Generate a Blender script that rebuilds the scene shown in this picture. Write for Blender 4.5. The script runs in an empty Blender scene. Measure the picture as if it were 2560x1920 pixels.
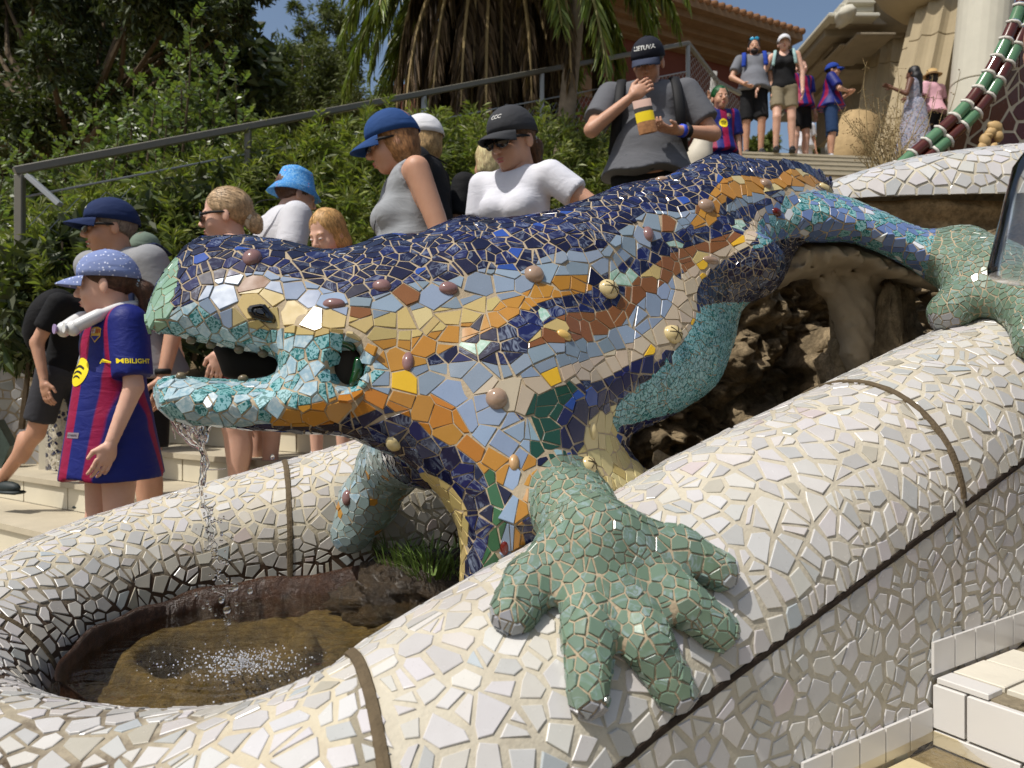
import bpy, math, random, numpy as np
from mathutils import Vector, Matrix, Euler, kdtree, noise as mnoise
from mathutils.bvhtree import BVHTree
random.seed(7); rng = np.random.default_rng(7)
R = math.radians
sc = bpy.context.scene
col = sc.collection
# ---------------------------------------------------------------- camera
FPX, CX, CY, CAMZ = 1848.0, 1280.0, 960.0, 1.5      # focal length and centre in photo pixels (2560 x 1920)
cam_d = bpy.data.cameras.new('camera'); cam = bpy.data.objects.new('camera', cam_d); col.objects.link(cam)
cam.location = (0, 0, CAMZ); cam.rotation_euler = (R(90), 0, 0)
cam_d.sensor_width = 36; cam_d.lens = 36 * FPX / 2560; cam_d.clip_start = .05; cam_d.clip_end = 500
cam_d.dof.use_dof = True; cam_d.dof.focus_distance = 1.55; cam_d.dof.aperture_fstop = 7.0
sc.camera = cam
# ---------------------------------------------------------------- light
SUN = Vector((-.42, -.32, .86)).normalized()          # direction towards the sun
w = bpy.data.worlds.new('World'); sc.world = w; w.use_nodes = True
nt = w.node_tree; bg = nt.nodes['Background']
sky = nt.nodes.new('ShaderNodeTexSky'); sky.sky_type = 'NISHITA'; sky.sun_disc = False
sky.sun_elevation = math.asin(SUN.z); sky.sun_rotation = math.atan2(SUN.x, SUN.y)
sky.air_density = 1.2; sky.dust_density = 3.0; sky.ozone_density = 1.0
nt.links.new(sky.outputs[0], bg.inputs[0]); bg.inputs[1].default_value = .112
sd = bpy.data.lights.new('sun', 'SUN'); sd.energy = 4.2; sd.angle = R(.55); sd.color = (1, .96, .90)
so = bpy.data.objects.new('sun', sd); col.objects.link(so); so.rotation_euler = SUN.to_track_quat('Z', 'Y').to_euler(); so.location = (0, 0, 30)
sc.view_settings.view_transform = 'Standard'; sc.view_settings.look = 'None'; sc.view_settings.gamma = 1
sc.view_settings.use_curve_mapping = False; sc.view_settings.exposure = 0.0
try: sc.cycles.max_bounces = 6; sc.cycles.transparent_max_bounces = 8
except Exception: pass

# ---------------------------------------------------------------- helpers
def at(px, py, Y): return np.array(((px - CX) / FPX * Y, Y, CAMZ + (CY - py) / FPX * Y))
def proj(p):
    p = np.asarray(p, float); Y = np.maximum(p[..., 1], .01)
    return np.stack((CX + p[..., 0] / Y * FPX, CY - (p[..., 2] - CAMZ) / Y * FPX), -1)
def s2l(c):
    c = np.asarray(c, float) / 255.
    return np.where(c <= .04045, c / 12.92, ((c + .055) / 1.055) ** 2.4)
def tag(o, label=None, cat=None, group=None, kind=None):
    if label: o['label'] = label
    if cat: o['category'] = cat
    if group: o['group'] = group
    if kind: o['kind'] = kind
    return o
def empty(name, loc=(0, 0, 0), rz=0, **k):
    o = bpy.data.objects.new(name, None); col.objects.link(o); o.location = loc; o.rotation_euler = (0, 0, rz)
    o.empty_display_size = .05
    return tag(o, **k)
def origin(o):
    v = Vector((0, 0, 0))
    while o is not None: v = v + o.location; o = o.parent
    return v
def mesh(name, V, F, mats, parent=None, smooth=False, mi=None, colr=None, wloc=True, **k):
    """V world coordinates (n,3); F list of faces; parent roots have no rotation while building"""
    V = np.asarray(V, float).reshape(-1, 3)
    off = np.array(origin(parent)) if (parent is not None and wloc) else np.zeros(3)
    me = bpy.data.meshes.new(name)
    if isinstance(F, np.ndarray) and F.ndim == 2:
        n, s = F.shape
        me.vertices.add(len(V)); me.vertices.foreach_set('co', (V - off).astype(np.float32).ravel())
        me.loops.add(n * s); me.loops.foreach_set('vertex_index', F.astype(np.int32).ravel())
        me.polygons.add(n); me.polygons.foreach_set('loop_start', np.arange(0, n * s, s, dtype=np.int32))
        me.update(calc_edges=True); me.validate()
    else:
        me.from_pydata((V - off).tolist(), [], [list(map(int, f)) for f in F]); me.update()
    if not isinstance(mats, (list, tuple)): mats = [mats]
    for m in mats: me.materials.append(m)
    if mi is not None and len(mi) == len(me.polygons): me.polygons.foreach_set('material_index', np.asarray(mi, np.int32))
    if colr is not None and len(colr) == len(me.vertices):
        a = me.color_attributes.new('Col', 'FLOAT_COLOR', 'POINT'); a.data.foreach_set('color', np.asarray(colr, np.float32).ravel())
    me.polygons.foreach_set('use_smooth', [bool(smooth)] * len(me.polygons)); me.update()
    o = bpy.data.objects.new(name, me); col.objects.link(o)
    if parent is not None: o.parent = parent
    return tag(o, **k)
def copy_tree(o, parent=None):
    c = o.copy(); col.objects.link(c)
    if parent is not None: c.parent = parent
    for ch in list(o.children): copy_tree(ch, c)
    return c
class MB:
    """collects simple solids into one mesh"""
    def __init__(s): s.V = []; s.F = []; s.M = []
    def add(s, V, F, m=0):
        b = len(s.V); s.V += [tuple(map(float, v)) for v in V]; s.F += [tuple(i + b for i in f) for f in F]; s.M += [m] * len(F); return s
    def box(s, c, d, rz=0, m=0, rot=None, bev=0):
        hx, hy, hz = d[0] / 2, d[1] / 2, d[2] / 2
        M = (rot if rot is not None else Matrix.Rotation(rz, 3, 'Z')); c = Vector(c)
        if bev <= 0:
            P = [c + M @ Vector((sx * hx, sy * hy, sz * hz)) for sz in (-1, 1) for sx, sy in ((-1, -1), (1, -1), (1, 1), (-1, 1))]
            return s.add(P, [(3, 2, 1, 0), (4, 5, 6, 7), (0, 1, 5, 4), (1, 2, 6, 5), (2, 3, 7, 6), (3, 0, 4, 7)], m)
        P = []
        for z, k in ((-hz, bev), (-hz + bev, 0), (hz - bev, 0), (hz, bev)):
            for sx, sy in ((-1, -1), (1, -1), (1, 1), (-1, 1)):
                P.append(c + M @ Vector((sx * (hx - k), sy * (hy - k), z)))
        F = [(3, 2, 1, 0), (12, 13, 14, 15)]
        for r in range(3):
            for q in range(4): a = r * 4 + q; b = r * 4 + (q + 1) % 4; F.append((a, b, b + 4, a + 4))
        return s.add(P, F, m)
    def tube(s, pts, r, n=8, m=0, cap=True, flat=1.0):
        pts = [Vector(p) for p in pts]; rs = r if isinstance(r, (list, tuple)) else [r] * len(pts)
        V = []; F = []; up = None
        for i, p in enumerate(pts):
            t = (pts[min(i + 1, len(pts) - 1)] - pts[max(i - 1, 0)]).normalized()
            if up is None: up = t.cross(Vector((0, 0, 1)) if abs(t.z) < .9 else Vector((0, 1, 0))).normalized()
            up = (up - t * up.dot(t)).normalized(); bi = t.cross(up)
            for k in range(n):
                a = 2 * math.pi * k / n; V.append(p + (up * math.cos(a) + bi * math.sin(a) * flat) * rs[i])
        for i in range(len(pts) - 1):
            for k in range(n): a = i * n + k; b = i * n + (k + 1) % n; F.append((a, b, b + n, a + n))
        if cap: F.append(tuple(range(n - 1, -1, -1))); F.append(tuple((len(pts) - 1) * n + k for k in range(n)))
        return s.add(V, F, m)
    def lathe(s, c, prof, n=24, m=0, rot=None, cap=True):
        M = Matrix(rot) if rot is not None else Matrix.Identity(3); c = Vector(c); V = []; F = []
        for r, z in prof:
            for k in range(n): a = 2 * math.pi * k / n; V.append(c + M @ Vector((r * math.cos(a), r * math.sin(a), z)))
        for i in range(len(prof) - 1):
            for k in range(n): a = i * n + k; b = i * n + (k + 1) % n; F.append((a, b, b + n, a + n))
        if cap: F.append(tuple(range(n - 1, -1, -1))); F.append(tuple((len(prof) - 1) * n + k for k in range(n)))
        return s.add(V, F, m)
    def ell(s, c, r, rot=None, n=12, m=0, amp=0, fr=6):
        M = Matrix(rot) if rot is not None else Matrix.Identity(3); c = Vector(c); V = []; F = []
        nr = n // 2
        for i in range(nr + 1):
            th = math.pi * i / nr
            for k in range(n):
                ph = 2 * math.pi * k / n; v = Vector((math.sin(th) * math.cos(ph), math.sin(th) * math.sin(ph), math.cos(th)))
                f = 1 + (amp * mnoise.noise(v * fr + c * 10) if amp else 0)
                V.append(c + M @ Vector((v.x * r[0] * f, v.y * r[1] * f, v.z * r[2] * f)))
        for i in range(nr):
            for k in range(n): a = i * n + k; b = i * n + (k + 1) % n; F.append((a, a + n, b + n, b))
        return s.add(V, F, m)
    def build(s, name, mats, parent=None, smooth=False, **k):
        return mesh(name, s.V, s.F, mats, parent, smooth, mi=s.M, **k)
def spline(pts, n):
    """Catmull-Rom through pts -> n samples spaced by arc length"""
    P = np.asarray(pts, float); P = np.vstack((2 * P[0] - P[1], P, 2 * P[-1] - P[-2])); out = []
    for i in range(1, len(P) - 2):
        for t in np.linspace(0, 1, 20, endpoint=False):
            a, b, c, d = P[i - 1], P[i], P[i + 1], P[i + 2]
            out.append(.5 * (2 * b + (c - a) * t + (2 * a - 5 * b + 4 * c - d) * t * t + (3 * b - a - 3 * c + d) * t ** 3))
    out.append(P[-2]); out = np.array(out)
    L = np.concatenate(([0], np.cumsum(np.linalg.norm(np.diff(out, axis=0), axis=1))))
    q = np.linspace(0, L[-1], n); return np.stack([np.interp(q, L, out[:, k]) for k in range(out.shape[1])], 1)

# ---------------------------------------------------------------- materials
class NT:
    def __init__(s, name):
        s.m = bpy.data.materials.new(name); s.m.use_nodes = True; s.t = s.m.node_tree; s.b = s.t.nodes['Principled BSDF']
    def n(s, typ, ins=None, **pr):
        nd = s.t.nodes.new('ShaderNode' + typ)
        for k, v in pr.items(): setattr(nd, k, v)
        for k, v in (ins or {}).items(): s.set(nd.inputs[k], v)
        return nd
    def set(s, sock, v):
        if isinstance(v, bpy.types.NodeSocket): s.t.links.new(v, sock)
        elif isinstance(v, bpy.types.Node): s.t.links.new(v.outputs[0], sock)
        else: sock.default_value = v
    def pos(s, scale=1., kind='Object'):
        c = s.n('TexCoord').outputs[kind]
        return s.n('VectorMath', {0: c, 1: (scale,) * 3 if not isinstance(scale, tuple) else scale}, operation='MULTIPLY').outputs[0]
    def noise(s, v, scale, detail=3, rough=.55, dist=0): return s.n('TexNoise', {'Vector': v, 'Scale': scale, 'Detail': detail, 'Roughness': rough, 'Distortion': dist}).outputs[0]
    def ramp(s, f, stops, interp='LINEAR'):
        r = s.n('ValToRGB', {0: f}); cr = r.color_ramp; cr.interpolation = interp
        while len(cr.elements) < len(stops): cr.elements.new(.5)
        for e, (p, c) in zip(cr.elements, stops): e.position = p; e.color = (*c, 1) if not np.isscalar(c) else (c, c, c, 1)
        return r.outputs[0]
    def mix(s, f, a, b, mode='MIX'):
        x = s.n('Mix', data_type='RGBA', blend_type=mode)
        for k, v in ((0, f), (6, a), (7, b)):
            if isinstance(v, (tuple, list, np.ndarray)): v = (*[float(q) for q in v[:3]], 1)
            s.set(x.inputs[k], v)
        return x.outputs[2]
    def math(s, op, a, b=0, c=0): return s.n('Math', {0: a, 1: b, 2: c}, operation=op).outputs[0]
    def bump(s, h, st=.3, d=.01):
        b = s.n('Bump', {'Height': h, 'Strength': st, 'Distance': d}); s.t.links.new(b.outputs[0], s.b.inputs['Normal'])
    def fin(s, color=None, rough=None, spec=None, metal=None, **k):
        if color is not None:
            if isinstance(color, (tuple, list, np.ndarray)): color = (*[float(q) for q in color[:3]], 1)
            s.set(s.b.inputs['Base Color'], color)
        if rough is not None: s.set(s.b.inputs['Roughness'], rough)
        if spec is not None: s.set(s.b.inputs['Specular IOR Level'], spec)
        if metal is not None: s.set(s.b.inputs['Metallic'], metal)
        for kk, v in k.items(): s.set(s.b.inputs[kk.replace('_', ' ')], v)
        return s.m
_mc = {}
def simple(name, rgb, rough=.6, var=.15, scale=8, spec=.4, bump=0, bscale=80, metal=0, kind='Object'):
    if name in _mc: return _mc[name]
    t = NT(name); c = s2l(rgb); p = t.pos(1, kind); f = t.noise(p, scale, 4)
    base = t.mix(f, tuple(c * (1 - var)), tuple(np.minimum(c * (1 + var), .95)))
    if bump: t.bump(t.noise(p, bscale, 3), bump, .004)
    _mc[name] = t.fin(base, rough, spec, metal); return _mc[name]
def tile_mat(name, kind):
    """glaze whose base colour sits in the vertex colour; alpha of it is a per-tile random number"""
    t = NT(name); at_ = t.n('Attribute', attribute_name='Col'); c = at_.outputs['Color']; rnd = at_.outputs['Alpha']
    off = t.math('MULTIPLY', rnd, 37.0); p = t.n('VectorMath', {0: t.n('NewGeometry').outputs['Position'], 1: off}, operation='ADD').outputs[0]
    if kind == 'marble':
        f = t.noise(p, 22, 2, .45, 2.2); f2 = t.noise(p, 16, 2, .5, 1)
        band = t.ramp(f, [(.0, 0.), (.48, 0.), (.54, .5), (.57, .06), (.60, .0), (.67, .7), (.72, .0)])
        band = t.math('MULTIPLY', band, t.ramp(f2, [(.38, 0.), (.58, 1.)]))
        hi = t.mix(.42, c, (.55, .66, .82)); base = t.mix(band, t.mix(t.ramp(f2, [(.3, 0.), (.7, .6)]), c, t.mix(1, c, (1.35, 1.35, 1.35), 'MULTIPLY')), hi)
        rough = .13
    elif kind == 'speckle':
        f = t.noise(p, 130, 2, .5, 1.4)
        base = t.mix(t.ramp(f, [(.51, 0.), (.56, 1.)]), c, (.012, .13, .13)); rough = .2
    elif kind == 'cloud':
        f = t.noise(p, 90, 3, .6, .4)
        base = t.mix(t.ramp(f, [(.4, 0.), (.65, .55)]), c, (.62, .68, .66)); rough = .2
    else:
        f = t.noise(p, 26, 4, .6); f3 = t.noise(p, 420, 2, .5)
        base = t.mix(t.math('MULTIPLY', f, .5), c, t.mix(1, c, (.72, .70, .66), 'MULTIPLY'))
        base = t.mix(t.ramp(f3, [(.68, 0.), (.74, .35)]), base, t.mix(1, c, (.45, .4, .33), 'MULTIPLY')); rough = .24
    t.set(t.b.inputs['Roughness'], t.math('ADD', t.math('MULTIPLY', t.noise(p, 60, 2), .14), rough - .06))
    t.bump(t.noise(p, 14, 2), .12, .01)
    return t.fin(base, None, .5)
M_TILE = [tile_mat('glazed_tile_plain', 'plain'), tile_mat('glazed_tile_marbled', 'marble'), tile_mat('glazed_tile_speckled', 'speckle'), tile_mat('glazed_tile_clouded', 'cloud')]
def mortar(name, rgb, dark=(.18, .13, .08), amt=.5):
    t = NT(name); p = t.pos(1); c = s2l(rgb)
    f = t.noise(p, 6, 5, .65); f2 = t.noise(p, 160, 3)
    base = t.mix(t.ramp(f, [(.45, 0.), (.72, amt)]), tuple(c), dark)
    base = t.mix(t.math('MULTIPLY', f2, .35), base, tuple(c * .45)); t.bump(f2, .5, .003)
    return t.fin(base, .9, .2)
M_MORT = mortar('cream_mortar', (196, 188, 168), (.24, .19, .13), .45); M_MORT_L = mortar('sand_mortar', (176, 160, 134), (.16, .11, .07), .35)
t = NT('algae_stained_mortar'); p = t.pos(1); gp_ = t.n('NewGeometry').outputs['Position']; zz = t.n('SeparateXYZ', {0: gp_}).outputs[2]
f = t.noise(gp_, 14, 5, .65); st_ = t.ramp(t.math('ADD', t.math('MULTIPLY', t.math('SUBTRACT', zz, 1.0), 5.5), t.math('MULTIPLY', t.math('SUBTRACT', f, .5), 1.1)), [(.15, 1.), (.62, 0.)])
base = t.mix(t.ramp(f, [(.5, 0.), (.75, .4)]), tuple(s2l((190, 180, 156))), (.24, .17, .10)); base = t.mix(st_, base, (.055, .032, .018)); t.bump(t.noise(gp_, 160, 3), .5, .003); M_MORT_B = t.fin(base, .85, .25)
M_JOINT = simple('dark_sandy_joint', (96, 84, 66), .95, .35, 60, .1, .6, 200)
M_JOINT_D = simple('black_joint', (52, 44, 38), .95, .35, 60, .1, .6, 200)

# ---------------------------------------------------------------- implicit surfaces
def nets(F, xs, ys, zs):
    S = F < 0
    a = S[:-1, :-1, :-1].astype(np.int8)
    cnt = np.zeros_like(a)
    for i in (0, 1):
        for j in (0, 1):
            for k in (0, 1): cnt += S[i:S.shape[0] - 1 + i, j:S.shape[1] - 1 + j, k:S.shape[2] - 1 + k]
    act = (cnt > 0) & (cnt < 8); I, J, K = np.nonzero(act)
    idx = -np.ones(act.shape, np.int64); idx[I, J, K] = np.arange(len(I))
    C = [(i, j, k) for i in (0, 1) for j in (0, 1) for k in (0, 1)]
    f = {c: F[I + c[0], J + c[1], K + c[2]] for c in C}
    acc = np.zeros((len(I), 3)); n = np.zeros(len(I))
    for c in C:
        for ax in range(3):
            if c[ax]: continue
            d = list(c); d[ax] = 1; d = tuple(d)
            m = (f[c] < 0) != (f[d] < 0)
            t = np.where(m, f[c] / np.where(m, f[c] - f[d], 1), 0)
            for q in range(3): acc[:, q] += np.where(m, c[q] + (t if q == ax else 0), 0)
            n += m
    acc /= n[:, None]
    V = np.stack([np.interp(b + acc[:, q], np.arange(len(ax)), ax) for q, (b, ax) in enumerate(((I, xs), (J, ys), (K, zs)))], 1)
    Q = []
    for ax in range(3):
        u, v = (ax + 1) % 3, (ax + 2) % 3
        sl0 = [slice(None)] * 3; sl1 = [slice(None)] * 3; sl0[ax] = slice(0, -1); sl1[ax] = slice(1, None)
        A = S[tuple(sl0)]; B = S[tuple(sl1)]; ch = np.argwhere(A != B)
        lim = [s - 1 for s in S.shape]
        ok = (ch[:, u] > 0) & (ch[:, v] > 0) & (ch[:, u] < lim[u]) & (ch[:, v] < lim[v]); ch = ch[ok]
        inside = S[ch[:, 0], ch[:, 1], ch[:, 2]]
        def cell(du, dv):
            c = ch.copy(); c[:, u] -= du; c[:, v] -= dv; return idx[c[:, 0], c[:, 1], c[:, 2]]
        q = np.stack((cell(1, 1), cell(0, 1), cell(0, 0), cell(1, 0)), 1)
        q[~inside] = q[~inside][:, ::-1]; Q.append(q)
    Q = np.vstack(Q); Q = Q[(Q >= 0).all(1)]
    return V, Q
def smin(a, b, k):
    h = np.maximum(k - np.abs(a - b), 0) / k
    return np.minimum(a, b) - h * h * k * .25
def d_cap(X, Y, Z, a, b, ra, rb):
    a = np.asarray(a, float); b = np.asarray(b, float); ba = b - a; L = max(ba @ ba, 1e-9)
    t = np.clip(((X - a[0]) * ba[0] + (Y - a[1]) * ba[1] + (Z - a[2]) * ba[2]) / L, 0, 1)
    return np.sqrt((X - a[0] - t * ba[0]) ** 2 + (Y - a[1] - t * ba[1]) ** 2 + (Z - a[2] - t * ba[2]) ** 2) - (ra + (rb - ra) * t)
def d_ell(X, Y, Z, c, r, M=None):
    x, y, z = X - c[0], Y - c[1], Z - c[2]
    if M is not None:
        M = np.asarray(M); x, y, z = (M[0, 0] * x + M[1, 0] * y + M[2, 0] * z, M[0, 1] * x + M[1, 1] * y + M[2, 1] * z, M[0, 2] * x + M[1, 2] * y + M[2, 2] * z)
    k0 = np.sqrt((x / r[0]) ** 2 + (y / r[1]) ** 2 + (z / r[2]) ** 2)
    k1 = np.sqrt((x / r[0] ** 2) ** 2 + (y / r[1] ** 2) ** 2 + (z / r[2] ** 2) ** 2)
    return k0 * (k0 - 1) / np.maximum(k1, 1e-6)
class SDF:
    """prims: ('c',a,b,ra,rb,k) ('e',c,r,M,k); negative k-> carve"""
    def __init__(s, lo, hi, h, axes=None):
        s.ax = axes or [np.arange(lo[q], hi[q] + h, h) for q in range(3)]
        s.F = np.full([len(a) for a in s.ax], 1.0)
    def _sub(s, lo, hi, pad):
        sl = []
        for q in range(3):
            a = s.ax[q]; i0 = max(np.searchsorted(a, lo[q] - pad) - 1, 0); i1 = min(np.searchsorted(a, hi[q] + pad) + 1, len(a))
            if i1 - i0 < 1: return None
            sl.append(slice(i0, i1))
        return tuple(sl)
    def put(s, sl, d, k, carve=False):
        A = s.F[sl]
        s.F[sl] = -smin(-A, d, k) if carve else smin(A, d, k)
    def cap(s, a, b, ra, rb=None, k=.02, carve=False):
        rb = ra if rb is None else rb; r = max(ra, rb); lo = np.minimum(a, b) - r; hi = np.maximum(a, b) + r
        sl = s._sub(lo, hi, k + .03)
        if sl is None: return s
        X, Y, Z = np.meshgrid(*[s.ax[q][sl[q]] for q in range(3)], indexing='ij', sparse=True)
        s.put(sl, d_cap(X, Y, Z, a, b, ra, rb), k, carve); return s
    def ell(s, c, r, M=None, k=.02, carve=False):
        c = np.asarray(c, float); rr = max(r); sl = s._sub(c - rr, c + rr, k + .03)
        if sl is None: return s
        X, Y, Z = np.meshgrid(*[s.ax[q][sl[q]] for q in range(3)], indexing='ij', sparse=True)
        s.put(sl, d_ell(X, Y, Z, c, r, M), k, carve); return s
    def cut(s, fn):
        X, Y, Z = np.meshgrid(*s.ax, indexing='ij', sparse=True); s.F = np.maximum(s.F, fn(X, Y, Z)); return s
    def mesh(s): return nets(s.F, *s.ax)

# ---------------------------------------------------------------- mosaic of broken tiles
def vnormals(V, Q):
    n = np.cross(V[Q[:, 2]] - V[Q[:, 0]], V[Q[:, 3]] - V[Q[:, 1]]); N = np.zeros_like(V)
    for k in range(4): np.add.at(N, Q[:, k], n)
    return N / np.maximum(np.linalg.norm(N, axis=1), 1e-12)[:, None]
def scatter(V, Q, N, rad, fixed=(), keep=None):
    """poisson-like points on a quad mesh; rad: function(points)->radius array. returns P,N"""
    A = .5 * np.linalg.norm(np.cross(V[Q[:, 2]] - V[Q[:, 0]], V[Q[:, 3]] - V[Q[:, 1]]), axis=1)
    cen = V[Q].mean(1); r = rad(cen); wgt = A / (r * r); 
    if keep is not None: wgt = wgt * keep(cen)
    n = int(wgt.sum() * 5) + 10
    q = rng.choice(len(Q), n, p=wgt / wgt.sum()); u = rng.random((n, 1)); v = rng.random((n, 1))
    B = lambda X: (X[Q[q, 0]] * (1 - u) * (1 - v) + X[Q[q, 1]] * u * (1 - v) + X[Q[q, 2]] * u * v + X[Q[q, 3]] * (1 - u) * v)
    P = B(V); NN = B(N); rr = rad(P) * rng.uniform(.8, 1.2, n)
    if len(fixed):
        fp, fn = fixed; P = np.vstack((fp, P)); NN = np.vstack((fn, NN)); rr = np.concatenate((np.full(len(fp), 1.), rr))
    nf = len(fixed[0]) if len(fixed) else 0
    g = {}; cs = float(max(rr[nf:].max(), 1e-3)); keys = np.floor(P / cs).astype(int); out = []
    Pl = P.tolist(); rl = rr.tolist()
    for i in range(len(P)):
        kx, ky, kz = keys[i]; x, y, z = Pl[i]; r2 = (rl[i] if i >= nf else rad(P[i:i + 1])[0] * .45) ** 2; ok = True
        for a in (kx - 1, kx, kx + 1):
            for b in (ky - 1, ky, ky + 1):
                for c in (kz - 1, kz, kz + 1):
                    for j in g.get((a, b, c), ()):
                        p = Pl[j]
                        if (p[0] - x) ** 2 + (p[1] - y) ** 2 + (p[2] - z) ** 2 < r2: ok = False; break
                    if not ok: break
                if not ok: break
            if not ok: break
        if ok: out.append(i); g.setdefault((kx, ky, kz), []).append(i)
    out = np.array(out); N2 = NN[out]; return P[out], N2 / np.linalg.norm(N2, axis=1)[:, None]
def clip(poly, nx, ny, d):
    out = []; m = len(poly)
    for i in range(m):
        x0, y0 = poly[i]; x1, y1 = poly[(i + 1) % m]; a = nx * x0 + ny * y0 - d; b = nx * x1 + ny * y1 - d
        if a <= 0: out.append((x0, y0))
        if (a < 0 < b) or (b < 0 < a): t = a / (a - b); out.append((x0 + t * (x1 - x0), y0 + t * (y1 - y0)))
    return out
def area(p): return .5 * sum(p[i][0] * p[(i + 1) % len(p)][1] - p[(i + 1) % len(p)][0] * p[i][1] for i in range(len(p)))
def voronoi_tiles(P, N, ids, gap, wide, split, jit, rad, zmin=None):
    """returns list of (centre, u, v, normal, polygon2d, seed index)"""
    kd = kdtree.KDTree(len(P))
    for i, p in enumerate(P): kd.insert(p, i)
    kd.balance(); ga_ = hasattr(gap, '__len__'); out = []; rnd = random.Random(11); Pn = P; wj = rng.uniform(-.16, .16, len(P))
    for i in range(len(P)):
        p = P[i]; n = N[i]; a = np.array((0, 0, 1.)) if abs(n[2]) < .9 else np.array((0, 1., 0)); u = np.cross(a, n); u /= np.linalg.norm(u); v = np.cross(n, u)
        r = float(rad[i]) * 1.5; poly = [(r * math.cos(k * math.pi / 4 + .3), r * math.sin(k * math.pi / 4 + .3)) for k in range(8)]
        for (co, j, dist) in kd.find_n(p, 20):
            if j == i or dist < 1e-6: continue
            if N[j] @ n < .1: continue
            mr = max(math.hypot(*q) for q in poly)
            if dist * .4 > mr: break
            q = P[j] - p; x = float(q @ u); y = float(q @ v); L = math.hypot(x, y)
            if L < 1e-6: continue
            gi_ = float(gap[i]) if ga_ else gap; g = (wide if (ids[i] != ids[j] and not ga_) else gi_); bias = 0 if ids[i] != ids[j] else (wj[i] - wj[j]) * dist
            poly = clip(poly, x / L, y / L, dist * .5 + bias * .5 - g * .5)
            if len(poly) < 3: break
        if zmin is not None and len(poly) > 2: poly = clip(poly, -u[2], -v[2], p[2] - zmin)
        if len(poly) < 3: continue
        polys = [poly]
        if rnd.random() < split[i] if hasattr(split, '__len__') else rnd.random() < split:
            cx = sum(q[0] for q in poly) / len(poly); cy = sum(q[1] for q in poly) / len(poly); an = rnd.uniform(0, math.pi); nx, ny = math.cos(an), math.sin(an)
            d = nx * cx + ny * cy; polys = [clip(poly, nx, ny, d - (gap[i] if ga_ else gap) * .5), clip(poly, -nx, -ny, -d - (gap[i] if ga_ else gap) * .5)]
        for pl in polys:
            if len(pl) < 3: continue
            s = math.sqrt(max(area(pl), 0))
            if s < (gap[i] if ga_ else gap) * 1.6: continue
            k = 0
            while k < len(pl) and len(pl) > 3:
                a0 = pl[k]; b0 = pl[(k + 1) % len(pl)]
                if math.hypot(a0[0] - b0[0], a0[1] - b0[1]) < s * .28:
                    pl[k] = ((a0[0] + b0[0]) / 2, (a0[1] + b0[1]) / 2); del pl[(k + 1) % len(pl)]; k = 0
                else: k += 1
            cx = sum(q[0] for q in pl) / len(pl); cy = sum(q[1] for q in pl) / len(pl)
            if jit: pl = [(cx + (q[0] - cx) * (f := 1 - rnd.random() ** 2 * jit), cy + (q[1] - cy) * f) for q in pl]
            out.append((p, u, v, n, pl, i))
    return out
def tile_geo(t, h=.0024, deep=.004, bev=.0007, tilt=.02):
    p, u, v, n, pl = t[:5]; m = len(pl); cx = sum(q[0] for q in pl) / m; cy = sum(q[1] for q in pl) / m
    tx = random.gauss(0, tilt); ty = random.gauss(0, tilt); V = []
    s = max(math.sqrt(abs(area(pl))), 1e-4); kb = 1 - min(2.2 * bev / s, .3); hh = h * random.uniform(.75, 1.25)
    for (z, f) in ((-deep, 1), (hh - bev, 1), (hh, kb)):
        for q in pl:
            x = cx + (q[0] - cx) * f; y = cy + (q[1] - cy) * f
            V.append(p + u * x + v * y + n * (z + tx * (x - cx) + ty * (y - cy)))
    F = []
    for r in (0, 1):
        for k in range(m): a = r * m + k; b = r * m + (k + 1) % m; F.append((a, b, b + m, a + m))
    F.append(tuple(2 * m + k for k in range(m))); return V, F
def lay_tiles(parent, tiles, colour, name='tile', nmax=290, h=.0024, tilt=.02, bev=.0007, stuffname='small_tiles'):
    """colour(tile)->(rgb linear, material index). biggest in view become objects, the rest one mesh"""
    sc_ = []
    for t in tiles:
        p = t[0]; ar = abs(area(t[4])); px, py = proj(p); vis = -(t[3] @ (p - np.array((0, 0, CAMZ)))) / np.linalg.norm(p)
        ok = -30 < px < 2590 and -30 < py < 1950 and p[1] > .2 and vis > .1
        sc_.append(ar * vis / p[1] ** 2 if ok else 0)
    order = np.argsort(-np.array(sc_)); big = set(order[:nmax].tolist())
    bV = []; bF = []; bC = []; bM = []
    for i, t in enumerate(tiles):
        c, mi = colour(t); V, F = tile_geo(t, h=h, tilt=tilt, bev=bev); rc = (*[float(x) for x in c], random.random())
        if i in big and sc_[i] > 0:
            mesh(name, V, F, M_TILE[mi], parent, colr=[rc] * len(V))
        else:
            b = len(bV); bV += V; bF += [tuple(k + b for k in f) for f in F]; bC += [rc] * len(V); bM += [mi] * len(F)
    if bV: mesh(stuffname, bV, bF, M_TILE, parent, mi=bM, colr=bC, kind='stuff')
def vary(c, a=.1): 
    f = 1 + random.uniform(-a, a); return np.clip(np.asarray(c) * f * (1 + np.array([random.uniform(-a, a) * .3 for _ in range(3)])), 0, .9)
# ================================================================= ground sheets
M_PAVE = simple('pale_stair_stone', (178, 168, 146), .85, .22, 5, .25, .4, 60)
M_EARTH = simple('dry_earth', (120, 104, 80), .95, .3, 3, .1, .6, 30)
mesh('ground', [(-200, -60, -1.2), (200, -60, -1.2), (200, 400, -1.2), (-200, 400, -1.2)], [(0, 1, 2, 3)], M_EARTH, kind='structure')
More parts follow.
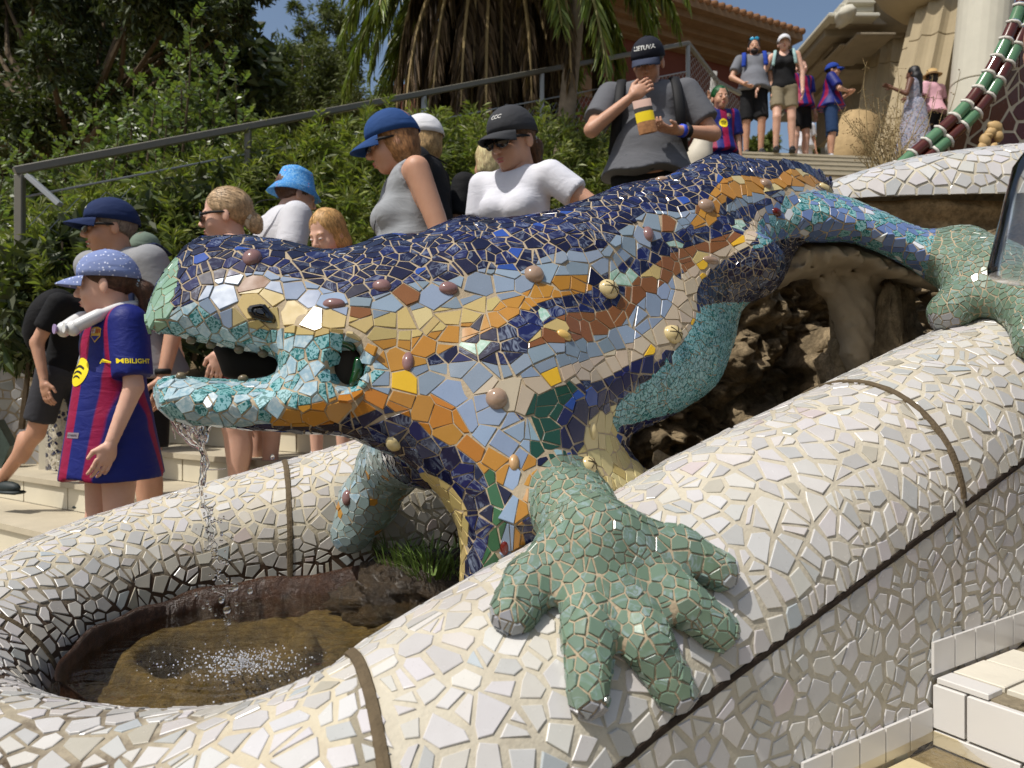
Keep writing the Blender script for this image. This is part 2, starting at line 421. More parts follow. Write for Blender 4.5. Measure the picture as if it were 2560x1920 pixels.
# ================================================================= white mosaic parapet
# centre line of the parapet: x, y, z of its crest; a U that wraps round the basin
WD = np.array((.848, .530)); WN = np.array((.530, -.848)); W0 = np.array((.26, .94))   # stair-side wall: direction, outward normal, a point
def arm(t, u=.21): p = W0 + WD * t - WN * u; return (p[0], p[1], 1.11 + .302 * t + .215)
PATH = [(.1, 2.75, 1.52), (-.16, 2.45, 1.43), (-.42, 2.26, 1.345), (-.80, 2.10, 1.235), (-1.05, 1.85, 1.16), (-1.10, 1.50, 1.10), (-.98, 1.18, 1.075), (-.72, .99, 1.07), (-.46, .93, 1.085), arm(-.42), arm(-.1), arm(.3), arm(.7), arm(1.1), arm(1.6), arm(2.4)]
LS = spline(PATH, 300); LT = np.gradient(LS, axis=0); LT /= np.linalg.norm(LT[:, :2], axis=1)[:, None]
LARC = np.concatenate(([0], np.cumsum(np.linalg.norm(np.diff(LS[:, :2], axis=0), axis=1))))
RT = .212
# profile across: angle over the half round, from the pool side (-) to the stair side (+), then down the walls
prof = [(-RT, -.62), (-RT, -.45), (-RT, -.33), (-RT, -.27)] + [(-RT * math.cos(a), RT * math.sin(a) - RT) for a in np.linspace(0, math.pi, 22)] + [(RT, -.26), (RT, -.30), (RT, -.345), (RT, -.39), (RT, -.46), (RT, -.55), (RT, -.65), (RT, -.78), (RT, -.95), (RT, -1.2)]
prof = np.array(prof); PL = np.concatenate(([0], np.cumsum(np.linalg.norm(np.diff(prof, axis=0), axis=1))))
nP = len(prof); LV = np.zeros((len(LS), nP, 3))
for i in range(len(LS)):
    nrm = np.array((LT[i, 1], -LT[i, 0])) / np.hypot(LT[i, 0], LT[i, 1])
    # stair-side (right-hand when walking the path from the far arm) is the outside of the U on both arms
    for j, (u, h) in enumerate(prof):
        q = LS[i, :2] + nrm * u * 1.0
        dip = np.interp(LS[i, 0], [-.62, -.46, -.21, -.06, .06, .32], [0, .012, .052, .044, .034, 0]) if LS[i, 1] < 1.4 else 0
        LV[i, j] = (q[0], q[1], LS[i, 2] + h - dip * min(max((h + RT) / RT, 0), 1))
LQ = np.array([(i * nP + j, (i + 1) * nP + j, (i + 1) * nP + j + 1, i * nP + j + 1) for i in range(len(LS) - 1) for j in range(nP - 1)])
LVf = LV.reshape(-1, 3)
mid = (LVf[LQ].mean(1) * [1, 1, 0]).mean(0)
LN = vnormals(LVf, LQ)
if LN.reshape(len(LS), nP, 3)[150, 4 + 11, 2] < 0: LQ = LQ[:, ::-1].copy(); LN = -LN
L_BVH = BVHTree.FromPolygons([tuple(v) for v in LVf], [tuple(map(int, q)) for q in LQ])
def cast(bvh, px, py):
    d = Vector(at(px, py, 1.0)) - Vector((0, 0, CAMZ)); h = bvh.ray_cast(Vector((0, 0, CAMZ)), d.normalized())
    return (np.array(h[0]), np.array(h[1])) if h[0] is not None else (None, None)
def arc_of(px, py):
    p, n = cast(L_BVH, px, py); j = np.argmin(np.linalg.norm(LS[:, :2] - p[:2], axis=1)); return LARC[j]
J1 = arc_of(960, 1760); J2 = arc_of(2290, 1030); J0 = arc_of(730, 1290); JL = arc_of(90, 1600)
JOINTS = sorted([J0, JL, J1, J2]); GRV = [PL[25], PL[31]]     # expansion joints across, grooves along (profile length)
print('joints', JOINTS, 'len', LARC[-1])
def lpoint(s, q):
    i = np.interp(s, LARC, np.arange(len(LS))); j = np.interp(q, PL, np.arange(nP)); i0 = min(int(i), len(LS) - 2); j0 = min(int(j), nP - 2); a, b = i - i0, j - j0
    G = LV; N_ = LN.reshape(len(LS), nP, 3); f = lambda X: X[i0, j0] * (1 - a) * (1 - b) + X[i0 + 1, j0] * a * (1 - b) + X[i0, j0 + 1] * (1 - a) * b + X[i0 + 1, j0 + 1] * a * b
    n = f(N_); return f(G), n / np.linalg.norm(n)
grid_kd = kdtree.KDTree(len(LVf))
for i, v in enumerate(LVf): grid_kd.insert(v, i)
grid_kd.balance()
def lparam(p):
    best = grid_kd.find(p)[1]; i, j = divmod(best, nP)
    s = LARC[i] + float((p - LV[i, j])[:2] @ LT[i, :2]); 
    jn = min(j + 1, nP - 1); jp = max(j - 1, 0); d = LV[i, jn] - LV[i, jp]; L = np.linalg.norm(d); q = PL[j] + float((p - LV[i, j]) @ d) / L
    return s, q
fx = []; fn_ = []
for g in GRV:
    for s in np.arange(LARC[0] + .02, LARC[-1] - .02, .036):
        s2 = s + random.uniform(-.005, .005)
        for dq in (-.02, .02):
            p, n = lpoint(s2, g + dq); fx.append(p); fn_.append(n)
for J in JOINTS:
    for q in np.arange(.02, PL[-1] - .02, .036):
        for ds in (-.022, .022):
            p, n = lpoint(J + ds, q + random.uniform(-.004, .004)); fx.append(p); fn_.append(n)
def l_rad(p): return np.full(len(p), .0285) * np.where(p[:, 1] > 1.6, 1.0, 1.0)
LP, LNn = scatter(LVf, LQ, LN, l_rad, (np.array(fx), np.array(fn_)), keep=lambda c: ((c[:, 2] > .55)).astype(float))
par = np.array([lparam(p) for p in LP]); sec = np.searchsorted(JOINTS, par[:, 0]); band = np.searchsorted(GRV, par[:, 1])
ids = sec * 10 + band
tl = voronoi_tiles(LP, LNn, ids, .0034, .010, .34, .36, np.full(len(LP), .027))
WHITE = [s2l(c) * .72 for c in ((234, 232, 229), (230, 229, 227), (224, 222, 220), (236, 233, 227), (214, 213, 210), (230, 227, 228), (206, 207, 205), (226, 223, 215))]
def white_col(t):
    c = vary(random.choice(WHITE), .05); r = random.random()
    if r < .015: c = s2l((205, 214, 218)) * .72
    elif r < .03: c = s2l((226, 214, 214)) * .72
    elif r < .05: c = s2l((204, 199, 184)) * .72
    s, q = par[t[5]]
    if q < PL[9] and s < J1 + .2: c = c * random.uniform(.72, .95) * np.array((1, .97, .9))    # limescale and grime on the pool side
    return c * np.array((1, .99, .97)), 0
SECN = ['farthest length of white mosaic parapet running up behind the lizard neck', 'white mosaic parapet curving behind the basin below the girl', 'white mosaic rim wrapping round the near side of the basin',
        'long white mosaic parapet under the green front paw', 'upper end of the white mosaic parapet under the rear foot']
def strip(bounds, off, width, name, mat, parent, along, lo, hi, step=.02, thick=.004):
    """a shallow cord laid in a groove"""
    pts = []
    for x in np.arange(lo, hi, step):
        p, n = lpoint(x, bounds) if along else lpoint(bounds, x); pts.append((p, n))
    V = []; F = []
    for k, (p, n) in enumerate(pts):
        tq = pts[min(k + 1, len(pts) - 1)][0] - pts[max(k - 1, 0)][0]; tq = tq / np.linalg.norm(tq); b = np.cross(n, tq)
        for (x, z) in ((-.5, -.003), (-.38, off), (0, off * 1.25), (.38, off), (.5, -.003)):
            V.append(p + b * width * x + n * (z + .0006 * random.random()))
    for k in range(len(pts) - 1):
        for j in range(4): a = k * 5 + j; F.append((a, a + 5, a + 6, a + 1))
    return mesh(name, V, F, mat, parent)
edges = [LARC[0]] + JOINTS + [LARC[-1]]
for s_ in range(5):
    i0 = np.searchsorted(LARC, edges[s_]); i1 = min(np.searchsorted(LARC, edges[s_ + 1]), len(LS) - 1)
    i0 = max(i0 - 1, 0) if s_ else 0
    V = LV[i0:i1 + 1].reshape(-1, 3); m = i1 + 1 - i0
    Q = np.array([(i * nP + j, (i + 1) * nP + j, (i + 1) * nP + j + 1, i * nP + j + 1) for i in range(m - 1) for j in range(nP - 1)])
    if (LQ[0] != np.array((0, nP, nP + 1, 1))).any(): Q = Q[:, ::-1].copy()
    mi_ = (i0 + i1) // 2; root = empty('mosaic_parapet', (LS[mi_, 0], LS[mi_, 1], .3), label=SECN[s_], cat='parapet', group='sections of white mosaic parapet round the fountain')
    mesh('mortar_bed', V, Q, M_MORT if s_ > 2 else M_MORT_B, root, smooth=True)
    sub = [t for t in tl if sec[t[5]] == s_]
    lay_tiles(root, sub, white_col, nmax=290, h=.0017, tilt=.016, bev=.0008)
    for g in GRV: strip(g, .0015, .012, 'groove', M_JOINT_D, root, True, edges[s_] + .006, edges[s_ + 1] - .006)
    if s_ < 4: strip(JOINTS[s_], .0036, .017, 'expansion_joint', M_JOINT, root, False, .3, GRV[0] if s_ >= 2 else PL[-1] - .1)
# ================================================================= the mosaic lizard
Z1 = lambda x, y: (340 + x / 2.765, 550 + y / 2.765)
Z2 = lambda x, y: (1000 + x / 2.765, 550 + y / 2.765)
Z3 = lambda x, y: (1500 + x / 2.0755, 350 + y / 2.0755)
ZA = lambda x, y: (900 + x / 1.843, 1000 + y / 1.843)
def raster(poly, step, w=2720, h=2000, x0=-40, y0=-40):
    """inside test on a grid"""
    xs = np.arange(x0, w, step); ys = np.arange(y0, h, step); X, Y = np.meshgrid(xs, ys); ins = np.zeros(X.shape, bool); P = np.asarray(poly, float)
    for i in range(len(P)):
        (xa, ya), (xb, yb) = P[i], P[(i + 1) % len(P)]
        if ya == yb: continue
        c = ((ya > Y) != (yb > Y)) & (X < (xb - xa) * (Y - ya) / (yb - ya) + xa); ins ^= c
    return xs, ys, ins
def smooth_poly(P, n=3):
    P = np.asarray(P, float)
    for _ in range(n):
        Q = np.roll(P, -1, 0); P = np.stack((P * .75 + Q * .25, P * .25 + Q * .75), 1).reshape(-1, 2)
    return P
def dist_map(poly, step=6):
    xs, ys, ins = raster(poly, step); X, Y = np.meshgrid(xs, ys); D = np.full(X.shape, 1e9); P = np.asarray(poly, float)
    for i in range(len(P)):
        a, b = P[i], P[(i + 1) % len(P)]; ba = b - a; L = max(ba @ ba, 1e-9)
        t = np.clip(((X - a[0]) * ba[0] + (Y - a[1]) * ba[1]) / L, 0, 1); D = np.minimum(D, (X - a[0] - t * ba[0]) ** 2 + (Y - a[1] - t * ba[1]) ** 2)
    D = np.sqrt(D); return xs, ys, np.where(ins, D, -D)
def slab(S, poly, Ym, T, D, k=.03, smooth=2):
    """round-edged solid: traced outline standing at its own distance Ym(px,py) with half thickness T"""
    poly = smooth_poly(poly, smooth); xs, ys, dm = dist_map(poly); P = np.asarray(poly)
    X, Y, Z = np.meshgrid(*S.ax, indexing='ij', sparse=True)
    U = CX + X / Y * FPX + 0 * Z; V = CY - (Z - CAMZ) / Y * FPX + 0 * X
    m = (U > P[:, 0].min() - 60) & (U < P[:, 0].max() + 60) & (V > P[:, 1].min() - 60) & (V < P[:, 1].max() + 60)
    I = np.nonzero(m); u = U[I]; v = V[I]; y = S.ax[1][I[1]]
    fu = np.clip((u - xs[0]) / 6, 0, len(xs) - 1.01); fv = np.clip((v - ys[0]) / 6, 0, len(ys) - 1.01); iu = fu.astype(int); iv = fv.astype(int); a = fu - iu; b = fv - iv
    d = dm[iv, iu] * (1 - a) * (1 - b) + dm[iv, iu + 1] * a * (1 - b) + dm[iv + 1, iu] * (1 - a) * b + dm[iv + 1, iu + 1] * a * b
    ym = Ym(u, v); d = d * ym / FPX; wd = y - ym; Tt = T(u, v) if callable(T) else T; Dd = D(u, v) if callable(D) else D
    e = np.maximum(Dd - d, 0) / Dd; k0 = np.sqrt(e * e + (wd / Tt) ** 2)
    F = np.where(d >= Dd, np.abs(wd) - Tt, (k0 - 1) * np.minimum(Dd, Tt))
    ok = np.abs(wd) < .45; I = tuple(i[ok] for i in I); S.F[I] = smin(S.F[I], F[ok], k)
BODY = [(353, 821), (387, 713), (438, 644), (470, 606), (499, 593), (593, 588), (702, 597), (810, 626), (882, 619), (955, 588), (1000, 586), (1041, 588), (1108, 555), (1157, 538), (1217, 548), (1250, 544), (1320, 538), (1389, 524), (1450, 505), (1505, 484), (1551, 461), (1655, 447), (1690, 430), (1724, 413), (1765, 394), (1805, 380), (1840, 382), (1875, 393), (1920, 386), (1968, 378), (2010, 388), (2040, 405), (2068, 440), (2085, 480), (2060, 540), (2000, 590), (1985, 640), (1955, 715), (1905, 745), (1862, 760), (1845, 800), (1838, 850), (1812, 930), (1770, 985), (1700, 1030), (1630, 1060), (1575, 1088), (1572, 1115), (1592, 1155), (1650, 1205), (1580, 1330), (1440, 1420), (1300, 1480), (1148, 1560), (1155, 1380), (1144, 1309), (1117, 1255), (1063, 1201), (1008, 1152), (955, 1130), (882, 1095), (828, 1086), (702, 1078), (593, 1070), (448, 1056), (408, 1038), (392, 1010), (388, 984), (396, 955), (430, 940), (500, 945), (600, 949), (690, 938), (702, 915), (694, 892), (640, 877), (560, 866), (470, 846), (400, 833)]
THIGH = [(1900, 560), (1948, 509), (1982, 490), (2054, 480), (2126, 493), (2199, 526), (2271, 560), (2343, 589), (2440, 611), (2526, 618), (2620, 640), (2640, 720), (2560, 775), (2480, 770), (2415, 735), (2343, 707), (2271, 668), (2199, 630), (2126, 604), (2054, 607), (1991, 600), (1934, 620)]
def Ybody(u, v): return np.interp(u, [350, 900, 1400, 1800, 2080], [1.34, 1.40, 1.50, 1.70, 1.93]) + .00034 * (800 - np.clip(v, 300, 1300))
def Tbody(u, v): return np.interp(u, [350, 600, 900, 1300, 2000], [.07, .105, .135, .155, .15])
H = .0085
S = SDF((-.72, .70, .90), (1.48, 2.14, 2.05), H)
slab(S, BODY, Ybody, Tbody, lambda u, v: np.interp(u, [350, 700, 1200], [.075, .10, .14]), .02)
slab(S, THIGH, lambda u, v: np.interp(u, [1900, 2100, 2300, 2500], [1.86, 1.90, 1.88, 1.80]) + 0 * v, .105, .075, .05)
# far foreleg that reaches the back parapet
fl = [at(1090, 1110, 1.62), at(1020, 1120, 1.80), at(975, 1165, 1.93), at(925, 1250, 1.98), at(880, 1330, 1.97)]
for a, b, ra, rb in zip(fl[:-1], fl[1:], (.10, .085, .075, .07), (.085, .075, .07, .055)): S.cap(a, b, ra, rb, .04)
# front paw: bones laid over the parapet
def on_ledge(px, py, lift):
    p, n = cast(L_BVH, px, py); return p + n * lift
wr = on_ledge(1452, 1335, .040); el = at(1412, 1225, 1.29); sh = at(1400, 1195, 1.44)
palm = on_ledge(1490, 1415, .034)
S.cap(sh, el, .040, .036, .03); S.cap(el, wr, .036, .052, .03); S.cap(wr, palm, .052, .050, .04)
S.cap(palm, on_ledge(1575, 1410, .03), .05, .038, .04); S.cap(palm, on_ledge(1420, 1430, .03), .05, .036, .04)
CLAWS = []
FING = [((1425, 1420), (1335, 1490), (1284, 1556), .033, .029), ((1465, 1470), (1462, 1610), (1456, 1745), .031, .026), ((1530, 1480), (1600, 1610), (1668, 1724), .031, .025), ((1590, 1440), (1690, 1520), (1784, 1580), .030, .026), ((1590, 1385), (1690, 1398), (1784, 1438), .031, .026)]
for a, b, c, ra, rb in FING:
    A = on_ledge(*a, .024); B = on_ledge(*b, ra * .62); C_ = on_ledge(*c, rb * .5)
    S.cap(A, B, ra, (ra + rb) / 2 + .002, .022); S.cap(B, C_, (ra + rb) / 2 + .002, rb, .012); CLAWS.append((C_ + (C_ - B) / np.linalg.norm(C_ - B) * rb * .7, rb))
# rear foot
f0 = at(2470, 700, 1.74); t1 = on_ledge(2385, 815, .035)
S.cap(at(2400, 640, 1.84), f0, .075, .075, .05); S.cap(f0, t1, .062, .046, .03)
S.cap(f0, on_ledge(2590, 850, .05), .07, .055, .04); S.cap(on_ledge(2560, 800, .05), on_ledge(2560, 890, .03), .05, .035, .03); S.cap(f0, at(2620, 760, 1.7), .08, .07, .05)
CLAWS.append((t1 + (t1 - f0) / np.linalg.norm(t1 - f0) * .02 - np.array((0, 0, .02)), .045))
# shoulder, cheek and flank swellings
S.ell(at(1300, 980, 1.34), (.10, .08, .12), None, .09); pass
S.ell(at(830, 900, 1.29), (.07, .045, .07), None, .06);  S.ell(at(1850, 660, 1.68), (.10, .07, .07), None, .06)
S.ell(at(1400, 640, 1.52), (.10, .06, .04), None, .06)
S.ell(at(861, 915, 1.215), (.033, .075, .042), None, .008, carve=True)
X, Y, Z = np.meshgrid(*S.ax, indexing='ij', sparse=True)
S.F = S.F + .0018 * (np.sin(X * 19 + Z * 9) * np.sin(Z * 23 + Y * 11) + .6 * np.sin(X * 41 + 2) * np.cos(Z * 37 - X * 17))
BV, BQ = S.mesh()
for _ in range(2):                                   # relax the net a little
    acc = np.zeros_like(BV); n_ = np.zeros(len(BV))
    for k in range(4):
        np.add.at(acc, BQ[:, k], BV[BQ[:, (k + 1) % 4]] + BV[BQ[:, (k + 3) % 4]]); np.add.at(n_, BQ[:, k], 2)
    BV = BV * .5 + .5 * acc / np.maximum(n_, 1)[:, None]
BN = vnormals(BV, BQ)
C0 = BV.mean(0)
if ((BV - C0) * BN).sum() < 0: BQ = BQ[:, ::-1].copy(); BN = -BN
B_BVH = BVHTree.FromPolygons([tuple(v) for v in BV], [tuple(map(int, q)) for q in BQ])
print('lizard verts', len(BV))
# ---- colour plan of the flank (same on both flanks: looked up along the width of the body)
NAVY, SNOUT, LBLUE, YEL, ORG, MID, BRN, LB2, BEI, GRN, IND, TURQ, LYEL, HIP, THG, JAW, OJ, OC, DBC, YC, GS, OS, PAW, MINT, NECK, FARL = range(26)
z1 = lambda *p: [Z1(*q) for q in p]
z2 = lambda *p: [Z2(*q) for q in p]
z3 = lambda *p: [Z3(*q) for q in p]
za = lambda *p: [ZA(*q) for q in p]
PLAN = [
 (JAW, z1((0, 800), (205, 760), (245, 610), (330, 590), (430, 545), (480, 650), (650, 700), (740, 740), (1000, 770), (1230, 810), (1390, 770), (1510, 825), (1640, 950), (1750, 1020), (1590, 1160), (1400, 1230), (1200, 1275), (1020, 1310), (940, 1350), (900, 1410), (0, 1500))),
 (LBLUE, z1((425, 545), (480, 455), (560, 400), (740, 365), (900, 350), (1120, 400), (1350, 490), (1550, 545), (1750, 500)) + z2((0, 445), (150, 415), (270, 425), (430, 375), (560, 325), (740, 345), (860, 350), (930, 290), (1100, 200), (1300, 225), (1420, 180), (1560, 20)) + z3((130, 450), (180, 405), (240, 365), (380, 370), (440, 368), (520, 350), (560, 320), (620, 400), (440, 470), (350, 495), (230, 540), (130, 620), (50, 690), (0, 700)) + z2((1850, 110), (1720, 150), (1600, 230), (1480, 340), (1420, 385), (1130, 375), (960, 430), (830, 520), (720, 535), (540, 525), (450, 590), (320, 610), (0, 610)) + z1((1900, 605), (1750, 640), (1620, 690), (1500, 680), (1300, 600), (1200, 600), (1090, 560), (960, 490), (820, 470), (700, 520), (650, 600), (650, 700), (480, 650))),
 (LBLUE, z3((640, 350), (700, 300), (800, 280), (920, 275), (980, 235), (1080, 235), (1160, 260), (1150, 280), (1000, 290), (800, 330), (620, 400))),
 (YEL, z1((650, 600), (700, 520), (820, 470), (960, 490), (1090, 560), (1200, 600), (1300, 600), (1500, 680), (1620, 690), (1750, 640), (1900, 605)) + z2((0, 610), (320, 610), (450, 590), (540, 525), (720, 535), (640, 620), (500, 700), (300, 750), (60, 825), (0, 825)) + z1((1690, 825), (1510, 825), (1390, 765), (1230, 810), (1000, 770), (740, 740), (650, 700))),
 (ORG, z1((1510, 825), (1690, 825), (1820, 822)) + z2((60, 825), (300, 750), (500, 700), (640, 620), (720, 540), (840, 520), (900, 470), (1000, 410), (1130, 375), (1430, 385), (1400, 430), (1280, 500), (1100, 530), (970, 565), (910, 610), (720, 720), (500, 800), (450, 830), (300, 900), (120, 980)) + z1((1900, 1020), (1740, 1015), (1640, 950))),
 (MID, z2((120, 980), (300, 900), (450, 830), (500, 800), (720, 720), (910, 610), (970, 565), (1100, 530), (1280, 500), (1400, 430), (1560, 300), (1600, 230), (1720, 150), (1850, 110), (2050, 10)) + z3((440, 468), (600, 400), (780, 330), (900, 290), (1000, 290), (870, 330), (790, 400), (735, 475), (600, 500), (380, 590)) + z2((2212, 130), (2050, 160), (1900, 215), (1760, 300), (1650, 390), (1560, 470), (1540, 540), (1420, 630), (1200, 630), (1100, 660), (1000, 720), (900, 800), (880, 880), (830, 940), (690, 1010), (560, 970), (350, 975))),
 (MINT, z2((1430, 370), (1490, 330), (1560, 350), (1645, 385), (1600, 470), (1540, 475), (1500, 440))), (MINT, z2((1830, 125), (1990, 170), (1930, 200), (1850, 185))), (MINT, z2((940, 600), (985, 590), (1050, 680), (985, 720))), (MINT, z2((420, 850), (590, 790), (620, 900), (540, 910), (440, 905))), (MINT, z3((690, 425), (740, 400), (765, 430), (720, 470), (690, 460))),
 (BRN, z2((880, 890), (900, 800), (1000, 720), (1100, 660), (1200, 630), (1420, 630), (1540, 540), (1560, 470), (1650, 390), (1760, 300), (1900, 215), (2050, 160)) + z3((540, 525), (700, 470), (740, 478), (700, 530), (560, 590), (450, 640)) + z2((2100, 265), (1950, 350), (1820, 430), (1680, 530), (1620, 600), (1540, 720), (1400, 800), (1200, 830), (1000, 850))),
 (LB2, z1((1590, 1160), (1750, 1020), (1900, 1022)) + z2((130, 1025), (350, 975), (560, 970), (690, 1010), (830, 940), (880, 890), (1000, 850), (1200, 830), (1400, 800), (1540, 720), (1620, 600), (1680, 530), (1820, 430), (1900, 420), (1890, 520), (1850, 640), (1750, 740), (1560, 860), (1400, 930), (1200, 990), (1000, 1040), (850, 1100), (700, 1120), (530, 1090), (560, 1190), (700, 1310), (880, 1380), (925, 1430), (890, 1590)) + za((780, 240), (745, 300), (735, 400), (715, 520), (700, 700), (715, 800), (640, 830), (640, 640), (670, 560), (680, 470), (665, 380), (680, 300), (640, 225), (530, 180)) + z2((530, 1500), (440, 1400), (370, 1290), (280, 1210), (0, 1205)) + z1((1760, 1190), (1600, 1165))),
 (BEI, z2((530, 1090), (700, 1120), (850, 1100), (1000, 1040), (1200, 990), (1400, 930), (1560, 860), (1750, 740), (1850, 640), (1890, 520), (1900, 420), (1930, 380), (2060, 290)) + z3((560, 600), (640, 560), (760, 470), (800, 380), (880, 320), (980, 290), (1120, 278), (1020, 295), (940, 335), (870, 380), (830, 440), (800, 530), (640, 620), (545, 700), (500, 780), (500, 870), (490, 940), (440, 1030), (370, 1090)) + z2((1880, 900), (1680, 940), (1540, 1020), (1400, 1110), (1150, 1130), (970, 1190), (880, 1250), (880, 1370), (700, 1310), (560, 1190))),
 (GRN, z2((880, 1250), (970, 1190), (1150, 1130), (1230, 1140), (1150, 1270), (1090, 1320), (1090, 1450), (1130, 1560)) + za((930, 200), (960, 280), (870, 310), (860, 260), (780, 240)) + z2((890, 1590), (900, 1500), (880, 1380))),
 (IND, z2((1230, 1140), (1400, 1110), (1540, 1020), (1680, 940), (1880, 890), (1800, 1000), (1600, 1120), (1520, 1200), (1380, 1290), (1310, 1340), (1280, 1430), (1290, 1659)) + za((1030, 200), (960, 285), (930, 200)) + z2((1130, 1560), (1090, 1450), (1090, 1320), (1150, 1270))),
 (TURQ, z3((500, 870), (620, 830), (800, 825), (900, 800), (900, 1000), (740, 1250), (540, 1400), (420, 1420), (250, 1440), (120, 1480), (60, 1500), (75, 1380), (160, 1290), (270, 1230), (360, 1120), (440, 1030), (490, 940))),
 (LYEL, za((1190, 0), (1160, 80), (1165, 110), (1200, 220), (1330, 330), (1450, 400), (1250, 520), (1100, 500), (960, 300), (1040, 200), (1030, 100))),
 (HIP, z3((500, 865), (500, 760), (560, 690), (700, 620), (860, 540), (950, 505), (1080, 500), (1060, 640), (960, 790), (820, 840), (620, 835))),
 (DBC, z3((120, 1480), (420, 1400), (560, 1380), (560, 1450), (300, 1450), (200, 1520), (230, 1659), (180, 1659), (100, 1560))),
 (OJ, z1((880, 1420), (930, 1370), (1020, 1310), (1300, 1245), (1500, 1185), (1600, 1165), (1760, 1190), (1750, 1310), (1550, 1330), (1400, 1400), (1100, 1420))),
 (OC, z1((1760, 1200), (2000, 1205)) + z2((280, 1210), (370, 1290), (440, 1400), (530, 1500)) + za((530, 180), (640, 225), (680, 300), (665, 360), (600, 340), (540, 300), (480, 240), (330, 170), (250, 80), (150, 55)) + z1((1760, 1310))),
 (DBC, z1((1300, 1480), (1550, 1330), (1760, 1310)) + za((150, 52), (250, 80), (330, 170), (480, 240), (550, 300), (600, 420), (612, 560), (560, 760), (520, 930), (465, 960), (480, 780), (495, 680), (500, 560), (480, 470), (400, 370), (290, 330), (190, 230), (60, 200), (-60, 160))),
 (YC, za((290, 330), (400, 370), (480, 470), (500, 560), (495, 680), (480, 780), (468, 960), (440, 930), (440, 560), (350, 420), (260, 330))),
 (GS, za((550, 300), (610, 330), (650, 450), (680, 560), (640, 640), (640, 830), (530, 900), (520, 900), (560, 760), (612, 560), (600, 420))),
 (OS, za((780, 240), (860, 260), (870, 300), (800, 420), (740, 540), (765, 720), (715, 800), (700, 700), (715, 520), (735, 400), (745, 300))),
 (SNOUT, z1((0, 780), (35, 750), (130, 450), (270, 240), (295, 300), (285, 400), (245, 610), (205, 765))),
 (ORG, z3((440, 468), (520, 350), (560, 300), (610, 215), (700, 175), (800, 190), (900, 205), (960, 150), (1040, 145), (1120, 200), (1180, 245), (1080, 240), (980, 235), (900, 270), (800, 275), (700, 298), (620, 330), (620, 400), (560, 440))),
]
MS = 3; LAB = None
for lab, poly in PLAN:
    xs_, ys_, ins = raster(smooth_poly(poly, 1), MS)
    if LAB is None: LAB = np.zeros(ins.shape, np.int16)
    LAB[ins] = lab
ARM_A, ARM_B = at(1395, 1150, 1.40), wr
def seg_d(p, a, b):
    ba = b - a; t = np.clip(((p - a) @ ba) / (ba @ ba), 0, 1); return np.linalg.norm(p - a - t[..., None] * ba, axis=-1)
PAWPTS = [(el, wr, .066), (wr, palm, .085), (palm, on_ledge(1590, 1430, .03), .07)] + [(on_ledge(*a, .024), on_ledge(*b, .025), .056) for a, b, c, ra, rb in FING] + [(on_ledge(*b, .025), on_ledge(*c, .02), .056) for a, b, c, ra, rb in FING]
def label(P):
    P = np.atleast_2d(P); q = proj(P); i = np.clip(((q[:, 0] - xs_[0]) / MS).astype(int), 0, LAB.shape[1] - 1); j = np.clip(((q[:, 1] - ys_[0]) / MS).astype(int), 0, LAB.shape[0] - 1)
    L = LAB[j, i].copy()
    fr = seg_d(P, fl[0] + (fl[1] - fl[0]) * .5, fl[2]) ; fr2 = seg_d(P, fl[2], fl[4]); L[((fr < .11) | (fr2 < .1)) & (P[:, 1] > 1.68) & (q[:, 0] < 1120)] = FARL
    th = (q[:, 0] > 1893) & (q[:, 1] > np.interp(q[:, 0], [1893, 1925, 1950, 1990, 2050, 2100], [560, 520, 500, 488, 478, 470])) & (P[:, 1] > 1.6); L[th & (LAB[j, i] != HIP) & (LAB[j, i] != ORG)] = THG
    L[(q[:, 0] > 2335 + (q[:, 1] - 600) * -.25) & (P[:, 1] > 1.4)] = PAW
    for a, b, r in PAWPTS: L[(seg_d(P, a, b) < r) & (P[:, 1] < 1.42)] = PAW
    return L
SIZE = {NAVY: .0215, SNOUT: .019, LBLUE: .034, YEL: .031, ORG: .029, MID: .024, BRN: .028, LB2: .033, BEI: .029, GRN: .027, IND: .030, TURQ: .0132, LYEL: .026, HIP: .0125, THG: .0185, JAW: .0195, OJ: .031, OC: .033, DBC: .025, YC: .023, GS: .027, OS: .025, PAW: .0125, MINT: .022, NECK: .02, FARL: .018}
GAP = {NAVY: .0026, LBLUE: .0013, YEL: .0013, ORG: .0012, BRN: .0012, LB2: .0013, BEI: .0014, TURQ: .0009, HIP: .0018, THG: .0017, PAW: .0017, JAW: .0018, IND: .0017}
SPL = {NAVY: .42, MID: .3, PAW: .18, THG: .2, TURQ: .3, HIP: .35, GRN: .4, DBC: .4}
def b_rad(p):
    p = np.atleast_2d(p); L = label(p); q = proj(p); r = np.array([SIZE[int(l)] for l in L])
    return np.where((L == NAVY) & (q[:, 0] > 1500), r * .85, r) * np.where((L == LYEL) & (q[:, 1] > 1200), .6, 1)
KNOBS = [(631, 646, 24, 28, 0), (955, 716, 24, 19, 0), (835, 760, 29, 16, 0), (1121, 722, 25, 18, 0), (1020, 904, 15, 26, 0), (1335, 687, 26, 24, 1), (1620, 586, 15, 22, 0), (1521, 724, 29, 26, 2), (1410, 839, 23, 14, 3), (1776, 651, 25, 10, 1), (1682, 836, 29, 23, 2), (1242, 997, 28, 27, 1), (1481, 1078, 13, 22, 2), (1765, 516, 23, 20, 1), (1914, 461, 18, 15, 1), (2064, 474, 26, 14, 2), (1654, 449, 17, 10, 1), (1941, 531, 17, 11, 4), (984, 1108, 20, 24, 2), (1285, 1157, 14, 22, 5), (1261, 1369, 11, 19, 4), (1472, 1163, 24, 22, 2), (868, 1245, 14, 20, 0)]
kn = [(cast(B_BVH, k[0], k[1]), k) for k in KNOBS]
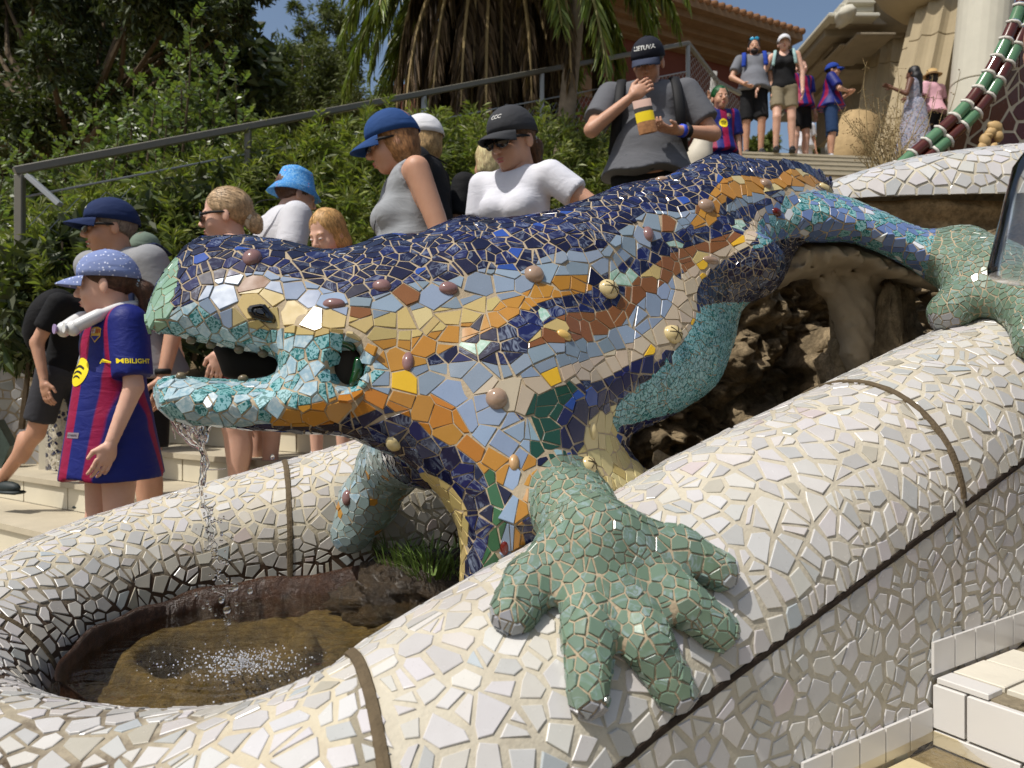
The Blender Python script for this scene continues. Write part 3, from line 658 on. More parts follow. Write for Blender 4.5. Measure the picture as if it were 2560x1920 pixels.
def keepf(c):
    k = np.ones(len(c))
    for (h, kk) in kn:
        if h[0] is not None: k[np.linalg.norm(c - h[0], axis=1) < max(kk[2], kk[3]) * h[0][1] / FPX * .75] = 0
    q = proj(c); k[(c[:, 2] < .93)] = 0; k[(((q[:, 0] - 861) / 37) ** 2 + ((q[:, 1] - 915) / 47) ** 2 < 1) & (c[:, 1] < 1.36)] = 0
    return k
TP, TN = scatter(BV, BQ, BN, b_rad, (), keep=keepf)
TL = label(TP); ttl = voronoi_tiles(TP, TN, TL, np.array([GAP.get(int(l), .0014) for l in TL]) * .9, .0019, np.array([SPL.get(int(l), .14) for l in TL]), .05, np.array([SIZE[int(l)] for l in TL]))
# tiles that straddle two colours are cut along the band edge, as a mosaicist nips them
gu, gv = np.meshgrid(np.linspace(-1, 1, 11), np.linspace(-1, 1, 11)); gu = gu.ravel(); gv = gv.ravel(); PT = []; GR = []
for t in ttl:
    a_ = np.array(t[4]); lo_ = a_.min(0); hi_ = a_.max(0); g_ = np.stack((lo_[0] + (hi_[0] - lo_[0]) * (gu + 1) / 2, lo_[1] + (hi_[1] - lo_[1]) * (gv + 1) / 2), 1); GR.append(g_); PT.append(t[0] + g_[:, :1] * t[1] + g_[:, 1:] * t[2])
LL_ = label(np.concatenate(PT)).reshape(len(ttl), -1); new = []
for t, g_, l_ in zip(ttl, GR, LL_):
    pl = t[4]; m_ = np.ones(len(g_), bool)
    for i in range(len(pl)):
        x0, y0 = pl[i]; x1, y1 = pl[(i + 1) % len(pl)]; m_ &= ((x1 - x0) * (g_[:, 1] - y0) - (y1 - y0) * (g_[:, 0] - x0)) >= 0
    if m_.sum() < 4: new.append((*t, int(TL[t[5]]))); continue
    g_ = g_[m_]; l_ = l_[m_]; u_, c_ = np.unique(l_, return_counts=True); o = np.argsort(-c_)
    if len(u_) < 2 or c_[o[1]] < .09 * len(l_): new.append((*t, int(u_[o[0]]))); continue
    A_ = g_[l_ == u_[o[0]]]; B_ = g_[l_ == u_[o[1]]]; ca, cb = A_.mean(0), B_.mean(0); Sg = np.cov(np.vstack((A_ - ca, B_ - cb)).T) + np.eye(2) * 1e-8; n_ = np.linalg.solve(Sg, cb - ca); n_ /= np.linalg.norm(n_)
    pa = A_ @ n_; pb = B_ @ n_; cand = np.concatenate((pa, pb)); best = min(cand, key=lambda d: (pa > d).sum() + (pb < d).sum()); gp = .0007
    for sg, lb in ((1, u_[o[0]]), (-1, u_[o[1]])):
        q = clip(pl, n_[0] * sg, n_[1] * sg, (best + 1e-4) * sg - gp)
        if len(q) >= 3 and abs(area(q)) > (SIZE[int(lb)] * .09) ** 2: new.append((t[0], t[1], t[2], t[3], q, t[5], int(lb)))
ttl = new
print('lizard tiles', len(ttl))
C_ = {k: s2l(v) for k, v in dict(navy=(6, 10, 50), navy2=(13, 22, 76), royal=(45, 82, 165), lblue=(148, 166, 186), lb_a=(136, 152, 168), lb_b=(148, 166, 192), yel=(204, 182, 118), org=(192, 136, 50), org_d=(182, 116, 26), brn=(138, 88, 46), bei=(206, 190, 166), grn=(28, 74, 58), grn2=(50, 98, 62), ind=(26, 28, 78), turq=(140, 188, 192), sea=(128, 160, 132), paw=(110, 132, 112), mint=(150, 188, 168), cream=(220, 204, 148), yacc=(238, 190, 40), thb=(108, 132, 180), ice=(150, 182, 196), claw=(160, 162, 166), rust=(140, 62, 30), sage=(100, 138, 98), pale=(150, 168, 166)).items()}
OUT_ = .80
def liz_col(t):
    p = t[0]; l = t[6]; r = random.random(); px, py = proj(p); k = 0
    if l == NAVY: c, k = ((C_['royal'], 0) if r < .035 else (C_['navy2'], 1) if r < .42 else (C_['navy'], 1) if r < .85 else (C_['navy'], 0))
    elif l == SNOUT: c, k = C_['sea'] * 1.15, 1
    elif l == LBLUE: c = C_['lb_b'] if px < 880 else C_['lblue'] if r < .5 else C_['lb_a']; c = C_['brn'] if r > .955 else c
    elif l == YEL: c = C_['yel'] if r < .93 else C_['cream']
    elif l == ORG: c = C_['org'] if r < .9 else (C_['cream'] if px > 1700 else C_['navy'])
    elif l == MID: c, k = (C_['navy2'], 1) if r < .55 else (C_['navy'], 1)
    elif l == BRN: c = C_['brn'] if r < .88 else C_['yel']
    elif l == LB2: c = C_['lb_a'] if px < 1560 and py < 960 else C_['lb_b'] * 1.02; c = C_['yacc'] if r < .012 else (C_['sage'] if r > .965 else c)
    elif l == BEI: c = C_['bei'] if r < .9 else C_['yacc']
    elif l == GRN: c = C_['grn'] if r < .9 else (C_['ice'])
    elif l == IND: c = C_['ind'] if r < .9 else C_['royal']
    elif l == TURQ: c, k = C_['turq'], 2
    elif l == LYEL: c = C_['cream'] if r < .75 else C_['yel']
    elif l == HIP: c, k = C_['navy'], 1
    elif l == THG: c, k = (C_['thb'], 0) if r < .45 else (C_['turq'] * .9, 2) if r < .97 else (s2l((230, 235, 240)), 0)
    elif l == JAW: c, k = (C_['turq'], 2) if r < .5 else (C_['ice'], 3)
    elif l == OJ or l == OC: c = C_['org_d'] if r < .5 else C_['org']; c = C_['mint'] if r > .95 else c
    elif l == DBC: c, k = (C_['navy2'], 1) if r < .3 else (C_['navy'], 1)
    elif l == YC: c = C_['yel']
    elif l == GS: c = C_['grn2'] if r < .8 else C_['org']
    elif l == OS: c = C_['org'] if r < .75 else C_['navy']
    elif l == MINT: c, k = C_['mint'], 3
    elif l == FARL: c, k = (C_['pale'], 0) if r < .8 else (C_['ice'], 3) if r < .93 else (C_['org'], 0)
    else:
        c, k = (C_['paw'], 1) if r < .85 else (C_['paw'] * 1.1, 0)
        for cc, rr in CLAWS:
            if np.linalg.norm(p - cc) < rr * .8: c, k = C_['claw'], 0
    if p[2] < CAMZ - .52 and l in (JAW, OJ) : pass
    return vary(c, .10) * OUT_ + .004, k
LZ = empty('lizard_sculpture', (.1, 1.45, 1.0), label='big lizard fountain covered in broken tiles of blue, orange and yellow with green paws', cat='lizard sculpture')
mesh('mortar_body', BV, BQ, M_MORT_L, LZ, smooth=True)
lay_tiles(LZ, ttl, liz_col, nmax=295, h=.0014, tilt=.014, bev=.0005)
# glazed knobs
KC = [simple('mauve_glaze', (128, 96, 92), .12, .35, 22, .6), simple('taupe_glaze', (150, 126, 106), .12, .25, 20, .6), simple('cream_glaze', (196, 178, 130), .15, .2, 20, .6), simple('straw_glaze', (205, 170, 96), .15, .2, 20, .6), simple('oxblood_glaze', (92, 22, 14), .1, .2, 20, .6), simple('shell_brown', (176, 140, 96), .3, .35, 60, .5)]
for (h, k) in kn:
    if h[0] is None: continue
    p, n = h; s = p[1] / FPX; rot = Vector(n).to_track_quat('Z', 'Y').to_matrix()
    ex = Vector(rot.col[0]); m = MB(); ca, sa = (ex.x, ex.z)
    u = Vector((1, 0, 0)); u = (u - Vector(n) * u.dot(Vector(n))).normalized(); v = Vector(n).cross(u); M = Matrix((u, v, Vector(n))).transposed()
    m.ell(Vector(p), (k[2] * s, k[3] * s * 1.05, min(k[2], k[3]) * s * .85), M, 20, 0, .06, 1.5); o = m.build('ceramic_knob', KC[k[4]], LZ, True)
    if k[4] == 2 and k[2] > 20:
        m = MB()
        for a in (0, 1.3, 2.5): 
            d = (u * math.cos(a) + v * math.sin(a)); q = [Vector(p) + d * (t * k[2] * s * .8) + Vector(n) * (min(k[2], k[3]) * s * .86 * math.sqrt(1 - (t * .8) ** 2)) for t in np.linspace(-.9, .9, 9)]
            m.tube(q, .0009, 5)
        m.build('slit', simple('slit_dark', (60, 50, 30), .8), o)
# eye
p, n = cast(B_BVH, 656, 783); n = Vector(n); u = (Vector((1, 0, -.12)) - n * Vector((1, 0, -.12)).dot(n)).normalized(); v = n.cross(u); s = p[1] / FPX; V = []; F = []
rings = [(1.12, -.003), (1.12, .004), (1.0, .008), (.72, .0105), (.62, .0075), (.40, .009), (.30, .0125)]; base = [(-1, -.25), (-.86, -.62), (-.2, -.95), (.12, -.95), (.85, .1), (1.0, .62), (.9, .95), (.45, 1.0), (-.55, .75), (-.9, .2)]
for f, z in rings:
    for bx, by in base: V.append(Vector(p) + u * (bx * 34 * s * f) - v * (by * 21 * s * f) * (1 if v.z < 0 else 1) * (-1 if v.z > 0 else 1) * -1 + n * z)
nb = len(base)
for r in range(len(rings) - 1):
    for k in range(nb): a = r * nb + k; b = r * nb + (k + 1) % nb; F.append((a, b, b + nb, a + nb))
F.append(tuple((len(rings) - 1) * nb + k for k in range(nb)))
mesh('eye', V, F, simple('black_glass', (8, 8, 10), .06, .1, 5, .8), LZ, False)
# gill hollow with green glass crescents
p, n = cast(B_BVH, 861, 915); q0 = at(861, 915, 1.265); M_GG = simple('green_bottle_glass', (12, 58, 24), .08, .3, 12, .8)
for a0, a1, rr in ((-1.2, .9, 1), (1.2, 2.6, 1)):
    pts = [Vector(q0) + Vector((math.sin(a) * .028, 0, math.cos(a) * .041)) for a in np.linspace(a0 if rr else 0, a1, 9)]
    MB().tube([Vector((p_.x, p_.y - .02, p_.z)) for p_ in pts], [.003, .007, .009, .0095, .0095, .0095, .009, .007, .003], 8).build('glass_crescent', M_GG, LZ, True)
mm = MB(); pts = [Vector(q0) + Vector((math.sin(a) * .036, -.012, math.cos(a) * .048)) for a in np.linspace(0, 2 * math.pi, 24)]; mm.tube(pts, .004, 6, cap=False); mm.build('gill_rim', M_MORT_L, LZ, True)
MB().ell(at(861, 915, 1.262), (.030, .010, .038), None, 20).build('gill_shade_fill', simple('gill_shade_dark', (34, 28, 20), .8, .3, 30), LZ, True)  # dark solid set in the carved hollow, its shade put into the colour
# near-black slab painting the shade inside the mouth; small stones along the lips
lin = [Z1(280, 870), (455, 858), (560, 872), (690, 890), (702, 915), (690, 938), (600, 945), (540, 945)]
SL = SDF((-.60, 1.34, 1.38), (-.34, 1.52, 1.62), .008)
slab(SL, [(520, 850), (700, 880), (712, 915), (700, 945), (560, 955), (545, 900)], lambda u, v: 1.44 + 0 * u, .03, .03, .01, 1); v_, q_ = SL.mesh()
mesh('mouth_shade_fill', v_, q_, simple('mouth_shade_black', (22, 18, 15), .8, .3, 30), LZ, True)
for k, (x, y) in enumerate(((455, 938), (507, 928), (548, 940), (665, 934), (610, 944), (480, 850), (530, 862), (600, 874), (660, 884), (405, 842))):
    h = cast(B_BVH, x, y + (8 if y > 900 else -8)); 
    if h[0] is None: continue
    MB().ell(Vector(h[0]) + Vector((0, -.004, .004 if y > 900 else -.006)), (.009, .008, .007), None, 10, 0, .3, 3).build('lip_stone', simple('wet_stone', (110, 98, 76), .3, .3, 50), LZ, True)
# ================================================================= helpers for the setting
def grid_mesh(f, m, n): return np.array([[f(i / (m - 1), j / (n - 1)) for j in range(n)] for i in range(m)], float)
def gridq(m, n, flip=False):
    Q = np.array([(i * n + j, (i + 1) * n + j, (i + 1) * n + j + 1, i * n + j + 1) for i in range(m - 1) for j in range(n - 1)]); return Q[:, ::-1].copy() if flip else Q
def patch_tiles(G, size, gap, face, colour, mort, root, nmax=290, h=.003, keep=None, split=.1, jit=.2, wide=None, bev=.0009, mortname='mortar_bed', zmin=None):
    m, n = G.shape[:2]; V = G.reshape(-1, 3); Q = gridq(m, n); N = vnormals(V, Q)
    if (N @ np.asarray(face)).sum() < 0: Q = Q[:, ::-1].copy(); N = -N
    mesh(mortname, V, Q, mort, root, smooth=True)
    P, NN = scatter(V, Q, N, lambda p: np.full(len(p), size), (), keep)
    T = voronoi_tiles(P, NN, np.zeros(len(P)), gap, gap, split, jit, np.full(len(P), size), zmin)
    lay_tiles(root, T, colour, nmax=nmax, h=h, bev=bev); return V, Q
def white2(t): return vary(random.choice(WHITE), .06) * .95, 0
def fbm(p, o=5, l=2.1, g=.5):
    a = 1; s = 0; f = 1
    for _ in range(o): s += a * mnoise.noise((p[0] * f, p[1] * f, p[2] * f)); a *= g; f *= l
    return s
# ================================================================= basin
WZ = .94
def rock_mat(name, rgb, rough=.9, dark=.35, wet=0):
    t = NT(name); p = t.pos(1); c = s2l(rgb); f = t.noise(p, 9, 6, .7); g = t.noise(p, 45, 4, .7)
    b = t.mix(t.ramp(f, [(.35, 0.), (.65, 1.)]), tuple(c * dark), tuple(c)); b = t.mix(t.ramp(g, [(.35, .7), (.6, 0.)]), b, tuple(c * .25)); t.bump(t.noise(p, 70, 6, .75), .9, .012)
    return t.fin(b, .25 if wet else rough, .5 if wet else .15)
M_ALGAE = rock_mat('brown_algae_rock', (128, 110, 68), .5, .5, 1); M_TUFA = rock_mat('grey_tufa', (172, 152, 120)); M_WETROCK = rock_mat('wet_rock', (74, 60, 42), .3, .4, 1)
t = NT('pool_water'); t.t.nodes.remove(t.b); p = t.pos(1)
wv = t.noise(p, 16, 4, .6, 1.5); wv2 = t.n('TexWave', {'Vector': p, 'Scale': 9., 'Distortion': 9., 'Detail': 3.}, wave_type='RINGS').outputs[1]
hh = t.math('ADD', wv, t.math('MULTIPLY', wv2, .25)); bp = t.n('Bump', {'Height': hh, 'Strength': .35, 'Distance': .012})
gl = t.n('BsdfGlossy', {'Color': (1, 1, 1, 1), 'Roughness': .04, 'Normal': bp.outputs[0]}); tr = t.n('BsdfTransparent', {'Color': (.93, .88, .74, 1)})
fr = t.n('Fresnel', {'IOR': 1.33, 'Normal': bp.outputs[0]}); mx = t.n('MixShader', {0: fr.outputs[0], 1: tr.outputs[0], 2: gl.outputs[0]}); t.t.links.new(mx.outputs[0], t.t.nodes['Material Output'].inputs[0]); M_WATER = t.m
t = NT('falling_water'); t.fin((.95, .97, 1), .02, .5); t.b.inputs['Transmission Weight'].default_value = 1; t.b.inputs['IOR'].default_value = 1.33; M_DROP = t.m
cxb, cyb = -.56, 1.55
def ringp(r, z, k, n=72): a = 2 * math.pi * k / n; return (cxb + r * math.cos(a), cyb + r * math.sin(a), z)
V = []; F = []
for i, r in enumerate(np.linspace(0, .66, 70)):
    for k in range(160):
        a = 2 * math.pi * k / 160; x = cxb + r * 1.02 * math.cos(a); y = cyb + r * math.sin(a) * 1.0
        z = .875 + .26 * max(r - .30, 0) ** 1.2; d = math.hypot((x + .645), (y - 1.64))
        z += .046 * math.exp(-((d - .185) / .026) ** 4) - (.07 if d < .16 else 0) * min(1, (.16 - d) / .03) + .018 * fbm((x * 9, y * 9, 1)) 
        V.append((x, y, z))
for i in range(69):
    for k in range(160): F.append((i * 160 + k, (i + 1) * 160 + k, (i + 1) * 160 + (k + 1) % 160, i * 160 + (k + 1) % 160))
mesh('basin_floor', V, F, M_ALGAE, smooth=True, kind='structure')
G = grid_mesh(lambda a, b: (-1.05 + 1.75 * a, 1.02 + 1.55 * b, WZ + .0015 * fbm(((-1.05 + 1.75 * a) * 14, (1.02 + 1.55 * b) * 14, 0), 2)), 110, 100)
mesh('water', G.reshape(-1, 3), gridq(110, 100), M_WATER, smooth=True, kind='structure')
# brown stained skirt of the pool wall, just proud of the tiles
V = []; i0 = np.searchsorted(LARC, JOINTS[0] - .35); i1 = np.searchsorted(LARC, edges[4] - .4); m = 0
for i in range(i0, i1, 1):
    nrm = np.array((LT[i, 1], -LT[i, 0])) / np.hypot(LT[i, 0], LT[i, 1]); top = .978 + .004 * math.sin(i * .5) + .004 * math.sin(i * .23) + max(0, (1.14 - LS[i, 2]) * -.12)
    for z, o in ((top, .002), (top - .006, .009), (top - .05, .012 + .004 * math.sin(i)), (.86, .02 + .01 * math.sin(i * 1.7))): q = LS[i, :2] - nrm * (RT + o); V.append((*q, z))
    m += 1
mesh('pool_wall_stain', V, gridq(m, 4, False), rock_mat('rust_stain', (92, 60, 38), .5, .4, 1), None, smooth=True, kind='structure')
def rock(name, c, r, mat, seed=0, amp=.35, n=40, **k):
    V = []; F = []
    for i in range(n + 1):
        th = math.pi * i / n
        for j in range(n * 2):
            ph = math.pi * j / n; v = np.array((math.sin(th) * math.cos(ph), math.sin(th) * math.sin(ph), math.cos(th)))
            f = 1 + amp * fbm(v * 1.6 + seed, 6, 2.2, .6); V.append(np.array(c) + v * np.array(r) * f)
    for i in range(n):
        for j in range(n * 2): a = i * 2 * n + j; b = i * 2 * n + (j + 1) % (2 * n); F.append((a, a + 2 * n, b + 2 * n, b))
    return mesh(name, V, F, mat, None, True, **k)
rock('boulder', (-.27, 1.97, .92), (.17, .10, .12), M_WETROCK, 3, .4, label='wet brown rock bank beside the water behind the basin', cat='rock')
rock('boulder', (.0, 1.90, .93), (.22, .16, .16), M_WETROCK, 8, .4, label='shaded earth mound with grass under the lizard neck', cat='rock')
rock('boulder', (.12, 1.60, .95), (.16, .2, .12), M_WETROCK, 12, .4, label='dark rock at the foot of the lizard chest', cat='rock')
# grass tufts
M_GRASS = simple('grass_blade', (96, 118, 52), .6, .4, 30, .3)
def tufts(name, spots, mat, h=.11, n=70, sp=.06, **k):
    V = []; F = []
    for (x, y, z) in spots:
        for _ in range(n):
            a = random.uniform(0, 6.28); r = sp * math.sqrt(random.random()); b = Vector((x + r * math.cos(a), y + r * math.sin(a), z)); L = h * random.uniform(.4, 1.1); d = Vector((math.cos(a) * random.uniform(.2, 1.1), math.sin(a) * random.uniform(.2, 1.1), 1)).normalized(); wv_ = Vector((-d.y, d.x, 0)).normalized() * .0022
            pts = [b, b + d * L * .5, b + d * L * .85 + Vector((d.x, d.y, -.25)) * L * .3]; s = len(V)
            V += [pts[0] - wv_, pts[0] + wv_, pts[1] + wv_ * .8, pts[1] - wv_ * .8, pts[2]]; F += [(s, s + 1, s + 2, s + 3), (s + 3, s + 2, s + 4)]
    return mesh(name, V, F, mat, **k)
tufts('grass', [(-.30 + .06 * k + random.uniform(-.03, .03), 1.88 + random.uniform(-.08, .08), 1.03) for k in range(9)] + [(-.06, 1.72, 1.03), (.04, 1.70, 1.02), (.10, 1.62, 1.04)], M_GRASS, kind='stuff', label='green grass tufts on the dark bank under the lizard neck')
# falling water
def strand(pts, r, name, k=None, n=7):
    m = MB(); sp_ = spline(pts, 26); P = [Vector(q) + Vector((mnoise.noise(Vector(q) * 60), mnoise.noise(Vector(q) * 60 + Vector((9, 0, 0))), 0)) * .004 for q in sp_]
    m.tube(P, [r * (.7 + .7 * abs(mnoise.noise(q * 90))) for q in P], n); return m
wt = empty('water_jet', tuple(at(480, 1100, 1.33)), label='thin twisting stream of water falling from the lizard chin', cat='water')
YJ = 1.335
for pts, r in ((((425, 1045), (445, 1075), (470, 1105), (505, 1130), (512, 1175), (503, 1210)), .0032), (((455, 1058), (470, 1085), (492, 1110), (512, 1140), (508, 1200)), .003), (((500, 1062), (497, 1090), (506, 1130), (512, 1160)), .0034), (((525, 1064), (516, 1090), (512, 1120), (520, 1160), (505, 1215)), .003), (((470, 1060), (488, 1085), (508, 1105)), .003), (((440, 1060), (462, 1098), (490, 1118)), .0028), (((508, 1150), (504, 1180), (500, 1215), (506, 1235), (504, 1270)), .0042), (((505, 1172), (530, 1174), (560, 1172)), .0016), (((504, 1260), (520, 1275), (523, 1300), (520, 1325)), .0026), (((520, 1330), (524, 1350), (520, 1375)), .003)):
    strand([at(x, y, YJ + random.uniform(-.01, .01)) for x, y in pts], r, 'strand').build('strand', M_DROP, wt, True)
for y0, y1, r0 in ((1270, 1345, .0022), (1352, 1410, .002), (1425, 1460, .0022), (1478, 1500, .0018), (1300, 1370, .0016), (1535, 1590, .002), (1600, 1640, .0022)):
    x0 = 512 + (y0 - 1200) * .15; strand([at(x0 + random.gauss(0, 6) + (y - y0) * .12, y, YJ + .0) for y in np.linspace(y0, y1, 5)], r0, 's').build('strand', M_DROP, wt, True)
for _ in range(26):
    a = random.random(); b = random.random(); x0 = 430 + a * 90; y0 = 1050 + random.random() * 20; x1 = x0 + random.uniform(-22, 22) * (1 if x0 < 500 else .5) + (500 - x0) * .3; y1 = y0 + random.uniform(15, 50)
    strand([at(x0, y0, YJ), at((x0 + x1) / 2 + random.uniform(-8, 8), (y0 + y1) / 2, YJ + .005), at(x1, y1, YJ)], .0014, 's').build('strand', M_DROP, wt, True)
dm = MB(); drops = []
for _ in range(75):
    y = random.uniform(1230, 1560); x = 515 + (y - 1200) * .13 + random.gauss(0, 16 + (y - 1230) * .05); drops.append((x, y, 1.335, random.uniform(.0012, .0034)))
drops += [(567, 1525, 1.335, .0072), (572, 1556, 1.335, .0045), (553, 1500, 1.335, .005), (588, 1468, 1.335, .006), (625, 1478, 1.335, .005), (581, 1474, 1.335, .004), (681, 1142, 1.335, .004)]
for x, y, Y, r in drops: dm.ell(at(x, y, Y), (r, r, r * random.uniform(1, 1.5)), None, 8)
dm.build('water_drops', M_DROP, wt, True, kind='stuff')
sm = MB()
for _ in range(700):
    a = random.uniform(0, 6.28); rr = abs(random.gauss(0, .06)); hh_ = abs(random.gauss(0, .014)) * math.exp(-rr * 5); sm.ell((-.53 + rr * math.cos(a) * 1.5, 1.45 + rr * math.sin(a) * .9, WZ + .002 + hh_), (random.uniform(.0006, .0024),) * 3, None, 6)
t = NT('aerated_water'); t.fin((.9, .92, .95), .12, .6); t.b.inputs['Transmission Weight'].default_value = .55; t.b.inputs['IOR'].default_value = 1.33; M_FOAM = t.m
sm.build('splash', M_FOAM, None, True, kind='stuff', label='spray of small drops where the jet hits the water')
# ================================================================= grotto behind the lizard
def rock_wall(name, x0, x1, z0, z1, fy, amp, m, n, mat, **k):
    G = grid_mesh(lambda a, b: (x0 + (x1 - x0) * a, 0, z0 + (z1 - z0) * b), m, n)
    for row in G:
        for q in row: d = fbm((q[0] * 3.2, 1.7, q[2] * 3.2), 6, 2.2, .62); q[1] = fy(q[0], q[2]) - amp * (abs(d) ** .9) * 1.6; q[2] += .05 * fbm((q[0] * 5, 9, q[2] * 5), 3)
    return mesh(name, G.reshape(-1, 3), gridq(m, n), mat, smooth=True, **k)
rock_wall('tufa_wall', .15, 3.0, .55, 2.02, lambda x, z: 2.62 - .25 * max(0, 1.2 - x) + .12 * (z - 1.2), .22, 190, 120, M_TUFA, label='rough porous rock face of the grotto behind the lizard', cat='rock')
rock('boulder', (.50, 1.86, 1.08), (.20, .15, .22), M_TUFA, 21, .5, 60, label='sunlit knobbly rock below the turquoise flank', cat='rock')
rock('boulder', (1.02, 2.10, 1.40), (.12, .16, .42), M_TUFA, 31, .42, 60, label='tall rough rock pier under the lizard hip', cat='rock')
rock('boulder', (1.30, 2.02, 1.42), (.17, .14, .25), M_TUFA, 41, .42, 60, label='pale craggy rock beside the rear green foot', cat='rock')
rock('boulder', (.78, 1.98, 1.02), (.3, .2, .25), M_TUFA, 51, .45, 50, label='dark rock at the bottom of the grotto', cat='rock')
# concrete arch under the thigh
M_CONC = simple('stained_concrete', (150, 136, 114), .9, .3, 7, .15, .5, 60)
SA = SDF((.55, 1.80, 1.05), (1.45, 2.4, 1.98), .014)
slab(SA, [Z3(*q) for q in ((980, 520), (1150, 525), (1300, 520), (1450, 575), (1700, 690), (1890, 790), (1780, 790), (1600, 745), (1440, 700), (1300, 660), (1120, 670), (960, 760), (880, 790), (900, 700))], lambda u, v: 2.0 + 0 * u, .13, .035, .02, 2)
slab(SA, [Z3(*q) for q in ((1130, 640), (1450, 690), (1455, 900), (1450, 1080), (1400, 1230), (1290, 1230), (1235, 1050), (1190, 860), (1090, 740))], lambda u, v: 2.05 + 0 * u, .08, .05, .05, 2)
X, Y, Z = np.meshgrid(*SA.ax, indexing='ij', sparse=True); SA.F = SA.F + .006 * np.sin(X * 60 + 3 * np.sin(Z * 40)) * np.sin(Z * 70 + 2 * np.sin(X * 33)) + .004 * np.sin(X * 140 + Z * 90)
v_, q_ = SA.mesh(); nn = vnormals(v_, q_)
if ((v_ - v_.mean(0)) * nn).sum() < 0: q_ = q_[:, ::-1].copy()
mesh('concrete_arch', v_, q_, M_CONC, None, True, label='stained concrete arch and web carrying the lizard thigh', cat='arch')
# ================================================================= upper basin rim, beam and rock
BP = spline([(.80, 3.0, 2.17), (1.0, 2.9, 2.19), (1.2, 2.82, 2.26), (1.45, 2.78, 2.33), (1.75, 2.76, 2.37), (2.2, 2.78, 2.41), (3.0, 2.85, 2.45)], 60); BB = 2.145
def bf(a, b):
    p = BP[int(round(a * 59))]; th = math.pi * b; return (p[0], p[1] - .26 * math.cos(th), BB + (p[2] - BB) * math.sin(th) ** .8)
root = empty('upper_basin_rim', (1.8, 2.8, 2.14), label='domed white mosaic rim of the upper basin at the right behind the thigh', cat='basin rim')
patch_tiles(grid_mesh(bf, 60, 24), .037, .004, (0, -.5, 1), white2, M_MORT, root, 290, zmin=BB)
Gb = grid_mesh(lambda a, b: (.85 + 2.4 * a, 2.58 - .03 * fbm(((.85 + 2.4 * a) * 3, b * 1.5, 4), 5) - .012 * math.sin(b * 9), BB - .003 - .17 * b), 160, 24)
mesh('stone_beam', Gb.reshape(-1, 3), gridq(160, 24), rock_mat('tan_weathered_stone', (176, 148, 108), .9, .5), root, smooth=True)
# ================================================================= stairs behind
SD = np.array((.55, .835)); SE = np.array((.835, -.55))
def stair_z(x, y): return max(.55, 1.05 + .44 * (np.array((x, y)) @ SD - 2.66))
def step_z(x, y):
    d = np.array((x, y)) @ SD; k = math.floor((d - 1.35) / .364); return .47 + max(0, min(k + 1, 29)) * .16
M_RISER = simple('cream_riser_tile', (206, 198, 176), .4, .12, 6, .4)
st = empty('staircase', (-1, 3, .5), label='pale stone staircase climbing behind the lizard', cat='staircase')
def sp(d, e): return SD * d + SE * e
for k in range(13):
    d0 = 1.35 + k * .364; z1_ = .47 + (k + 1) * .16; e0, e1 = (-4.1 if d0 > 3.2 else -7.0, -1.75)
    A = sp(d0, e0); B = sp(d0, e1); Cc = sp(d0 + .39, e1); D = sp(d0 + .39, e0); m = MB(); zb = z1_ - .16
    m.add([(*A, z1_ - .03), (*B, z1_ - .03), (*Cc, z1_ - .03), (*D, z1_ - .03), (*A, z1_), (*B, z1_), (*Cc, z1_), (*D, z1_)], [(4, 5, 6, 7), (0, 1, 5, 4), (1, 2, 6, 5), (3, 0, 4, 7)], 0)
    m.build('tread', M_PAVE, st); n = 11; E = np.linspace(e0, e1, n)
    for q in range(n - 1):
        a = sp(d0 + .02, E[q] + .006); b = sp(d0 + .02, E[q + 1] - .006); a2 = sp(d0 + .05, E[q] + .006); b2 = sp(d0 + .05, E[q + 1] - .006)
        if k < 6: MB().add([(*a, zb + .004), (*b, zb + .004), (*b, z1_ - .034), (*a, z1_ - .034), (*a2, zb + .004), (*b2, zb + .004), (*b2, z1_ - .034), (*a2, z1_ - .034)], [(0, 1, 2, 3), (1, 5, 6, 2), (4, 0, 3, 7)]).build('riser_tile', M_RISER, st)
    a = sp(d0 + .045, e0); b = sp(d0 + .045, e1); MB().add([(*a, zb - .16), (*b, zb - .16), (*b, z1_ - .03), (*a, z1_ - .03)], [(0, 1, 2, 3)]).build('riser_backing', M_MORT_L, st)
TZ = .47 + 29 * .16
TF = lambda x: 11.3 + .12 * (x - 2.0)
mesh('terrace', [(1.2, TF(1.2), TZ), (9.5, TF(9.5), TZ), (14, 60, TZ), (-6, 60, TZ), (-5.2, 16, TZ), (1.0, 12.0, TZ)], [(0, 1, 2, 3, 4, 5)], M_PAVE, kind='structure')
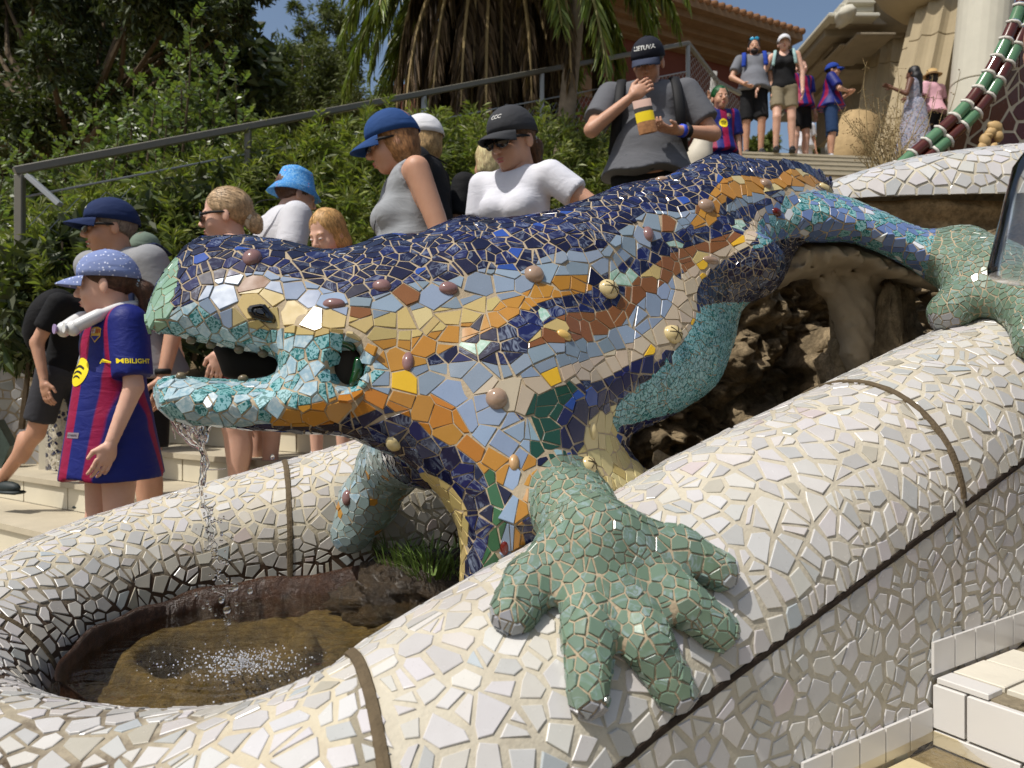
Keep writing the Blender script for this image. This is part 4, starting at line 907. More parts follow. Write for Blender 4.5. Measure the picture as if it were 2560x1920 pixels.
for k in range(15):
    z1_ = TZ - k * .16 - (.0 if k else .003); m = MB(); y0 = -.30 * k
    m.add([(1.3, TF(1.3) + y0, z1_ - .2), (9, TF(9) + y0, z1_ - .2), (9, TF(9) + y0, z1_ - .035), (1.3, TF(1.3) + y0, z1_ - .035)], [(0, 1, 2, 3)]); m.build('riser_backing', M_MORT_L, st)
    MB().add([(1.3, TF(1.3) + y0 - .03, z1_ - .035), (9, TF(9) + y0 - .03, z1_ - .035), (9, TF(9) + y0 - .03, z1_), (1.3, TF(1.3) + y0 - .03, z1_), (9, TF(9) + y0 + .33, z1_), (1.3, TF(1.3) + y0 + .33, z1_)], [(0, 1, 2, 3), (3, 2, 4, 5)]).build('tread', M_PAVE, st)
    for q in range(15 if k < 4 else 0):
        xa = 2.6 + q * .24; xb = xa + .232
        MB().add([(xa, TF(xa) + y0 - .012, z1_ - .155), (xb, TF(xb) + y0 - .012, z1_ - .155), (xb, TF(xb) + y0 - .012, z1_ - .04), (xa, TF(xa) + y0 - .012, z1_ - .04), (xa, TF(xa) + y0, z1_ - .155), (xb, TF(xb) + y0, z1_ - .155), (xb, TF(xb) + y0, z1_ - .04), (xa, TF(xa) + y0, z1_ - .04)], [(0, 1, 2, 3), (4, 0, 3, 7), (1, 5, 6, 2)]).build('riser_tile', M_RISER, st)
print('terrace', TZ)
# planted bank that carries hedge and railing, to the left of the stairs
G = grid_mesh(lambda a, b: (*(sp(-2 + a * 26, -4.1 - 3.2 * min(max((3.4 - (-2 + a * 26)) / 1.0, 0), 1) - b * 22)), 0), 60, 40)
for row in G:
    for q in row:
        d = q[:2] @ SD; e = q[:2] @ SE; q[2] = max(.47, 1.05 + .44 * (min(d, 12) - 2.66)) + .15 + .10 * (-4.1 - e) * .9 + .12 * fbm((q[0], q[1], 0), 3)
mesh('planted_bank', G.reshape(-1, 3), gridq(60, 40, True), M_EARTH, smooth=True, kind='structure')
# ================================================================= low wall at the left edge
root = empty('wavy_wall', tuple(at(60, 1250, 5.0)), label='white mosaic wall with a sagging curved top at the left edge', cat='wall')
def wf(a, b):
    px = -260 + a * 405; top = 835 + 70 * min(max((px + 40) / 180, 0), 1) ** 1.2; py = 1330 + (top - 1330) * b; bul = .05 * math.sin(b * 3) ; p = at(px, py, 5.0 - .12 * math.sin(a * 5)); return (p[0], p[1] - bul, p[2])
patch_tiles(grid_mesh(wf, 40, 40), .055, .005, (0, -1, 0), lambda t: (vary(random.choice(WHITE), .06) * .8, 0), M_MORT_L, root, 250)
MB().box(tuple(at(-60, 1080, 5.22)), (1.3, .3, 1.4)).build('wall_core', M_MORT_L, root)
g_ = [at(x, y, 4.86) for x, y in ((-200, 850), (-60, 870), (0, 893), (50, 925), (90, 942), (140, 948))]; MB().tube([Vector(q) for q in spline(g_, 30)], .012, 6).build('groove', M_JOINT_D, root, True)
g_ = [at(x, y, 4.86) for x, y in ((84, 942), (88, 905), (92, 882))]; MB().tube([Vector(q) for q in g_], .009, 6).build('groove', M_JOINT_D, root, True)
# dark mosaic diamond
dp = [at(x, y, 4.82) for x, y in ((-60, 1120), (-10, 1050), (25, 1115), (-5, 1190))]; mesh('diamond_medallion', dp + [d + np.array((0, .08, 0)) for d in dp], [(0, 1, 2, 3), (0, 4, 5, 1), (1, 5, 6, 2), (2, 6, 7, 3), (3, 7, 4, 0)], simple('dark_green_mosaic', (60, 72, 66), .3, .5, 40), root)
root = empty('mosaic_pier', tuple(at(160, 1250, 4.7)), label='narrow pier faced with blue and white tile chips beside the wavy wall', cat='pier')
def pf(a, b): px = 118 + a * 90; th = math.pi * a; p = at(px, 1230 - b * 300, 4.72); return (p[0], p[1] - .07 * math.sin(th), p[2])
patch_tiles(grid_mesh(pf, 14, 30), .026, .008, (0, -1, 0), lambda t: ((C_['navy'] * .9, 1) if random.random() < .45 else (vary(s2l((188, 182, 166)) * .8), 0)), M_MORT, root, 120)
MB().box(tuple(at(163, 1140, 4.86)), (.22, .2, 1.0)).build('pier_core', M_MORT, root)
# ================================================================= our own flight of steps, bottom right
st2 = empty('near_staircase', tuple(at(2450, 1900, 1.1)), label='cream tiled steps climbing beside the parapet at lower right', cat='staircase')
WB = W0 + WN * .004
def q2(t, w_): p = WB + WD * t + WN * w_; return p
M_TR = simple('cream_tread_stone', (206, 200, 184), .6, .15, 9, .3, .3, 50); M_CRUSH = simple('grey_gravel_mortar', (130, 120, 100), .95, .5, 70, .1, 1., 160); M_BT = simple('white_step_tile', (206, 203, 198), .22, .04, 5, .5)
for k in range(-3, 7):
    t0 = .490 + k * .33; zt = 1.022 + k * .105; zb = zt - .105; A = q2(t0, .0); m = MB()
    def quad(m, a, b, c, d, mm=0): m.add([a, b, c, d], [(0, 1, 2, 3)], mm)
    P3 = lambda t, w_, z: (*q2(t, w_), z)
    m = MB(); m.add([P3(t0 + .012, 0, zb - .1), P3(t0 + .012, 1.2, zb - .1), P3(t0 + .012, 1.2, zt - .004), P3(t0 + .012, 0, zt - .004), P3(t0 + .36, 0, zt - .004), P3(t0 + .36, 1.2, zt - .004)], [(0, 1, 2, 3), (3, 2, 5, 4)]); m.build('step_core', M_CRUSH, st2)
    for (w0_, w1_, zz0, zz1) in ((.004, .052, .028, .098), (.056, .40, .028, .098), (.404, .75, .028, .098), (.004, .13, .0, .024), (.134, .42, .0, .024), (.424, .75, 0, .024)):
        MB().box(((q2(t0 + .006, (w0_ + w1_) / 2)[0]), (q2(t0 + .006, (w0_ + w1_) / 2)[1]), zb + (zz0 + zz1) / 2), (.012, w1_ - w0_, zz1 - zz0), math.atan2(WD[1], WD[0]), bev=.0015).build('riser_tile', M_BT, st2)
    for (w0_, w1_, t_a, t_b, mt) in ((.008, .085, .004, .046, M_BT), (.09, .33, .05, .115, M_TR), (.335, .6, .05, .115, M_TR), (.008, .085, .054, .15, M_TR), (.01, .12, .155, .25, M_TR), (.126, .3, .120, .25, M_TR)):
        c = q2(t0 + (t_a + t_b) / 2, (w0_ + w1_) / 2); MB().box((c[0], c[1], zt), (t_b - t_a, w1_ - w0_, .010), math.atan2(WD[1], WD[0]), bev=.0015).build('tread_tile', mt, st2)
# base course of squarish tiles along the wall foot, following the steps
bc = empty('base_course', tuple(at(2450, 1650, 1.2)), label='row of square white tiles along the wall foot above the steps', cat='tile border')
for k in range(-3, 7):
    t0 = .490 + k * .33; zt = 1.022 + k * .105
    for q in range(5):
        ta = t0 + q * .066 + .002; tb = ta + .062; za_ = zt + .008 + .0 * q; V = []
        for wo in (.0045, .0):
            for (tt, zz) in ((ta, za_), (tb, za_), (tb, za_ + .052), (ta, za_ + .052)): V.append((*q2(tt, wo), zz))
        mesh('tile', V, [(0, 1, 2, 3), (4, 0, 3, 7), (1, 5, 6, 2), (3, 2, 6, 7)], M_BT, bc)
# ================================================================= foliage
def leaf_mat(name, rgb, rough=.45, trans=.35, var=.3):
    t = NT(name); a = t.n('Attribute', attribute_name='Col').outputs['Color']; c = s2l(rgb)
    base = t.mix(1, tuple(c), a, 'MULTIPLY'); t.fin(base, rough, .4)
    tr = t.n('BsdfTranslucent', {'Color': t.mix(1, base, (1.3, 1.5, .5), 'MULTIPLY')}); mx = t.n('MixShader', {0: trans, 1: t.b.outputs[0], 2: tr.outputs[0]})
    t.t.links.new(mx.outputs[0], t.t.nodes['Material Output'].inputs[0]); return t.m
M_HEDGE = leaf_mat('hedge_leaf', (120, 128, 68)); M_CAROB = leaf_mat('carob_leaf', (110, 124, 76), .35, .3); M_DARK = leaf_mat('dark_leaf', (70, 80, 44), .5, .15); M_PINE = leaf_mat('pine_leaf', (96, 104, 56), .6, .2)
M_FROND = leaf_mat('palm_frond', (128, 140, 74), .4, .3); M_DEAD = leaf_mat('dead_frond', (150, 124, 92), .8, .25)
M_BARK = simple('rough_bark', (92, 80, 64), .95, .4, 14, .1, .9, 40); M_TWIG = simple('dry_twig', (146, 128, 92), .9, .3, 14, .1)
def unit(a): return a / np.maximum(np.linalg.norm(a, axis=-1, keepdims=True), 1e-9)
def leaves(name, C, D, L, W, mat, parent=None, colr=None, droop=.15, **k):
    """folded leaf blades: C base points, D directions, L lengths, W widths"""
    n = len(C); L = np.broadcast_to(L, n)[:, None]; W = np.broadcast_to(W, n)[:, None]; D = unit(D)
    r = rng.normal(size=(n, 3)); S_ = unit(np.cross(D, r)); Nn = np.cross(D, S_)
    mid_ = C + D * L * .5 + Nn * L * .04; tip = C + D * L - np.array((0, 0, 1.)) * L * droop
    V = np.stack((C, mid_ + S_ * W * .5 + Nn * W * .15, tip, mid_ - S_ * W * .5 + Nn * W * .15), 1).reshape(-1, 3)
    F = np.arange(n * 4, dtype=np.int32).reshape(n, 4)
    F = np.concatenate((F[:, [0, 1, 2]], F[:, [0, 2, 3]]))
    if colr is None:
        f = rng.uniform(.55, 1.35, n); hue = rng.uniform(-.12, .12, n); colr = np.stack((f * (1 + hue), f, f * (1 - hue), np.ones(n)), 1)
    return mesh(name, V, F.astype(np.int32), mat, parent, colr=np.repeat(colr, 4, 0), **k)
def sprigs(P, U, per, Ls, spread, L, W):
    """P sprig bases, U axis; leaves spiral along each axis"""
    n = len(P); U = unit(U); t = rng.random((n, per)); az = rng.uniform(0, 6.28, (n, per)); a = unit(np.cross(U, np.array((.3, .5, .8)))); b = np.cross(U, a)
    rad_ = np.cos(az)[..., None] * a[:, None] + np.sin(az)[..., None] * b[:, None]
    C = P[:, None] + U[:, None] * (t * Ls)[..., None]; D = U[:, None] * (1 - spread) + rad_ * spread
    return C.reshape(-1, 3), D.reshape(-1, 3)
# railing line, used for the hedge too
RA = np.array(at(50, 425, 4.5)); RB = np.array(at(1720, 108, 9.5))
def rail_at(px):
    k = (px - CX) / FPX; t = (k * RA[1] - RA[0]) / ((RB - RA)[0] - k * (RB - RA)[1]); return RA + (RB - RA) * t
# hedge: leaf mass following the stair side
hedge = empty('hedge', (-1.2, 5.2, 1.2), label='long bushy green hedge of narrow leaves between the stairs and the railing', cat='hedge')
def hedge_top(px): return np.interp(px, [-60, 60, 200, 330, 480, 620, 800, 960, 1100, 1250, 1400, 1560, 1640], [640, 600, 520, 480, 420, 375, 330, 315, 290, 330, 300, 330, 350])
n = 3400; px = rng.uniform(20, 1640, n); u = rng.random(n) ** .75; top = hedge_top(px) + 20 * np.sin(px * .045) + 12 * np.sin(px * .11); bot = np.interp(px, [0, 500, 1000, 1600], [860, 800, 700, 560]); py = top + (bot - top) * u
Yb = np.array([rail_at(p)[1] for p in px]) + np.interp(px, [0, 600, 1000], [.75, .45, -.35]) - .5 * np.sin(u * 2.2) + rng.uniform(-.3, .12, n) + .15 * np.sin(px * .04)
P = np.stack(((px - CX) / FPX * Yb, Yb, CAMZ + (CY - py) / FPX * Yb), 1); U = np.stack((rng.normal(0, .4, n), rng.normal(-.35, .4, n), rng.uniform(.3, 1.1, n)), 1)
C1, D1 = sprigs(P, U, 18, .17, .55, 0, 0); leaves('leaves', C1, D1, rng.uniform(.07, .125, len(C1)), rng.uniform(.014, .021, len(C1)), M_HEDGE, hedge, kind='stuff')
# inner leaves that close the gaps, hedge shade painted as darker leaf colour
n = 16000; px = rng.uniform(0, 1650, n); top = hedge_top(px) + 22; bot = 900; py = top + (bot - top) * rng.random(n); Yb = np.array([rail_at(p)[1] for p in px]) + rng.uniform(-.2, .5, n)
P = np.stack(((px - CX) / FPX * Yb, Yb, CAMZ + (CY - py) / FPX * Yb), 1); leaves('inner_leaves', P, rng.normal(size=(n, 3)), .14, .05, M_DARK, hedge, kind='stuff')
m = MB()
for px in range(80, 1600, 60): b = rail_at(px) + np.array((0, -.1, -1.6)); tt = at(px + random.uniform(-20, 20), float(hedge_top(px)) + 50, b[1]); m.tube([b, (b + tt) / 2 + np.array((.05, 0, 0)), tt], [.02, .014, .006], 5)
m.build('stems', M_BARK, hedge, kind='stuff')
# railing of grey steel
M_STEEL = simple('grey_steel', (104, 100, 88), .45, .15, 8, .5); M_GALV = simple('galvanised_post', (150, 154, 156), .4, .1, 8, .5)
ral = empty('railing', tuple(RA), label='grey steel handrail with posts and wire rising behind the hedge', cat='railing')
def bar(a, b, w_, h_, name, mat, par):
    a = Vector(a); b = Vector(b); d = b - a; q = d.to_track_quat('Y', 'Z').to_matrix(); return MB().box((a + b) / 2, (w_, d.length, h_), rot=q, bev=min(w_, h_) * .12).build(name, mat, par)
bar(RA - (RB - RA) * .004, RB, .05, .05, 'handrail', M_STEEL, ral)
for px, Lp in ((50, 1.15), (620, .62), (1060, .75), (1355, .85), (1720, 1.25)):
    p = rail_at(px); bar(p + np.array((0, 0, -.03)), p + np.array((0, 0, -Lp)), .05 if px == 50 else .045, .045, 'post', M_STEEL if px < 700 else M_GALV, ral)
bar(at(70, 440, 4.5), at(150, 512, 4.5), .05, .03, 'brace', M_GALV, ral)
w0 = [rail_at(p) + np.array((0, 0, dz)) for p, dz in ((45, -.17 * 1.0), (620, -.20), (1060, -.26), (1355, -.30), (1720, -.36))]; MB().tube([Vector(p) for p in w0], .008, 6).build('tension_wire', M_GALV, ral, True)
pr = [RB, np.array(at(1795, 205, 10.2)), np.array(at(1850, 235, 10.6))]; bar(pr[0], pr[1], .05, .05, 'handrail', M_STEEL, ral); bar(pr[1], pr[2], .05, .05, 'handrail', M_STEEL, ral)
bar(np.array(at(1786, 180, 10.2)), np.array(at(1776, 270, 10.2)), .07, .07, 'post', simple('weathered_white_post', (196, 194, 188), .6, .1), ral)
# chain link
def chain(pa, pb, h, drop, name, cell=.11):
    m = MB(); pa = np.array(pa); pb = np.array(pb); L = np.linalg.norm(pb - pa); n = int(L / cell); pt = lambda s, z: Vector(pa + (pb - pa) * min(max(s, 0), 1)) + Vector((0, 0, -drop - z))
    nz = int(h / cell)
    for k in range(-nz, n):
        for sgn in (1, -1):
            a, b = (k, k + nz) if sgn > 0 else (k + nz, k); z0_, z1_ = 0, h
            if a < 0: z0_ = h * (-a) / nz; a = 0
            if b < 0: z1_ = h * (a / (a - b)); b = 0
            if b > n: z1_ = h * (n - a) / (b - a); b = n
            if a > n: z0_ = h * (a - n) / (a - b); a = n
            m.tube([pt(a / n, z0_), pt(b / n, z1_)], .0028, 3, cap=False)
    return m.build(name, M_GALV, ral, kind='stuff')
chain(rail_at(1190), RB, .85, .36, 'chain_link_mesh', .085); chain(RB, pr[2], .9, .1, 'chain_link_mesh', .085); chain(rail_at(50), rail_at(330), .9, .25, 'chain_link_mesh', .14)
# carob with upright sprays
carob = empty('carob_tree', tuple(at(300, 700, 6.3)), label='bright young carob tree with round paired leaflets rising above the railing', cat='tree')
CL = []; CD = []; m = MB()
tips = [(480, 55, 300), (565, 140, 380), (335, 205, 440), (240, 255, 470), (200, 310, 520), (50, 365, 560), (110, 400, 600), (590, 200, 420), (500, 170, 420), (420, 250, 480), (370, 290, 520), (300, 320, 520), (540, 260, 460), (610, 300, 480), (10, 420, 600), (150, 360, 560), (450, 330, 520), (270, 390, 560), (520, 350, 520), (350, 380, 560), (580, 340, 500), (400, 200, 430), (230, 440, 590), (60, 460, 620), (450, 130, 360)]
for (tx, ty, bot) in tips:
    Y = 6.1 + random.uniform(-.3, .4); a = np.array(at(tx - 30 + random.uniform(-40, 40), bot + 80, Y)); b = np.array(at(tx, ty, Y + random.uniform(-.15, .15))); ax = b - a; L = np.linalg.norm(ax); m.tube([Vector(a), Vector((a + b) / 2 + rng.normal(0, .03, 3)), Vector(b)], [.012, .008, .003], 5)
    nb = int(L / .075)
    for k in range(2, nb + 1):
        t = k / nb; o = a + ax * t; ang = k * 2.4; out = unit(np.array((math.cos(ang), math.sin(ang) * .8 - .3, .45 + .5 * t))); RL = .24 * (1.15 - .55 * t); m.tube([Vector(o), Vector(o + out * RL)], [.004, .0015], 4)
        side = unit(np.cross(out, np.array((0, 0, 1.))))
        for j in range(5):
            for s in (-1, 1): CL.append(o + out * RL * (.25 + .75 * j / 4)); CD.append(side * s + out * .35 + np.array((0, 0, .25)))
        CL.append(o + out * RL); CD.append(out)
CL = np.array(CL); leaves('leaflets', CL, np.array(CD), .055, .042, M_CAROB, carob, droop=.05, kind='stuff'); m.build('branches', M_BARK, carob)
n = 9000; px = rng.uniform(-20, 640, n); tp = np.interp(px, [-20, 60, 200, 330, 450, 520, 640], [470, 440, 380, 290, 230, 240, 370]); py = tp + (620 - tp) * rng.random(n); Y = rng.uniform(6.2, 7.2, n); P = np.stack(((px - CX) / FPX * Y, Y, CAMZ + (CY - py) / FPX * Y), 1)
leaves('inner_leaflets', P, rng.normal(size=(n, 3)), .08, .05, M_CAROB, carob, colr=np.c_[rng.uniform(.35, .85, (n, 1)) * np.ones((n, 3)), np.ones(n)], kind='stuff')  # inner leaflets tinted darker: shade within the crown put into colour
# big trees
def tree(name, px, Y, trunk_px, base_py, blobs, leafL, leafW, mat, n, label, shell=.55, wood=M_BARK, tr=.12):
    """blobs (px,py,r_px,dY): leaf clusters; limbs run from the trunk to every cluster"""
    b = np.array(at(trunk_px, base_py, Y)); root = empty(name, tuple(b), label=label, cat='tree'); m = MB(); cs = []
    for (x, y, r, dY) in blobs: cs.append((np.array(at(x, y, Y + dY)), r / FPX * (Y + dY)))
    cen = np.mean([c for c, _ in cs], 0); fork = b + (cen - b) * .45; m.tube([Vector(b), Vector((b + fork) / 2 + np.array((.1, 0, 0))), Vector(fork)], [tr, tr * .8, tr * .65], 10)
    for c, r in cs:
        md = (fork + c) / 2 + rng.normal(0, .15, 3); m.tube([Vector(fork), Vector(md), Vector(c)], [tr * .4, tr * .22, tr * .08], 6)
        for _ in range(5): d = unit(rng.normal(size=3)); m.tube([Vector(c), Vector(c + d * r * .5 + rng.normal(0, r * .1, 3)), Vector(c + d * r * .95)], [tr * .1, tr * .06, tr * .02], 4)
    m.build('trunk', wood, root)
    tot = sum(r * r for _, r in cs); C = []; D = []
    for c, r in cs:
        k = int(n * r * r / tot); nc = max(k // 30, 6); d = unit(rng.normal(size=(nc, 3))); q = c + d * r * (shell + (1 - shell) * rng.random((nc, 1))) * rng.uniform(.8, 1.15, (nc, 1))
        pts = q[:, None] + rng.normal(0, r * .13, (nc, 30, 3)); C.append(pts.reshape(-1, 3)); D.append((unit(d)[:, None] * .6 + rng.normal(0, .7, (nc, 30, 3))).reshape(-1, 3))
    C = np.vstack(C); D = np.vstack(D); f = rng.uniform(.5, 1.4, len(C)); leaves('crown', C, D, leafL, leafW, mat, root, colr=np.stack((f, f, f * .9, f), 1), kind='stuff'); return root
random.seed(5)
B1 = [(random.uniform(-120, 520), random.uniform(-120, 330), random.uniform(70, 130), random.uniform(-1.2, 1.5)) for _ in range(30)] + [(560, 0, 70, 0), (600, -60, 80, .5), (520, 60, 60, 0), (600, 40, 35, 0), (640, -30, 45, 0), (640, 85, 26, 0)]
tree('evergreen_oak', 0, 9.5, 120, 640, [b for b in B1 if b[0] < 430 or b[1] < 80], .11, .045, M_DARK, 52000, 'large dark evergreen tree filling the upper left corner', .2, tr=.16)
B2 = [(random.uniform(-200, 560), random.uniform(-60, 560), random.uniform(110, 170), random.uniform(-1.5, 1.5)) for _ in range(34)]
tree('evergreen_oak', 0, 14, 260, 700, B2, .26, .13, M_DARK, 26000, 'dark dense tree standing in the shade behind the evergreen oak at the left', .1, tr=.2)
B3 = [(random.uniform(-300, 560), random.uniform(-40, 620), random.uniform(130, 190), random.uniform(-1.5, 1.5)) for _ in range(30)]
tree('evergreen_oak', 0, 18, 160, 760, B3, .4, .22, M_DARK, 22000, 'farthest dark tree of the group at the left', .0, tr=.2)
random.seed(9)
tree('pine_tree', 0, 22, 640, 480, [(random.uniform(540, 760), random.uniform(150, 400), random.uniform(45, 85), random.uniform(-2, 2)) for _ in range(16)], .22, .06, M_PINE, 26000, 'olive green pine in the middle distance below the patch of sky', .3, tr=.15)
tree('pine_tree', 0, 19, 780, 520, [(random.uniform(700, 900), random.uniform(150, 440), random.uniform(40, 80), random.uniform(-1.5, 1.5)) for _ in range(15)] + [(760, 60, 30, 0), (800, 100, 40, 0), (850, 60, 45, 0), (740, 20, 22, 0), (820, 30, 40, 0), (880, 120, 50, 0)], .17, .03, M_PINE, 30000, 'feathery pine at the left side of the palm', .2, tr=.12)
tree('pine_tree', 0, 30, 900, 560, [(random.uniform(500, 1000), random.uniform(280, 500), random.uniform(60, 110), random.uniform(-2, 2)) for _ in range(16)], .35, .12, M_PINE, 20000, 'low dark green trees beyond the railing', .3, tr=.15)
tree('pine_tree', 0, 40, 2120, 430, [(1890, 372, 26, 0), (1925, 360, 22, 1), (2080, 370, 30, 0), (2020, 372, 25, 0), (2130, 372, 30, 0)], .4, .14, M_PINE, 5000, 'small green bushes far off between the terrace visitors', .3, tr=.1)
# distant wooded slope
G = grid_mesh(lambda a, b: (-60 + 85 * a, 38 + 30 * b, -1 + b * (15 - 13 * a ** 1.2) + 1.0 * fbm((a * 12, b * 5, 2), 4)), 90, 30)
mesh('wooded_hill', G.reshape(-1, 3), gridq(90, 30, True), simple('hill_scrub', (62, 72, 40), .95, .5, .8, .1), smooth=True, kind='structure')
# palm
def frond(base, d0, L, sag, nl, lw, ll, mats, m, CC, DD, LL, hang=.4, roll=0):
    pts = []; p = np.array(base, float); d = unit(np.array(d0, float)); seg = L / 14
    for k in range(15): pts.append(p.copy()); p = p + d * seg; d = unit(d + np.array((0, 0, -sag)))
    m.tube([Vector(q) for q in pts], [.03 * (1 - .8 * i / 14) + .004 for i in range(15)], 5)
    pts = np.array(pts); s = rng.uniform(.12, 1, nl); i = np.minimum((s * 14).astype(int), 13); f = s * 14 - i; c = pts[i] * (1 - f[:, None]) + pts[i + 1] * f[:, None]; tg = unit(pts[np.minimum(i + 1, 14)] - pts[i])
    sd_ = unit(np.cross(tg, np.array((0, 0, 1.)) + 1e-3)) * rng.choice((-1, 1), nl)[:, None]; CC.append(c); DD.append(sd_ * .55 + tg * .7 + np.array((0, 0, -hang)) + rng.normal(0, .1, (nl, 3))); LL.append(ll * np.sin(np.clip(s, .15, .95) * 3.0) ** .6)
pal = empty('palm_tree', tuple(at(1240, 640, 8.4)), label='big date palm with green fronds and a skirt of hanging dead brown fronds', cat='palm'); cr = np.array(at(1240, -210, 8.6))
MB().tube([Vector(at(1240, 700, 8.7)), Vector(at(1240, 200, 8.7)), Vector(cr)], [.30, .30, .36], 14).build('trunk', M_BARK, pal, True)
random.seed(3)
for grp in ('green', 'dead'):
    CC = []; DD = []; LL = []; m = MB()
    N_ = 58 if grp == 'green' else 86
    for k in range(N_):
        az = 2 * math.pi * (k + random.random() * .7) / N_ * (1 if grp == 'green' else 3); 
        if grp == 'green': d = (math.cos(az), math.sin(az) * .9, random.uniform(-.25, 1.0)); frond(cr + np.array((0, 0, random.uniform(-.1, .3))), d, random.uniform(2.3, 3.3), random.uniform(.13, .2), 210, .03, .42, None, m, CC, DD, LL, .35)
        else: 
            rr = random.uniform(.3, 1.0); d = (math.cos(az) * rr, math.sin(az) * rr, random.uniform(-.5, .35)); frond(cr + np.array((0, 0, -.25 - random.random() * .5)), d, random.uniform(1.7, 3.0), random.uniform(.22, .42), 150, .03, .34, None, m, CC, DD, LL, .95)
    C = np.vstack(CC); D = np.vstack(DD); L = np.concatenate(LL); leaves('frond_leaflets' if grp == 'green' else 'dead_frond_leaflets', C, D, L, .022 if grp == 'green' else .028, M_FROND if grp == 'green' else M_DEAD, pal, droop=.2 if grp == 'green' else .45, kind='stuff', colr=None if grp == 'green' else np.c_[rng.uniform(.1, .62, (len(C), 1)) * np.ones((len(C), 3)), np.ones(len(C))])  # dead leaflets tinted down, darkness inside the skirt put into their colour
    m.build('frond_ribs' if grp == 'green' else 'dead_frond_ribs', simple('frond_rib', (120, 116, 60), .6, .2) if grp == 'green' else M_TWIG, pal)
tp = empty('palm_tree', tuple(at(1415, 380, 7.6)), label='slender ringed palm trunk crossing in front of the railing right of the big palm', cat='palm')
pts = spline([at(1398, 560, 7.6), at(1408, 380, 7.6), at(1425, 200, 7.6), at(1440, 60, 7.6), at(1452, -80, 7.6), at(1470, -260, 7.6)], 70); MB().tube([Vector(p) for p in pts], [(.105 - .035 * min(i / 50, 1)) * (1 + .05 * (i % 2)) for i in range(70)], 12).build('trunk', simple('grey_palm_bark', (128, 116, 100), .95, .35, 20, .1, .8, 50), tp, True)
CC = []; DD = []; LL = []; m = MB()
for k in range(16): az = k * 2.4; frond(at(1470, -260, 7.6), (math.cos(az), math.sin(az), random.uniform(0, .9)), 1.6, .16, 90, .03, .3, None, m, CC, DD, LL, .3)
leaves('frond_leaflets', np.vstack(CC), np.vstack(DD), np.concatenate(LL), .03, M_FROND, tp, kind='stuff'); m.build('frond_ribs', M_TWIG, tp)
# dry shrub in front of the columns
ds = empty('dry_shrub', tuple(at(2200, 420, 3.9)), label='dry brown seed-headed shrub standing behind the white rim in front of the columns', cat='shrub'); m = MB(); sm = MB()
for k in range(60):
    b = Vector(at(2215 + random.uniform(-45, 60), 425, 3.9 + random.uniform(-.2, .2))); a = random.uniform(-1.0, .75); L = random.uniform(.15, .52); q = b.copy(); d = Vector((math.sin(a), random.uniform(-.3, .3), math.cos(a))); pts = [q.copy()]
    for s in range(5): q = q + d * L / 5; d = (d + Vector((random.gauss(0, .18), random.gauss(0, .1), .04))).normalized(); pts.append(q.copy())
    m.tube(pts, [.003 * (1 - .13 * i) for i in range(6)], 4)
    for s in range(12):
        i = random.randint(2, 5); e = pts[i] + Vector((random.gauss(0, .02), random.gauss(0, .02), random.gauss(0, .02))); m.tube([pts[i], e], .0008, 3, cap=False); sm.ell(e, (.0035,) * 3, None, 5)
m.build('stems', M_TWIG, ds, kind='stuff'); sm.build('seed_heads', simple('seed_head', (116, 92, 58), .9, .3), ds, kind='stuff')
# ================================================================= red building behind the palm
M_RED = simple('red_brick_render', (104, 62, 52), .95, .25, 3, .1, .5, 30); M_CORN = simple('weathered_cornice', (122, 98, 74), .9, .3, 4, .15, .4, 20); M_ROOF = simple('clay_roof_tile', (140, 104, 76), .9, .35, 5, .1)
E0 = np.array(at(2014, 80, 20.)); bd = np.array((-.885, -.466, 0)); bn = np.array((.466, -.885, 0)) * 1.0     # along the eave to the left / outward to the viewer
rb_ = empty('red_building', tuple(E0 - [0, 0, 7]), label='red rendered building with stepped stone eaves and a tiled roof behind the handrail', cat='building')
def slabb(name, z0, z1, out, mat, L=8, back=6, start=0.):
    A = E0 + bd * start + bn * (out - 1.2); V = []
    for z in (z0, z1):
        for p in (A, A + bd * L, A + bd * L - bn * back, A - bn * back): V.append((p[0], p[1], E0[2] + z))
    return mesh(name, V, [(3, 2, 1, 0), (4, 5, 6, 7), (0, 1, 5, 4), (1, 2, 6, 5), (2, 3, 7, 6), (3, 0, 4, 7)], mat, rb_)
for k, (z0, z1, o) in enumerate(((-.22, -.03, 1.15), (-.40, -.22, .95), (-.55, -.40, .62), (-.72, -.55, .45), (-.80, -.72, .22))): slabb('cornice', z0, z1, o, M_CORN, start=(1.2 - o) * .9)
slabb('wall', -9, -.80, 0, M_RED, start=1.1)
slabb('band_course', -2.35, -2.0, .12, M_CORN, start=1.0); slabb('band_course', -2.5, -2.35, .06, M_CORN, start=1.05)
for k in range(32):
    a = E0 + bd * (.08 + k * .24) + bn * .0; b = a - bn * 3.0 + np.array((0, 0, 1.1)); MB().tube([Vector(a), Vector(b)], .085, 7).build('roof_tile', M_ROOF, rb_, True)
slabb('roof_deck', -.03, .02, 1.1, M_ROOF, start=.05, back=3)
